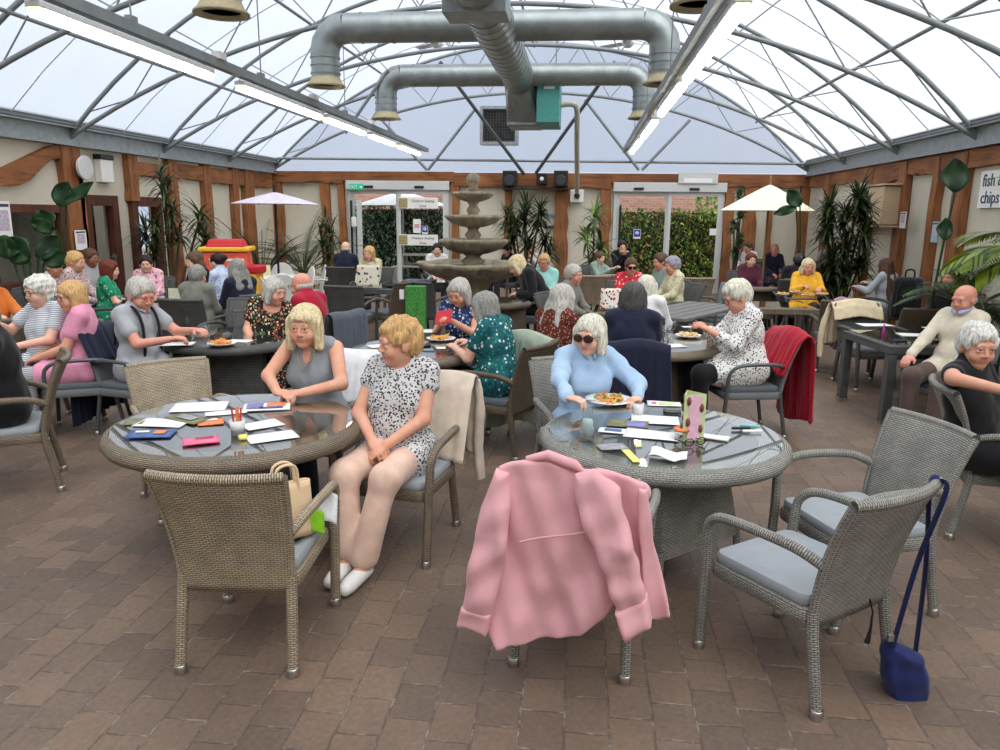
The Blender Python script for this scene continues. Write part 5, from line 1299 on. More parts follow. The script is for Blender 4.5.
# ================================================================ MATERIALS FOR CLOTHES
F_ = fabric
m_vest = F_('cloth_grey_vest', C(140, 146, 152)); m_pinktr = F_('cloth_pale_pink', C(222, 188, 170)); m_blueshirt = F_('cloth_blue_shirt', C(168, 196, 226)); m_navy = F_('cloth_navy', C(30, 34, 56)); m_black = F_('cloth_black', C(20, 20, 24)); m_dark = F_('cloth_dark', C(44, 44, 52))
m_leopard = printed('cloth_leopard', C(206, 204, 202), [C(52, 54, 66)], 75, .42); m_dots = printed('cloth_black_dots', C(236, 234, 232), [C(24, 24, 30)], 58, .36)
m_teal = printed('cloth_teal_leaf', C(28, 92, 98), [C(214, 224, 220), C(40, 140, 130), C(24, 60, 84)], 34, .36); m_floral = printed('cloth_dark_floral', C(32, 26, 28), [C(196, 84, 50), C(110, 140, 100), C(220, 200, 160), C(60, 50, 50)], 48, .45)
m_rust = printed('cloth_rust_spots', C(96, 44, 34), [C(206, 150, 130), C(60, 24, 22)], 62, .34); m_pinkfl = printed('cloth_pink_floral', C(226, 178, 190), [C(196, 54, 84), C(120, 90, 110), C(240, 220, 220)], 26, .36)
m_green = printed('cloth_green_floral', C(34, 138, 100), [C(170, 214, 190), C(24, 110, 80)], 30, .34); m_redfl = printed('cloth_red_floral', C(206, 56, 66), [C(238, 214, 210), C(170, 30, 44)], 28, .36)
m_cream = printed('cloth_cream_print', C(214, 210, 176), [C(150, 156, 120), C(190, 160, 120)], 30, .3); m_navyfl = printed('cloth_navy_floral', C(40, 56, 96), [C(220, 226, 236), C(120, 150, 190)], 32, .34); m_bluefl = printed('cloth_pale_blue', C(196, 210, 232), [C(120, 150, 200)], 24, .3)
m_stripe = printed('cloth_stripes', C(226, 228, 230), [C(120, 134, 158)], 22, .62, 'stripes'); m_pstripe = printed('cloth_grey_stripes', C(190, 192, 196), [C(120, 118, 122)], 24, .5, 'stripes'); m_plaid = printed('cloth_pink_check', C(214, 190, 190), [C(160, 90, 110), C(120, 130, 120)], 40, .4)
m_pink = F_('cloth_pink_tee', C(226, 150, 178)); m_greysh = F_('cloth_grey_shirt', C(168, 172, 178)); m_red = F_('cloth_red_jumper', C(168, 26, 52)); m_gshirt = F_('cloth_khaki_grey', C(122, 122, 114)); m_mint = F_('cloth_mint', C(158, 216, 208)); m_yellow = F_('cloth_yellow', C(238, 180, 56)); m_maroon = F_('cloth_maroon', C(84, 36, 54)); m_white = F_('cloth_white', C(226, 226, 228)); m_jump = F_('cloth_cream_jumper', C(216, 208, 188)); m_orange = F_('cloth_orange', C(204, 112, 42)); m_ltgrey = F_('cloth_light_grey', C(170, 176, 182)); m_kid = F_('cloth_sage', C(140, 160, 150)); m_denim = F_('cloth_denim', C(44, 54, 84)); m_brtr = F_('cloth_brown_trousers', C(92, 76, 70))
# ================================================================ FOREGROUND TABLES
T1 = CF(-1.42, 3.92); T2 = CF(.86, 3.80)
round_table(T1, .665, W_tan, 'large round beige woven table with glass top and scattered papers, front left', ped=.22, pedb=.26, rot=.35)
round_table(T2, .64, W_grey, 'large round grey woven table with glass top and flared base, front right', ped=.23, pedb=.30, rot=face(0)+.62)
c1 = CF(-1.05, 3.04); chair('beige', c1, face(178), 'beige woven armchair with its back to us and bags on its seat, front left', ties=False)
chair('beige', CF(-1.98, 4.58), face(38), 'empty beige woven armchair tucked under the far left side of the front left table', sc=.98)
pj = CF(.37, 3.06); pjr = face(165.5); chair('grey', pj, pjr, 'grey woven armchair with the pink jacket hung over its back')
c5 = CF(1.25, 2.88); chair('grey', c5, face(-149), 'grey woven armchair nearest us on the right, with a navy bag hung on its back', ties=True)
c6 = CF(1.73, 3.42); chair('grey', c6, face(-76), 'empty grey woven armchair just behind the one with the navy bag')
chair('tan', CF(-4.42, 7.0), face(172), 'tan woven armchair with a broad back in front of the woman in the striped tee')
# ================================================================ PEOPLE, NEAR
def hz(px, py, z): return G(px, py, z)
P1 = person(305, 327, -14, 'person', 'blonde bobbed woman in a grey sleeveless top leaning on the front left table', z=1.17, lean=13, hyaw=-8, hpitch=-2, vs=.0068, top=m_vest, topname='sleeveless_top', sleeve=0, neck='V', bottom=m_dark, hair=('fringebob', 'blonde'), skin='tan', build=1.08, ch='tan', short='woman in the grey sleeveless top', chair_at=None, fold=.006, hs=1.1, elbow=((-1.3, .1, -.8), (1.4, .25, -.7)), worldhands=(hz(301, 393, .785), hz(277, 392, .80)), fing={0: dict(d=(.85, .25, -.05), n=(.1, -.2, -1), curl=.9), 1: dict(d=(-.9, .2, -.02), n=(-.1, -.1, -1), curl=1.0)}, reach=1)
P2 = person(399, 343, -16, 'person', 'woman with short golden hair in a black and white spotted top and pale pink trousers', z=1.155, lean=1, hyaw=48, hpitch=-2, vs=.0068, top=m_leopard, topname='leopard_top', sleeve=.3, neck='round', bottom=m_pinktr, shoes=M_shoew, hair=('short', 'gold'), skin='tan', build=1.15, ch='tan', short='woman in pale pink trousers', fold=.004, hs=1.1, hem=.5, hands=((-.03, .235, .64), (.06, .22, .655)), elbow=((-.9, -.4, -.6), (1.0, -.35, -.6)), fing={0: dict(d=(.75, .45, -.45), n=(.1, -.3, -1), curl=.9), 1: dict(d=(-.8, .45, -.35), n=(-.1, -.3, -1), curl=.8)}, legs=dict(kL=(-.10, .40, .52), kR=(.12, .41, .52), aL=(-.01, .50, .10), aR=(.085, .46, .12), tL=(-.0, .66, .04), tR=(.10, .62, .045)))
P3 = person(590, 336, 14, 'person', 'white haired woman in sunglasses and a pale blue shirt behind a plate of food', z=1.12, lean=8, hyaw=44, hpitch=-4, vs=.0068, top=m_blueshirt, topname='shirt', sleeve=1, neck='shirt', bottom=m_dark, hair=('bob', 'cream'), skin='fair', build=1.02, ch='grey', short='woman in sunglasses and blue shirt', fold=.008, hs=1.08, glasses='sun', worldhands=(hz(640, 402, .79)+Vector((.0, .18, -.02)), hz(568, 408, .79)), elbow=((-1.1, -.2, -.7), (1.1, -.2, -.6)), fing={0: dict(d=(.5, .6, 0)), 1: dict(d=(-.6, .6, 0))})
P4 = person(977, 347, 44, 'person', 'elderly white haired woman in black, elbow over a chair back, right edge', z=1.13, lean=-2, twist=14, hyaw=38, hpitch=-4, vs=.0075, top=m_black, topname='black_top', sleeve=.3, neck='round', bottom=m_black, hair=('short', 'white'), skin='tan', build=1.12, ch=None, hs=1.1, worldhands=(None, HZ(1002, 390, 3.8)), hands=((-.1, .3, .7), (.3, .1, .9)), elbow=((-.6, -.5, -.9), (.75, -.7, .15)))
chair('grey', CF(3.02, 4.28), face(74), 'grey woven armchair under the elderly woman in black at the right edge')
P46 = person(-22, 318, -62, 'person', 'person in a black top cut by the left edge of the view', z=1.17, lean=8, vs=.011, top=m_black, bottom=m_black, hair=('short', 'grey'), build=1.3, ch='tan', short='person in black at the left edge', hs=1)
P38 = person(737, 297, -84, 'person', 'blonde woman in glasses and a white top with black dots, looking down at her hands', z=1.21, lean=12, hpitch=-22, vs=.0085, top=m_dots, topname='spotted_top', sleeve=.8, neck='round', bottom=m_black, hair=('short', 'cream'), skin='tan', build=1.3, ch='metal', short='woman in the black dotted top', glasses='clear', hs=1.06, hands=((-.05, .34, .86), (.05, .34, .87)), elbow=((-.7, -.4, -1), (.7, -.4, -1)), skirt=.6, fold=.005)
P32 = person(633, 299, 172, 'person', 'dark haired woman seen from behind in a navy top', z=1.2, lean=6, hpitch=-8, vs=.0095, top=m_navy, sleeve=.5, neck='wide', bottom=m_navy, hair=('bob', 'dkgrey'), skin='fair', build=1.25, ch='metal', short='woman in navy seen from behind', hs=1.05)
P29 = person(563, 300, 138, 'person', 'woman with long grey hair in a rust brown spotted top facing away right', z=1.16, lean=10, hyaw=8, hpitch=-8, vs=.0095, top=m_rust, sleeve=1, neck='round', bottom=m_dark, hair=('long', 'silver'), skin='tan', build=1.2, ch='tan', short='woman in the rust spotted top')
P30 = person(484, 309, -122, 'person', 'grey haired woman in a teal leaf print top seen from behind, eating', z=1.15, lean=16, hpitch=-14, hyaw=-8, vs=.0095, top=m_teal, topname='leaf_print_top', sleeve=.5, neck='round', bottom=m_teal, hair=('bob', 'grey'), skin='fair', build=1.2, ch='brown', short='woman in the teal leaf print top', hands=((-.06, .38, .78), (.1, .34, .8)))
P31 = person(459, 293, -18, 'person', 'grey haired woman in a navy floral top holding a red phone case', z=1.15, lean=12, hpitch=-20, hyaw=10, vs=.0095, top=m_navyfl, sleeve=.3, neck='round', bottom=m_dark, hair=('bob', 'silver'), skin='tan', build=1.05, ch='dark', short='woman holding the red phone case', hands=((-.04, .33, .88), (.09, .31, .86)))
P19 = person(275, 292, 18, 'person', 'grey haired woman in a dark floral top leaning towards the man in red', z=1.14, lean=8, side=-14, hyaw=-40, hpitch=-8, vs=.0095, top=m_floral, sleeve=.5, neck='wide', bottom=m_floral, hair=('bob', 'silver'), skin='tan', build=1.3, ch='dark', short='woman in the dark floral top', skirt=.9)
P20 = person(301, 286, -118, 'person', 'bald man with glasses in a crimson jumper leaning in to talk', z=1.17, lean=16, side=0, hyaw=-10, hpitch=-8, vs=.0095, top=m_red, topname='jumper', sleeve=1, neck='high', bottom=m_denim, hair=('bald', 'silver'), skin='ruddy', build=1.3, female=False, ch='dark', short='man in the crimson jumper', glasses='clear')
P7 = person(141, 295, 72, 'person', 'white haired man in a grey short sleeved shirt with black braces', z=1.18, lean=8, hpitch=-18, hyaw=14, vs=.0085, top=m_greysh, topname='shirt', sleeve=.5, neck='shirt', bottom=m_black, hair=('short', 'silver'), skin='ruddy', build=1.2, female=False, ch='metal', short='man with black braces', hands=((-.16, .42, .84), (.06, .36, .80)), hs=1.12)
m = MB(); T = P1['TF']; m.tube(smoothpath([T @ Vector(q) for q in ((-.055, .0, .475), (-.06, .06, .44), (-.03, .115, .37), (0, .13, .335), (.03, .115, .37), (.06, .06, .44), (.055, .0, .475))], 5), .0022, 5); m.lathe([(0, 0), (.009, .003), (0, .008)], 8, T @ Vector((0, .133, .325))); m.build('necklace', plain('necklace_gold', C(200, 160, 80), .3, 1), P1['root'])
# braces of the man
for sd in (-1, 1):
    m = MB(); T = P7['TF']; pts = [T @ Vector((sd*.085, y, zz)) for y, zz in ((.155, .02), (.165, .12), (.155, .24), (.13, .36), (.075, .455), (.0, .495), (-.085, .46), (-.135, .36), (-.13, .15))]
    m.tube(smoothpath(pts, 4), .018, 6, flat=(.25, 1)); m.build('braces', m_black, P7['root'])
P8 = person(39, 292, -24, 'person', 'white haired woman in a striped pale tee raising her hand', z=1.17, lean=4, hyaw=6, vs=.0105, top=m_stripe, sleeve=.5, neck='round', bottom=m_denim, hair=('curly', 'white'), skin='fair', build=1.15, ch='tan', short='woman in the striped tee', glasses='clear', hands=((-.12, .34, .74), (.22, .3, .92)))
P9 = person(71, 297, -68, 'person', 'blonde woman in a pink tee seated in profile', z=1.15, lean=6, hyaw=-30, vs=.0105, top=m_pink, sleeve=.5, neck='round', bottom=m_pstripe, hair=('bob', 'gold'), skin='tan', build=1.2, ch='metal', short='woman in the pink tee', glasses='clear', skirt=.7)
P5 = person(964, 300, -55, 'person', 'bald man in a cream jumper over a blue collar, looking left', z=1.17, lean=-4, hyaw=10, hpitch=-6, vs=.0095, top=m_jump, topname='jumper', sleeve=1, neck='shirt', bottom=m_brtr, hair=('bald', 'silver'), skin='ruddy', build=1.1, female=False, ch='metal', short='bald man in the cream jumper', hands=((-.2, .34, .66), (.2, .40, .60)))
m = MB()
for sd in (-1, 1): m.sheet(lambda u, v_: P5['TF'] @ Vector((sd*(.01+.065*sin(u*1.6)), .10-.125*u*u+.012*v_, .485+.035*u-.035*v_*(1-.4*u))), 8, 3, .006)
m.build('collar', F_('collar_blue', C(160, 170, 214)), P5['root'])
P6 = person(950, 277, -58, 'person', 'grey haired person in a black jacket half hidden behind the bald man', lean=6, hyaw=0, vs=.012, top=m_black, sleeve=1, neck='high', bottom=m_black, hair=('curly', 'grey'), skin='tan', z=1.12, build=1.2, ch='brown', short='person in black behind the bald man')
# ================================================================ PEOPLE, FAR
def far(px, py, phi, label, top, hair, **k):
    k['z'] = k.get('z', 1.17)-.04; k.setdefault('vs', .0135); k.setdefault('ch', 'dark'); k.setdefault('bottom', m_dark); k.setdefault('fold', .003)
    return person(px, py, phi, 'person', label, top=top, hair=hair, **k)
far(-12, 282, 60, 'person in an orange top whose arm enters at the left edge', m_orange, ('short', 'brown'), z=1.17, build=1.2, short='person in orange', hands=((-.1, .42, .82), (.15, .4, .82)))
far(54, 267, 78, 'grey haired man in glasses and a check shirt, far left', m_plaid, ('short', 'grey'), female=False, glasses='clear', short='man in glasses at the far left', z=1.2, skin='ruddy')
far(76, 262, 88, 'short blond haired person in a pink checked shirt looking right', m_plaid, ('child', 'gold'), short='person in the pink checked shirt', z=1.24, skin='tan')
far(91, 258, 70, 'brown haired person in a striped top behind the pink checked shirt', m_pstripe, ('child', 'brown'), short='person in the striped top', z=1.22, skin='brown', build=1.2)
far(110, 270, 112, 'woman with a dark red bob in a green patterned top', m_green, ('bob', 'red'), short='woman in green', z=1.16, build=1.2, sleeve=.5)
far(146, 264, 8, 'dark haired woman in a pink floral blouse facing us', m_pinkfl, ('child', 'dark'), short='woman in the pink floral blouse', z=1.15, build=1.15, hyaw=-12)
far(194, 262, -40, 'woman in a head scarf and dark coat near the display bin', m_black, ('long', 'brown'), short='woman in the head scarf', z=1.22)
far(198, 276, 172, 'grey haired man in a grey shirt seen from behind', m_gshirt, ('short', 'grey'), female=False, short='man in the grey shirt seen from behind', z=1.16, build=1.25)
far(217, 263, -110, 'woman with a dark bun in a pale blue top', m_bluefl, ('bun', 'dark'), short='woman with the dark bun', z=1.2)
far(237, 270, -128, 'long grey haired woman in a navy cardigan seen from behind', m_navy, ('long', 'grey'), short='woman in the navy cardigan', z=1.2, build=1.1)
far(346, 249, 176, 'bald man in a navy tee seen from behind beside the left doors', m_navy, ('bald', 'silver'), female=False, short='bald man in navy near the doors', z=1.24, build=1.25, sleeve=.5)
far(369, 254, -18, 'blonde woman in a pale floral blouse facing the bald man in navy', m_cream, ('bob', 'gold'), short='blonde woman in the pale blouse', z=1.2)
far(437, 250, 8, 'person in a white shirt behind the fountain', m_white, ('child', 'dark'), short='person in the white shirt', z=1.2, vs=.016)
far(507, 250, -50, 'dark haired person in black bending their head by the fountain', m_black, ('child', 'dark'), short='dark haired person by the fountain', z=1.17, hpitch=-25, vs=.015)
far(517, 266, -92, 'blonde woman in black bending forward beside the fountain', m_black, ('bob', 'blonde'), short='blonde woman bending forward', z=1.33, lean=34, hpitch=-30, build=1.3)
far(531, 250, -10, 'small blond child in white with a hand to the mouth', m_white, ('child', 'gold'), short='blond child in white', z=1.15, hands=((-.02, .2, .98), (.05, .25, .95)), vs=.014)
far(544, 263, -30, 'woman in a mint green top and glasses smiling at us', m_mint, ('short', 'gold'), short='woman in mint green', z=1.18, build=1.25, glasses='clear', hyaw=-22, skin='ruddy')
far(574, 275, 60, 'grey haired man in profile behind the long haired woman', m_gshirt, ('short', 'silver'), female=False, short='grey haired man in profile', z=1.18, skin='ruddy')
far(600, 258, 50, 'small child in sage green reaching to the right', m_kid, ('child', 'brown'), short='child in sage green', z=1.1, vs=.014, hands=((-.05, .4, .95), (.08, .3, .9)), build=.85)
far(622, 247, 5, 'man in black with hands pressed together before the right doors', m_black, ('child', 'dark'), female=False, short='man in black before the right doors', z=1.25, hands=((-.02, .22, .98), (.02, .22, .98)))
far(631, 267, 4, 'woman in sunglasses and a red floral top facing us', m_redfl, ('child', 'brown'), short='woman in sunglasses and red', z=1.18, glasses='sun', skin='ruddy', hs=1.05)
far(647, 288, 150, 'pale blonde woman in a white and pink top behind the dark haired woman', m_white, ('bob', 'cream'), short='pale blonde woman in white', z=1.17, build=1.15, lean=4, side=-6)
far(672, 266, -78, 'woman with lilac grey hair in a cream printed top', m_cream, ('short', 'lilac'), short='woman with lilac grey hair', z=1.2, build=1.1, skin='ruddy')
far(660, 262, -70, 'person in profile half hidden behind the lilac haired woman', m_kid, ('child', 'brown'), short='person half hidden in profile', z=1.22, skin='ruddy', vs=.016)
far(748, 248, -60, 'brown haired person in a white top by the cream parasol', m_white, ('short', 'brown'), short='brown haired person in white', z=1.2, vs=.015)
far(751, 260, 5, 'child with dark red hair in a black and maroon top', m_maroon, ('child', 'red'), short='child in black and maroon', z=1.16, vs=.014)
far(775, 250, 0, 'bald man in a navy jacket below the cream parasol', m_navy, ('bald', 'silver'), female=False, short='bald man below the parasol', z=1.22, skin='ruddy')
far(799, 262, 168, 'person in a black flat cap and black coat seen from behind', m_black, ('cap', 'dark'), female=False, short='person in the black flat cap', z=1.2, build=1.3, side=8)
far(808, 267, -12, 'blonde woman in a yellow top eating at a square table', m_yellow, ('long', 'blonde'), short='woman in yellow', z=1.16, build=1.2, skin='ruddy', vs=.011, hyaw=-8, hands=((-.14, .36, .82), (.1, .34, .84)))
far(824, 258, 120, 'grey haired man in a maroon shirt seen from behind the woman in yellow', m_maroon, ('short', 'grey'), female=False, short='man in maroon', z=1.22, build=1.25)
far(885, 267, -152, 'girl with very long brown hair in a pale grey jacket seen from behind', m_ltgrey, ('vlong', 'long'), short='girl with very long brown hair', z=1.17, vs=.011, hands=((-.2, .32, .8), (.1, .35, .85)))
# ================================================================ OTHER TABLES
M_bigd = W_darkbig
round_table(CF(-2.42, 6.75), .60, W_dark, 'dark grey woven round table with a thick block base, by the man in braces', ped=.30, pedb=.32, zped=.04, Wp=M_bigd, rot=face(0)+.08)
round_table(CF(-.72, 6.25), .55, W_tan, 'round tan woven table with plates of chips between the two grey haired women', rot=.2)
round_table(CF(1.36, 6.72), .60, W_tan, 'round woven table between the woman in navy and the woman in black dots', rot=.7)
rect_table(CF(4.30, 7.12), face(180), 1.6, .95, W_dark, 'grey square cornered table with papers and a pink pen on the right', leg=.04)
rect_table(CF(3.55, 9.75), face(176), .95, .75, W_tan, 'square tan table in front of the woman in yellow', leg=.035)
round_table(CF(-4.2, 9.45), .62, W_dark, 'round dark table with bottles and jugs, far left group', rot=.3)
rect_table(CF(1.5, 9.15), face(184), .95, .8, W_tan, 'tan table with a floral bag, before the woman in sunglasses and red', leg=.035)
round_table(CF(4.3, 12.7), .5, W_tan, 'small round table below the cream parasol', rot=.3)
rect_table(CF(-2.0, 11.7), face(170), .9, .8, W_dark, 'dark square table between the bald man in navy and the tote bag', leg=.035)
rect_table(CF(-1.35, 12.6), face(186), .9, .6, W_dark, 'dark table with a blue tray left of the fountain', leg=.03)
round_table(CF(-.05, 9.9), .45, W_brown, 'small round table beside the fountain under the bending woman', rot=.3)
for px, hor, phi, key, lb in ((590, 12.6, 182, 'beige', 'pale woven chair back left of the child in sage green'), (613, 12.9, 178, 'beige', 'pale woven chair back behind the woman in sunglasses and red'), (690, 12.4, 184, 'beige', 'pale woven chair back right of the lilac haired woman'), (352, 10.4, 174, 'dark', 'empty dark woven chair with its back to us, below the bald man in navy'), (386, 10.9, -120, 'brown', 'brown woven chair turned sideways next to the green turf bin'), (383, 13.2, 10, 'grey', 'light grey chair right of the blonde woman in the pale blouse'), (838, 9.25, 168, 'brown', 'brown woven chair with a mauve cardigan over its corner'), (911, 8.55, 178, 'brown', 'dark brown woven chair with a broad back left of the person in black'), (715, 11.0, -60, 'metal', 'metal framed chair standing alone near the right doors'), (432, 11.1, 150, 'dark', 'dark empty chair standing before the fountain basin'), (232, 8.0, -10, 'dark', 'dark empty chair behind the dark block based table')):
    p = HZ(px, 300, hor); chair(key, p, face(phi), lb)
cc = CF(4.12, 8.25); chair('dark', cc, face(4), 'dark woven chair with the cream fleece over its back')
# white garden chairs
M_wp = plain('white_resin', C(226, 226, 222), .45, 0, .03)
def white_chair():
    R_ = empty('garden_chair', (0, 0, 0)); m = MB(); m.sheet(lambda u, v_: Vector(((u-.5)*.44*(1-.0*v_)*sqrt(max(.02, 1-(max(0, v_-.45)/.56)**2)), -.2-.1*v_, .43+.47*v_)), 14, 12, .02); b_ = m.build('backrest', M_wp, R_)
    m = MB(); 
    for k in range(5): x = (k-2)*.07; m.box((x, -.243-.0, .62), (.025, .012, .22), Matrix.Rotation(.2, 3, 'X'))
    m.build('slot', plain('slot_shade', C(120, 124, 126), .7), b_)
    m = MB(); round_box(m, .22, .22, .4, .43, .08); m.build('seat', M_wp, R_)
    for s in (-1, 1):
        for y in (-.19, .19): m = MB(); m.tube([(s*.18, y, .41), (s*.21, y*1.15, 0)], [.02, .016], 6); m.build('leg', M_wp, R_)
        m = MB(); m.tube(smoothpath([(s*.2, -.22, .63), (s*.24, 0, .65), (s*.23, .18, .62), (s*.2, .19, .42)], 3), .016, 6); m.build('armrest', M_wp, R_)
    return R_
wc0 = None
for px, hor, phi, lb in ((264, 12.2, 160, 'white moulded garden chair nearest us, left of the pair'), (284, 12.2, 190, 'white moulded garden chair nearest us, right of the pair'), (283, 14.2, 20, 'white garden chair behind the white table, left'), (296, 13.4, -60, 'white garden chair right of the white table with a wide back'), (309, 13.9, -70, 'white garden chair with narrow upright back, second from right'), (320, 13.9, -80, 'rightmost white garden chair with narrow upright back')):
    p = HZ(px, 270, hor); wc = white_chair() if wc0 is None else dup(wc0); wc0 = wc0 or wc; wc.location = (p.x, p.y, 0); wc.rotation_euler = (0, 0, face(phi)); tag(wc, lb, 'chair', 'white moulded garden chairs')
p = HZ(272, 270, 13.3); R_ = empty('garden_table', (p.x, p.y, 0), 0, 'white garden table among the white chairs with a card on it', 'table')
m = MB(); m.lathe([(0.001, .70), (.5, .70), (.52, .72), (.5, .74), (.001, .74)], 36); m.build('table_top', M_wp, R_)
for k in range(4): m = MB(); a = pi/4+k*pi/2; m.tube([(.15*cos(a), .15*sin(a), .7), (.36*cos(a), .36*sin(a), 0)], .025, 8); m.build('leg', M_wp, R_)
def picnic(loc, rz, mat, label, L=1.5):
    R_ = empty('picnic_table', (loc[0], loc[1], 0), rz, label, 'table')
    for k in range(5): m = MB(); m.box((0, -.3+k*.15, .74), (L, .13, .035)); m.build('top_plank', mat, R_, .004)
    for s in (-1, 1):
        for k in (0, 1): m = MB(); m.box((0, s*(.58+k*.14), .45), (L, .12, .035)); m.build('seat_plank', mat, R_, .004)
        m = MB(); m.box((s*(L/2-.25), 0, .42), (.05, 1.5, .08)); m.build('crossbar', mat, R_)
        for q in (-1, 1): m = MB(); m.box((s*(L/2-.2), q*.42, .36), (.05, .08, .78), Matrix.Rotation(q*.42, 3, 'X')); m.build('leg', mat, R_)
    return R_
M_wb = plain('bench_pale', C(196, 192, 180), .8); M_gb = plain('bench_grey', C(112, 112, 110), .8, 0, .15, 12)
p = onY(425, 250, 20.6); picnic((p.x, 20.5), .05, M_wb, 'pale wooden picnic table outside the left doors')
picnic(CF(2.25, 9.0), face(180)+.9, M_gb, 'weathered grey picnic table behind the woman in black dots', 1.7)
# display bin
p = HZ(227, 262, 12.2); R_ = empty('display_bin', (p.x, p.y, 0), face(10), 'orange red display bin with a yellow rim and red lid on the far left', 'bin')
m_or = plain('bin_orange', C(232, 96, 70), .5, 0, .18, 5); m_ye = plain('bin_yellow', C(238, 186, 50), .5); m_rd = plain('bin_red', C(196, 28, 40), .5)
m = MB(); m.extrude([(-.42, 0), (.42, 0), (.44, .45), (.36, .95), (.30, 1.22), (-.34, 1.22), (-.38, .9), (-.42, .4)], .6); m.build('body', m_or, R_, .03)
m = MB(); m.box((-.02, 0, 1.26), (.78, .68, .07)); m.build('rim', m_ye, R_, .02)
m = MB(); m.box((-.02, 0, 1.35), (.58, .5, .12), None, 0, .85); m.build('lid', m_rd, R_, .02)
m = MB(); m.tube(smoothpath([(.42, -.31, .1), (.43, -.31, .5), (.34, -.31, .95), (.28, -.31, 1.2)], 4), .02, 6); m.build('side_stripe', plain('bin_stripe', C(60, 60, 92), .5), R_)
# the bin faces the camera with its local +Y, so the print sits on +Y
TT_ = Matrix.Rotation(pi, 4, 'Z')
q = text('X', .13, M_ink, TT_ @ Matrix.Translation((-.12, -.305, 1.1)) @ FR, R_, 'mark')
m = MB(); m.box((-.14, .303, 1.1), (.34, .004, .035)); m.box((-.2, .303, 1.03), (.18, .004, .02)); m.build('printed_line', M_paper, R_)
m = MB(); m.box((.2, .303, 1.11), (.03, .004, .03)); m.build('printed_dot', M_paper, R_)
p = HZ(252, 275, 11.9); R_ = empty('litter_tub', (p.x, p.y, 0), 0, 'small yellow tub with a red top beside the display bin', 'bin')
m = MB(); m.box((0, 0, .45), (.26, .3, .9)); m.build('body', m_ye, R_, .02); m = MB(); m.box((0, 0, .96), (.36, .34, .13)); m.build('top', m_rd, R_, .03)
# green turf bin
p = HZ(416, 310, 9.6); R_ = empty('turf_bin', (p.x, p.y, 0), face(0), 'upright box clad in bright green artificial turf', 'bin'); mt_, nt, b, o = newmat('turf'); v = mapped(nt); n1 = noise(nt, v, 60, 4, .7)
nt.links.new(ramp(nt, n1, [(.35, C(30, 96, 40)), (.65, C(92, 178, 84))]), b.inputs['Base Color']); bump(nt, b, n1, .8, .02); b.inputs['Roughness'].default_value = .9
m = MB(); m.box((0, 0, .47), (.24, .24, .94)); m.build('turf_panel', mt_, R_); m = MB(); m.box((.17, .06, .84), (.06, .02, .12)); m.build('card', M_paper, R_)
# ================================================================ THINGS ON THE TABLES
TZ = .7425
def flat(px, py, w, h, rot, mat, name, label, cat='paper', z=TZ, th=.002, print_=None, group=None, table=None):
    p = G(px, py, z+th/2); R_ = empty(name, p, face(180)+radians(rot), label, cat, group)
    m = MB(); n = 6
    m.sheet(lambda u, v_: Vector(((u-.5)*w, (v_-.5)*h, .0015*(1+sin(u*4+px)*sin(v_*3+py)))), 6, 6, th); m.build('sheet', mat, R_)
    if print_:
        for (x, y, a, b_, mm) in print_: m = MB(); m.box((x*w, y*h, th+.0035), (a*w, b_*h, .0012)); m.build('printed_area', mm, R_)
    R_.location.z += .001; return R_
pb = plain('print_blue', C(70, 96, 150), .5, 0, .3, 30); pp = plain('print_pink_hot', C(232, 110, 146), .5); po = plain('print_orange', C(232, 130, 80), .6, 0, .3, 30); pg = plain('print_green', C(206, 216, 160), .6); pol = plain('print_olive', C(120, 118, 84), .6, 0, .4, 20); pv = plain('print_violet', C(120, 116, 176), .5, 0, .3, 20); pye = plain('paper_yellow', C(240, 232, 130), .6); pgr = plain('print_grey', C(150, 152, 156), .6, 0, .3, 30)
flat(200, 407, .30, .21, 12, M_paper, 'paper_sheet', 'white sheet lying at the back of the front left table')
flat(163, 423, .26, .16, -4, M_paper, 'paper_sheet', 'white sheet above the blue booklet on the front left table')
flat(135, 422, .10, .12, 10, pol, 'leaflet', 'small olive leaflet at the left end of the front left table')
flat(151, 434, .22, .14, 8, pb, 'booklet', 'blue booklet at the left of the front left table', 'booklet', th=.006, print_=[(.2, 0, .25, .4, po), (-.2, .1, .3, .2, M_paper)])
flat(188, 419, .24, .12, -30, pol, 'magazine', 'dark folded magazine beside the orange flyer', 'magazine', th=.006, print_=[(0, 0, .5, .5, pgr)])
flat(211, 422, .13, .13, 20, po, 'flyer', 'orange flyer at the middle of the front left table', print_=[(0, .2, .5, .2, M_paper)])
flat(201, 441, .17, .11, 24, pp, 'booklet', 'hot pink booklet near the front edge of the front left table', 'booklet', th=.008, print_=[(.1, .15, .5, .15, plain('print_crimson', C(170, 40, 70), .5))])
flat(226, 413, .22, .08, 22, M_paper, 'paper_sheet', 'long white paper slip behind the tumbler of pens')
flat(267, 407, .26, .17, 14, M_paper, 'magazine', 'open colourful magazine beside the hands of the woman in grey', 'magazine', th=.006, print_=[(-.25, 0, .35, .7, pv), (.2, .1, .4, .5, po), (.1, -.3, .5, .2, pb)])
flat(272, 437, .24, .15, 30, M_paper, 'paper_sheet', 'white crumpled sheet at the right front of the front left table')
flat(262, 425, .2, .14, 40, M_paper, 'paper_sheet', 'white sheet right of the tumbler of pens')
def tumbler(px, py, r, h, name, label, mat=None, taper=1.15, z=TZ, wall=.002):
    p = G(px, py, z); R_ = empty(name, p, 0, label, 'glass'); m = MB(); m.lathe([(0.001, .004), (r-.003, .004), (r, .0), (r*taper, h), (r*taper-wall, h), (r-wall, .006), (.001, .006)], 20); m.build('bowl', mat or M_glass, R_); return R_
M_plast = plain('frosted_plastic', C(222, 224, 226), .25)
tumbler(238, 434, .034, .075, 'tumbler', 'white plastic tumbler of orange pens on the front left table', M_plast)
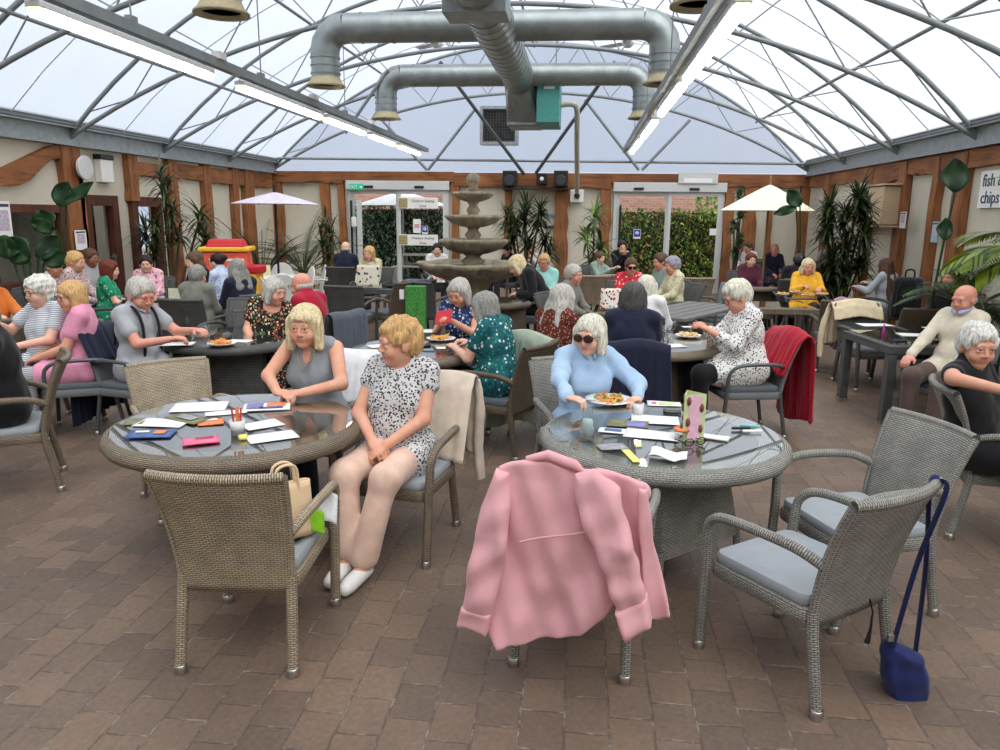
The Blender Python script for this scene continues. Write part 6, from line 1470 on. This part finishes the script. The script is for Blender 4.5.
for k in range(4):
    p = G(238, 434, TZ); m = MB(); a = k*1.7; m.tube([(0, 0, 0), (.012*cos(a), .012*sin(a), .13)], .005, 6); q = m.build('pen', po if k % 2 else plain('pen_red', C(200, 60, 50), .4)); q.location = (p.x+.012*cos(a), p.y+.012*sin(a), TZ+.008); tag(q, 'orange pen standing in the tumbler' if k % 2 else 'red pen standing in the tumbler', 'pen', 'orange pens in the tumbler' if k % 2 else 'red pens in the tumbler')
m = MB(); m.lathe([(0, 0), (.022, 0), (.022, .02), (0, .02)], 16); q = m.build('highlighter', pye); q.location = G(243, 439, TZ); tag(q, 'bright yellow stub in front of the tumbler of pens', 'highlighter')
# right table
def food(R_, r, seed, cols, n=26, z=.016, s=.03):
    rr = random.Random(seed); out = [MB() for _ in cols]
    for k in range(n):
        a, d = rr.uniform(0, 2*pi), r*sqrt(rr.random())*.8; c_ = Vector((d*cos(a), d*sin(a), z+rr.uniform(0, .02))); R = Euler((rr.uniform(-.5, .5), rr.uniform(-.5, .5), rr.uniform(0, 6))).to_matrix(); out[k % len(cols)].box(c_, (s*2, s*.4, s*.4), R)
    for m, cm in zip(out, cols): q = m.build('food', cm, R_, .002); q['kind'] = 'stuff'
M_chip = plain('food_chips', C(226, 170, 84), .6); M_sal = plain('food_salad', C(110, 150, 60), .6, 0, .3); M_nach = plain('food_orange', C(222, 130, 66), .6)
def plate(px, py, r, name, label, cols=None, z=TZ, seed=1, square=False):
    p = G(px, py, z); R_ = empty(name, p, 0, label, 'plate'); m = MB(); m.lathe([(0.001, .004), (r*.62, .004), (r*.62, 0), (r, .018), (r, .022), (r*.62, .008), (.001, .008)], 32); m.build('dish', M_white, R_)
    if cols: food(R_, r*.8, seed, cols)
    return R_
plate(609, 402, .145, 'plate', 'white plate of chips and salad in front of the woman in sunglasses', [M_chip, M_nach, M_sal], seed=4, z=TZ)
p = G(583, 399, TZ+.03); m = MB(); m.tube([(-.09, 0, .005), (.02, -.0, -.004)], .004, 6); m.box((.05, 0, -.006), (.06, .016, .003)); q = m.build('fork', M_metal); q.location = p; tag(q, 'steel fork resting on the edge of the plate of chips', 'fork')
p = G(587, 438, TZ); R_ = empty('carafe', p, 0, 'waisted clear glass carafe half full of water', 'glass'); m = MB(); m.lathe([(0.001, .004), (.037, .0), (.038, .02), (.03, .08), (.024, .12), (.03, .18), (.028, .18), (.022, .12), (.028, .08), (.035, .02), (.001, .008)], 24); m.build('bowl', M_glass, R_); m = MB(); m.lathe([(0.001, .01), (.034, .02), (.028, .08), (.024, .10), (.001, .10)], 20); m.build('water', plain('water_pale', C(196, 206, 206), .1), R_)
R_ = tumbler(638, 415, .03, .07, 'cup', 'white cup with a brown top beside the plate of chips', M_plast, 1.1); m = MB(); m.lathe([(0, .07), (.026, .075), (0, .09)], 14); m.build('lid', plain('lid_brown', C(170, 128, 92), .6), R_)
flat(613, 431, .15, .09, -14, M_paper, 'leaflet', 'white leaflet with blue print beside the carafe', print_=[(0, 0, .6, .5, pb)])
flat(628, 424, .22, .14, -12, pol, 'leaflet', 'tan and violet leaflet in the middle of the front right table', print_=[(.2, -.1, .45, .7, pv)])
flat(655, 420, .26, .18, -10, M_paper, 'paper_sheet', 'large white sheet left of the menu stand')
flat(652, 435, .28, .16, -18, M_paper, 'paper_sheet', 'white sheet in front of the violet leaflet')
flat(664, 404, .20, .11, -8, M_paper, 'flyer', 'white flyer with a green patch behind the big white sheet', print_=[(.1, 0, .5, .6, pg), (-.3, 0, .15, .4, pp)])
flat(672, 412, .10, .06, -10, M_black, 'phone', 'black phone lying behind the menu stand', 'phone', th=.008)
flat(631, 456, .04, .19, 8, pye, 'paper_strip', 'yellow paper strip near the front edge of the front right table')
flat(703, 436, .26, .07, -26, M_paper, 'napkin', 'folded white napkin pointing right of the menu stand', th=.008)
flat(612, 447, .14, .09, 12, pgr, 'leaflet', 'grey leaflet under the edge of the glass near the carafe')
p = G(668, 458, TZ); m = MB(); m.sheet(lambda u, v_: Vector(((u-.5)*.17, (v_-.5)*.13, .006+.022*abs(sin(u*3+1)*cos(v_*3.3))+.004*sin(u*9+v_*7))), 14, 12, .002); q = m.build('napkin', M_paper); q.location = p; q.rotation_euler.z = -.2; tag(q, 'crumpled white napkin at the front edge of the front right table', 'napkin')
p = G(681, 440, TZ); R_ = empty('candle_pot', p, 0, 'small glass pot with an orange rim and dark top', 'pot'); m = MB(); m.lathe([(0.001, .0), (.033, .0), (.036, .05), (.033, .05), (.031, .004), (.001, .004)], 22); m.build('pot_body', M_glass, R_); m = MB(); m.lathe([(.026, .05), (.04, .05), (.042, .06), (.034, .066), (.026, .064)], 22); m.build('rim', po, R_); m = MB(); m.lathe([(0.001, .06), (.027, .06)], 20); m.build('wax', M_black, R_)
p = G(695, 446, TZ); m = MB()
for s in (-1, 1): m.tube([(s*.035+.026*cos(a), .0, .022+.018*sin(a)) for a in [2*pi*k/12 for k in range(13)]], .003, 5, cap=False); m.tube([(s*.062, 0, .022), (s*.05, .1, .012)], .0025, 5)
m.tube([(-.01, 0, .025), (.01, 0, .025)], .003, 5); q = m.build('spectacles', M_black); q.location = p; q.rotation_euler.z = .5; tag(q, 'dark spectacles lying beside the folded napkin', 'spectacles')
for k, (px, py, c_, lb) in enumerate(((741, 428, M_black, 'dark capped marker pen on the right of the front right table'), (750, 426, plain('pen_teal', C(110, 190, 190), .4), 'teal marker pen beside the dark capped one'), (752, 431, M_white, 'white marker pen in front of the teal one'))):
    m = MB(); m.tube([(-.05, 0, 0), (.05, 0, 0)], .008, 8); q = m.build('marker_pen', c_); p = G(px, py, TZ+.01); q.location = p; q.rotation_euler.z = face(180)+(.1, -.2, .05)[k]; tag(q, lb, 'pen')
def menu(px, py, label, s=1.0, z=TZ, rot=0.2):
    p = G(px, py, z); R_ = empty('menu_stand', p, face(180)+rot, label, 'menu')
    for k in range(3):
        a = 2*pi*k/3; T = Matrix.Rotation(a, 4, 'Z'); m = MB(); m.box((0, -.028*s, .1*s), (.095*s, .003, .2*s)); pan = m.build('card_panel', pg, R_, 0, T)
        m = MB(); m.box((0, -.0305*s, .1*s), (.055*s, .002, .19*s)); m.build('printed_area', plain('menu_pink', C(232, 186, 206), .6), pan, 0, T)
        m = MB()
        for x, zz in ((-.03, .17), (.028, .14), (-.03, .08), (.028, .05)):
            m.lathe([(0, -.016*s), (.008*s, -.01*s), (.010*s, .006*s), (.006*s, .018*s), (0, .022*s)], 8, (x*s, -.032*s, zz*s))
        m.build('printed_sundae', plain('menu_brown', C(120, 70, 60), .6), pan, 0, T)
menu(690, 439, 'three sided ice cream menu card standing on the front right table', 1.2)
menu(946, 347, 'ice cream menu card standing on the grey square cornered table', 1.05, rot=-.2)
# generic tableware
WINE = {}
def bottle(px, py, h, r, mat, label, z=TZ, name='bottle', cat='bottle'):
    p = G(px, py, z); m = MB(); m.lathe([(0.001, 0), (r, 0), (r, h*.55), (r*.4, h*.72), (r*.38, h*.97), (r*.45, h), (.001, h)], 14); q = m.build(name, mat); q.location = p; tag(q, label, cat)
M_bg = glassmat('bottle_glass', (.75, .85, .72, 1), .0, 1.5, 1.6); M_wine = plain('red_wine', C(60, 14, 26), .15)
bottle(188, 337, .25, .035, M_bg, 'clear glass bottle on the dark block based table')
tumbler(206, 338, .034, .12, 'glass', 'tall clear glass right of the bottle, table of the man in braces'); tumbler(181, 342, .033, .10, 'glass', 'short clear glass left of the bottle, table of the man in braces')
p = G(156, 343, TZ); R_ = empty('wine_glass', p, 0, 'glass of red wine at the left of the dark block based table', 'glass'); m = MB(); m.lathe([(.033, 0), (.033, .004), (.004, .01), (.004, .08), (.03, .11), (.036, .15), (.03, .19)], 16); m.build('bowl', M_glass, R_); m = MB(); m.lathe([(.001, .085), (.026, .11), (.032, .14), (.001, .14)], 14); m.build('wine', M_wine, R_)
p = G(250, 330, TZ); m = MB(); m.lathe([(0.001, 0), (.03, .0), (.033, .01), (.033, .11), (.028, .12), (.001, .12)], 16); q = m.build('drink_can', po); q.location = p; tag(q, 'orange drink can beside the woman in dark floral', 'can')
plate(222, 345, .12, 'plate', 'plate with leftovers in the middle of the dark block based table', [M_chip, M_nach], seed=7); plate(262, 330, .10, 'plate', 'small white plate right of the orange can')
flat(178, 344, .26, .18, 10, M_paper, 'napkin', 'white napkin under the short glass'); flat(240, 341, .2, .12, -10, M_paper, 'napkin', 'white napkin right of the leftovers plate')
plate(441, 340, .13, 'plate', 'white plate of golden chips before the woman in teal', [M_chip], seed=9); plate(428, 333, .10, 'bowl', 'white bowl behind the plate of golden chips'); flat(419, 345, .2, .1, 8, M_black, 'phone', 'black phone beside the plate of golden chips', 'phone', th=.01); flat(446, 348, .16, .1, 8, M_paper, 'napkin', 'white napkin in front of the plate of golden chips'); flat(380, 346, .2, .14, 30, M_paper, 'paper_sheet', 'white sheet at the left end of the table with chips')
p = G(410, 338, TZ); plate(688, 337, .12, 'plate', 'white plate before the woman in black dots', [M_chip, plain('food_cream', C(230, 220, 180), .6)], seed=12, z=TZ); tumbler(665, 335, .032, .09, 'glass', 'clear glass beside the plate of the woman in black dots'); tumbler(672, 330, .032, .09, 'glass', 'clear glass further back near the woman in black dots'); flat(668, 346, .30, .16, 14, M_paper, 'paper_sheet', 'white paper at the front of the table of the woman in navy'); flat(690, 327, .16, .08, 5, M_paper, 'napkin', 'small white napkin behind the plate of the woman in black dots')
tag(R_, R_['label'], R_['category'])
M_mag = plain('pen_magenta', C(170, 50, 140), .4)
p = G(883, 336, TZ); m = MB(); m.lathe([(0.001, 0), (.014, 0), (.014, .07), (.008, .08), (.008, .11), (.001, .115)], 10); q = m.build('spray_bottle', M_mag); q.location = p; tag(q, 'small magenta bottle standing on the grey square cornered table', 'bottle')
flat(875, 325, .34, .2, 4, M_paper, 'paper_sheet', 'white sheet at the far edge of the grey square cornered table'); flat(915, 335, .3, .18, -6, M_paper, 'paper_sheet', 'white sheet in the middle of the grey square cornered table'); flat(933, 328, .2, .1, 0, M_paper, 'napkin', 'white napkin left of the menu card on the grey table'); flat(899, 341, .1, .05, 0, M_black, 'phone', 'black phone at the near edge of the grey square cornered table', 'phone', th=.01); flat(925, 343, .12, .04, 10, pgr, 'glasses_case', 'grey spectacle case on the grey square cornered table', 'case', th=.015)
for k, (px, py) in enumerate(((783, 295), (796, 293), (808, 296), (822, 295))): plate(px, py, .09, 'plate', ['white plate, leftmost of four before the woman in yellow', 'white plate, second from left before the woman in yellow', 'white plate, third from left before the woman in yellow', 'white plate, rightmost of four before the woman in yellow'][k], [M_chip], seed=20+k)
flat(800, 299, .4, .2, 0, M_black, 'tray', 'black tray in front of the woman in yellow', 'tray', th=.01)
for px, py, lb in ((170, 299, 'green tinted bottle left on the far left table'), (178, 301, 'green tinted bottle in the middle of the far left table')): bottle(px, py, .24, .035, M_bg, lb)
for px, py, lb in ((163, 300, 'clear glass left of the bottles on the far left table'), (187, 302, 'clear glass right of the bottles on the far left table')): tumbler(px, py, .035, .12, 'glass', lb)
m = MB(); m.box((0, 0, .09), (.16, .012, .2)); q = m.build('menu_card', plain('card_cream', C(214, 214, 190), .6)); q.location = G(176, 304, TZ); q.rotation_euler.z = face(0); tag(q, 'pale menu card standing on the far left table', 'menu')
plate(152, 301, .1, 'plate', 'plate with toast on the far left table', [M_nach], seed=33)
m = MB(); m.box((0, 0, .09), (.15, .02, .2)); q = m.build('menu_card', plain('card_yellow', C(230, 226, 180), .6)); q.location = HZ(265, 250, 13.3); q.location.z = .742; q.rotation_euler.z = face(0); tag(q, 'cream card standing on the white garden table', 'menu')
m = MB(); m.box((0, 0, .01), (.5, .3, .02)); q = m.build('tray', plain('tray_blue', C(70, 90, 120), .5)); q.location = CF(-1.35, 12.6, .742); tag(q, 'blue tray on the dark table left of the fountain', 'tray')
# phones in hands
def held(Pd, off, size, mat, name, label, rot=(0, 0, 0), cat='phone'):
    m = MB(); m.box((0, 0, 0), size, Euler(rot).to_matrix()); q = m.build(name, mat, None, .004); q.matrix_world = Pd['W'] @ Matrix.Translation(off); tag(q, label, cat)
held(P31, (.03, .40, .93), (.17, .012, .13), plain('phone_red', C(200, 24, 44), .4), 'phone_case', 'open red phone case held by the grey haired woman in navy floral', (.5, .2, -.2))
# floral bag and tote
def tote(loc, rz, w, h, d, mat, label, name='tote_bag', z=0, handles=True, hm=None):
    R_ = empty(name, (loc[0], loc[1], z), rz, label, 'bag'); m = MB()
    m.sheet(lambda u, v_: Vector(((w/2)*cos(2*pi*u)*(1-.1*v_), (d/2)*sin(2*pi*u)*(1-.6*v_)+.006*sin(9*u*2), h*v_+.01)), 28, 8, .006); m.lathe([(0.001, .012), (w*.3, .012)], 16); m.build('bag_body', mat, R_)
    if handles:
        for s in (-1, 1): m = MB(); m.tube(smoothpath([(-w*.22, s*d*.15, h*.9), (-w*.16, s*d*.2, h*1.35), (w*.16, s*d*.2, h*1.35), (w*.22, s*d*.15, h*.9)], 5), .007, 6); m.build('handle', hm or mat, R_)
    return R_
m_tote = printed('tote_print', C(226, 220, 204), [C(70, 60, 60), C(150, 110, 90)], 14, .3)
tote(CF(-2.02, 11.45), face(0), .36, .32, .14, m_tote, 'cream tote bag with dark birds printed on it, standing on a table', z=.745, handles=False)
tote(CF(1.32, 9.0), face(0), .26, .24, .12, printed('bag_floral', C(230, 226, 216), [C(40, 40, 44), C(200, 50, 60)], 26, .34), 'white bag with black and red pattern standing on a tan table', z=.745, handles=False)
s1 = c1+CF(.14, -.02); tote((s1.x, s1.y), face(178)+.7, .24, .24, .11, F_('bag_cream', C(226, 198, 160)), 'cream canvas shopping bag standing on the seat of the front left chair', 'shopping_bag', z=.47)
s2 = CF(-.83, 3.08)
m = MB(); m.sheet(lambda u, v_: Vector(((u-.5)*.14, .02*sin(u*6)+.04*(v_-.5), (v_-.5)*.10+.02*sin(u*4))), 12, 8, .012); q = m.build('snack_packet', plain('packet_green', C(150, 220, 50), .35, 0, .1)); q.location = (s2.x+.0, s2.y-.02, .52); q.rotation_euler = (.4, 0, face(0)+.1); tag(q, 'lime green packet on the seat beside the cream shopping bag', 'packet')
m = MB(); m.sheet(lambda u, v_: Vector(((u-.5)*.18, .03*sin(u*5), (v_-.5)*.13+.02*sin(u*7))), 12, 8, .01); q = m.build('carrier_bag', plain('bag_white_grey', C(214, 216, 220), .4, 0, .15, 20)); q.location = s2+CF(.04, .06, .54); q.rotation_euler = (.5, .3, face(0)-.4); tag(q, 'crumpled white and grey carrier bag behind the lime green packet', 'bag')
# ================================================================ COATS ON CHAIRS
def on(Pd, *a, **k): return drape(Pd['loc'], Pd['rz'], *a, **k)
on(P2, F_('coat_stone', C(206, 190, 172)), 'cardigan', 'stone coloured cardigan over the chair of the woman in pink trousers', w=.64, front=.42, back=.42, seed=3, nf=3, cat='cardigan', sleeves=((-1, .62, -.05),))
on(P29, F_('coat_sage', C(158, 170, 152)), 'coat', 'sage green coat hanging over the chair of the woman in rust', w=.56, front=.25, back=.72, seed=4, nf=3, taper=.15, fold=.03)
on(P7, m_navy, 'coat', 'long navy coat hanging from the chair of the man in braces', w=.58, front=.25, back=.76, seed=5, nf=3, fold=.035)
on(P38, F_('coat_red', C(168, 12, 40)), 'coat', 'bright red coat hanging to the floor from the chair of the woman in dots', w=.6, front=.3, back=.74, seed=6, nf=3, fold=.035, taper=.1)
on(P32, m_navy, 'cardigan', 'navy cardigan over the chair back of the woman in navy', w=.56, front=.1, back=.48, seed=7, nf=3, cat='cardigan', taper=.12)
on(P20, F_('coat_slate', C(84, 90, 102)), 'coat', 'slate grey coat behind the man in the crimson jumper', w=.5, front=.14, back=.45, seed=8, nf=3)
on(P1, m_white, 'cardigan', 'white cardigan on the chair of the woman in the grey sleeveless top', w=.6, front=.28, back=.4, seed=9, nf=4, cat='cardigan')
drape(cc, face(4), F_('coat_cream', C(220, 204, 170)), 'fleece', 'cream fleece jacket draped over a chair behind the grey table', w=.58, front=.14, back=.4, seed=10, nf=3, sleeves=((1, .62, .10), (-1, .5, -.04)), cat='jacket')
p = HZ(838, 300, 9.25); drape((p.x, p.y), face(168), F_('coat_mauve', C(170, 132, 156)), 'cardigan', 'mauve cardigan over the left corner of a brown chair', w=.26, front=.1, back=.5, seed=11, nf=3, cat='cardigan', backx=-.2)
# rucksack on the chair of the long haired girl
p = HZ(911, 268, 9.4); R_ = empty('rucksack', (p.x, p.y, .62), face(150), 'black rucksack standing right of the girl with very long hair', 'bag')
Fr = Field((-.24, -.2, -.05), (.24, .2, .75), .012); Fr.box((0, 0, .26), (.17, .11, .26), None, .07, .02); Fr.box((0, .12, .16), (.12, .04, .12), None, .03, .02); Fr.ripple(.004, 30, 3); V, Q = Fr.mesh(); npmesh('pack', V, Q, m_black, R_)
m = MB(); m.tube(smoothpath([(-.05, 0, .5), (-.04, 0, .6), (.04, 0, .6), (.05, 0, .5)], 5), .012, 6); m.build('handle', m_black, R_)
for s in (-1, 1): m = MB(); m.tube(smoothpath([(s*.08, -.1, .48), (s*.12, -.18, .35), (s*.12, -.16, .12), (s*.12, -.1, .05)], 5), .018, 6, flat=(1, .4)); m.build('strap', m_black, R_)
# ================================================================ PINK JACKET
def locray(px, py, loc, rz, yl):
    """where the sight line through a picture point meets the plane y=yl of a thing standing at loc"""
    Mi = (Matrix.Translation((loc[0], loc[1], 0)) @ Matrix.Rotation(rz, 4, 'Z')).inverted(); o_ = Mi @ Vector((0, 0, H)); d = Mi.to_3x3() @ ray(px, py); t = (yl-o_.y)/d.y; return Vector((o_.x+t*d.x, yl, o_.z+t*d.z))
def slabpoly(Fd, pts, yc, th, k=.01, rad=.012):
    pts = np.array([(p.x, p.z) for p in pts]); n = len(pts)
    def fn(X, Y, Z):
        x = X+0*Z; z = Z+0*X; d = (x-pts[0][0])**2+(z-pts[0][1])**2; s_ = np.ones_like(d)
        for i in range(n):
            j = (i-1) % n; ex, ez = pts[j]-pts[i]; wx, wz = x-pts[i][0], z-pts[i][1]
            t = np.clip((wx*ex+wz*ez)/(ex*ex+ez*ez), 0, 1); bx, bz = wx-ex*t, wz-ez*t; d = np.minimum(d, bx*bx+bz*bz)
            c1 = z >= pts[i][1]; c2 = z < pts[j][1]; c3 = ex*wz > ez*wx
            fl = (c1 & c2 & c3) | (~c1 & ~c2 & ~c3); s_ = np.where(fl, -s_, s_)
        d2 = s_*np.sqrt(d)+rad; w_ = np.abs(Y-yc(x, z))-th/2+rad
        return np.minimum(np.maximum(d2, w_), 0)+np.sqrt(np.maximum(d2, 0)**2+np.maximum(w_, 0)**2)-rad
    lo = (pts[:, 0].min(), -.62, pts[:, 1].min()); hi = (pts[:, 0].max(), -.30, pts[:, 1].max()); Fd.op(lo, hi, fn, k)
m_pj = F_('jacket_pink', C(224, 168, 174), .85, .05, .35)
J_ = empty('jacket', (pj.x, pj.y, 0), pjr, 'dusty pink cord jacket hung over the back of the front right chair', 'jacket')
L_ = lambda px, py, y=-.45: locray(px, py, pj, pjr, y)
bo = [(500, 464), (525, 458), (552, 459), (575, 468), (600, 466), (630, 474), (646, 482), (649, 500), (648, 545), (640, 585), (622, 590), (606, 608), (585, 625), (560, 632), (530, 634), (516, 632), (504, 636), (492, 622), (494, 590), (500, 560), (505, 530), (503, 500)]
Fj = Field((-.55, -.68, .1), (.6, -.26, 1.02), .0065)
def yc_(x, z): return -.475-.05*np.clip((.9-z)/.8, 0, 1)+.024*np.sin(15*x+7*z)*np.clip((.95-z)/.5, .1, 1)+.014*np.sin(29*x-13*z+1)*np.clip((.85-z)/.4, .1, 1)+.006*np.sin(50*x+20*z)
slabpoly(Fj, [L_(*q) for q in bo], yc_, .03)
a, b_ = L_(510, 470, -.42), L_(640, 484, -.42); Fj.cone((a.x, -.42, a.z-.03), (b_.x, -.42, b_.z-.03), .045, .04, .03)
# front of the jacket lying over the seat side
slabpoly(Fj, [Vector((a.x, 0, a.z-.02)), Vector((b_.x, 0, b_.z-.02)), Vector((b_.x-.02, 0, .66)), Vector((a.x+.02, 0, .64))], lambda x, z: -.335+.012*np.sin(20*x), .025)
Fj.ripple(.0028, 45, 5, .6); V, Q = Fj.mesh(); jb = npmesh('jacket_body', V, Q, m_pj, J_)
def sleeve(pts, cuffp, yb_, th, seed):
    P_ = [L_(x, y) for x, y in pts]; lo_ = [min(p.x for p in P_)-.06, yb_-.16, min(p.z for p in P_)-.08]; hi_ = [max(p.x for p in P_)+.06, yb_+.14, max(p.z for p in P_)+.06]
    zt = max(p.z for p in P_); yf = lambda x, z: yb_-.05*np.clip((zt-z)/.25, 0, 1)+.010*np.sin(26*x+14*z)+.007*np.sin(40*z-22*x)
    Fs = Field(lo_, hi_, .0055); slabpoly(Fs, P_, yf, th, .01, th*.46); Fs.ripple(.0032, 42, seed, 1.0); V, Q = Fs.mesh(); so_ = npmesh('sleeve', V, Q, m_pj, J_)
    Fs = Field(lo_, hi_, .0055); slabpoly(Fs, [L_(x, y) for x, y in cuffp], yf, th+.016, .01, .02); V, Q = Fs.mesh(); npmesh('cuff', V, Q, m_pj, so_)
sleeve([(499, 465), (512, 470), (515, 500), (512, 545), (504, 585), (496, 612), (468, 606), (472, 580), (478, 545), (486, 500)], [(469, 594), (499, 600), (494, 621), (464, 613)], -.485, .07, 3)
sleeve([(577, 466), (600, 461), (622, 480), (634, 520), (643, 556), (649, 586), (624, 600), (615, 576), (604, 548), (590, 515), (579, 490)], [(619, 592), (649, 580), (654, 606), (629, 618)], -.53, .085, 4)
Fl = Field((.1, -.66, .2), (.62, -.3, 1.0), .0065); slabpoly(Fl, [L_(*q) for q in ((640, 482), (648, 484), (655, 530), (661, 565), (671, 610), (658, 616), (648, 612), (643, 570), (640, 530))], lambda x, z: -.50+.02*np.sin(40*x), .028); Fl.ripple(.003, 40, 8); V, Q = Fl.mesh(); npmesh('front_panel', V, Q, m_pj, J_)
m = MB(); m.tube([L_(527, 459, -.47), L_(548, 455, -.48), L_(575, 465, -.485), L_(583, 472, -.47)], [.012, .02, .02, .01], 10); m.build('collar', m_pj, J_)
m = MB(); pts = [L_(x, y, -.545) for x, y in ((520, 542), (540, 538), (575, 534), (606, 528))]; m.tube(smoothpath(pts, 5), .004, 5); m.build('seam', m_pj, J_)
# ================================================================ NAVY SHOULDER BAG
Wc5 = Matrix.Translation((c5.x, c5.y, 0)) @ Matrix.Rotation(face(-149), 4, 'Z')
cs = [Wc5 @ back_pt(u, 1.0) for u in (.06, .94)]; cr = max(cs, key=lambda p: p.x*cos(PSI)+p.y*sin(PSI))
m_bag = F_('bag_navy', C(26, 38, 92), .6); bl = Vector((cr.x, cr.y, 0)); brz = face(0)
outw = (bl-Vector((c5.x, c5.y, 0))).normalized()
bl = bl+outw*.02; LB = lambda px, py, y=0: locray(px, py, bl, brz, y)
B_ = empty('shoulder_bag', (bl.x, bl.y, 0), brz, 'navy fabric shoulder bag hanging by its strap from the nearest right hand chair', 'bag')
bp = [LB(*q) for q in ((881, 655), (887, 643), (895, 640), (905, 648), (922, 654), (928, 688), (921, 722), (904, 724), (889, 702), (881, 675))]
dz_ = min(p.z for p in bp)
Fg = Field([min(p.x for p in bp)-.05, -.12, dz_-.05], [max(p.x for p in bp)+.05, .12, max(p.z for p in bp)+.05], .005)
def sp_(Fd, pts, th):
    P2_ = np.array([(p.x, p.z) for p in pts]); n = len(P2_); cx, cz = P2_.mean(0)
    def fn(X, Y, Z):
        x = X+0*Z; z = Z+0*X; d = (x-P2_[0][0])**2+(z-P2_[0][1])**2; s_ = np.ones_like(d)
        for i in range(n):
            j = (i-1) % n; ex, ez = P2_[j]-P2_[i]; wx, wz = x-P2_[i][0], z-P2_[i][1]; t = np.clip((wx*ex+wz*ez)/(ex*ex+ez*ez), 0, 1); bx, bz = wx-ex*t, wz-ez*t; d = np.minimum(d, bx*bx+bz*bz)
            c1 = z >= P2_[i][1]; c2 = z < P2_[j][1]; c3 = ex*wz > ez*wx; fl = (c1 & c2 & c3) | (~c1 & ~c2 & ~c3); s_ = np.where(fl, -s_, s_)
        d2 = s_*np.sqrt(d); return np.sqrt(np.maximum(d2+.03, 0)**2+(Y/th*.03)**2)-.03+np.minimum(np.maximum(d2+.03, 0)*0, 0)+0*Y
    Fd.op((P2_[:, 0].min(), -th, P2_[:, 1].min()), (P2_[:, 0].max(), th, P2_[:, 1].max()), fn, .005)
sp_(Fg, bp, .05); Fg.ripple(.0035, 50, 2, .8); V, Q = Fg.mesh(); npmesh('bag_body', V, Q, m_bag, B_)
Bi = (Matrix.Translation(bl) @ Matrix.Rotation(brz, 4, 'Z')).inverted(); tpc = Bi @ (cr+Vector((0, 0, .022)))
for (x, y, yo) in ((893, 642, .02), (915, 655, -.02)):
    e_ = LB(x, y, yo); m = MB(); pts = [e_+Vector((0, 0, -.02)), e_.lerp(Vector((tpc.x, yo, tpc.z)), .5), Vector((tpc.x+(.012 if yo < 0 else -.012), yo*1.5, tpc.z-.04)), Vector((tpc.x, yo*.2, tpc.z))]
    m.tube(smoothpath(pts, 6), .017, 8, flat=(1, .2)); m.build('strap', m_bag, B_)
e_ = LB(893, 638, .02); m = MB(); m.box(e_, (.04, .012, .025)); m.build('buckle', M_metal, B_)
m = MB(); m.box(LB(904, 672, -.055), (.10, .006, .004)); m.build('zip', plain('zip_dark', C(14, 18, 44), .4), B_)
# ================================================================ LIGHT
wd = bpy.data.worlds.new('overcast'); SC.world = wd; wd.use_nodes = True; nt = wd.node_tree; nt.nodes.clear()
wo = nt.nodes.new('ShaderNodeOutputWorld'); bg = nt.nodes.new('ShaderNodeBackground'); nt.links.new(bg.outputs[0], wo.inputs[0])
tc = nt.nodes.new('ShaderNodeTexCoord'); sp = nt.nodes.new('ShaderNodeSeparateXYZ'); nt.links.new(tc.outputs['Generated'], sp.inputs[0])
c1_ = ramp(nt, sp.outputs['X'], [(.0, (.84, .90, 1.0, 1)), (.5, (.95, .97, 1.0, 1))])
c2_ = ramp(nt, sp.outputs['Y'], [(.3, (1, 1, 1, 1)), (.97, (.90, 1.0, 1.13, 1))])
nt.links.new(mul(nt, c1_, c2_), bg.inputs[0]); bg.inputs[1].default_value = .53
sun = bpy.data.lights.new('sun', 'SUN'); sun.energy = 2.6; sun.angle = radians(70); sun.color = (1, .97, .92)
so = bpy.data.objects.new('sun', sun); COL.objects.link(so); so.rotation_euler = (radians(28), radians(18), 0)
SC.view_settings.view_transform = 'Standard'; SC.view_settings.look = 'None'; SC.view_settings.gamma = 1; SC.view_settings.use_curve_mapping = False
SC.view_settings.exposure = .62
SC.cycles.use_denoising = True
SC.cycles.max_bounces = 8; SC.cycles.transparent_max_bounces = 16
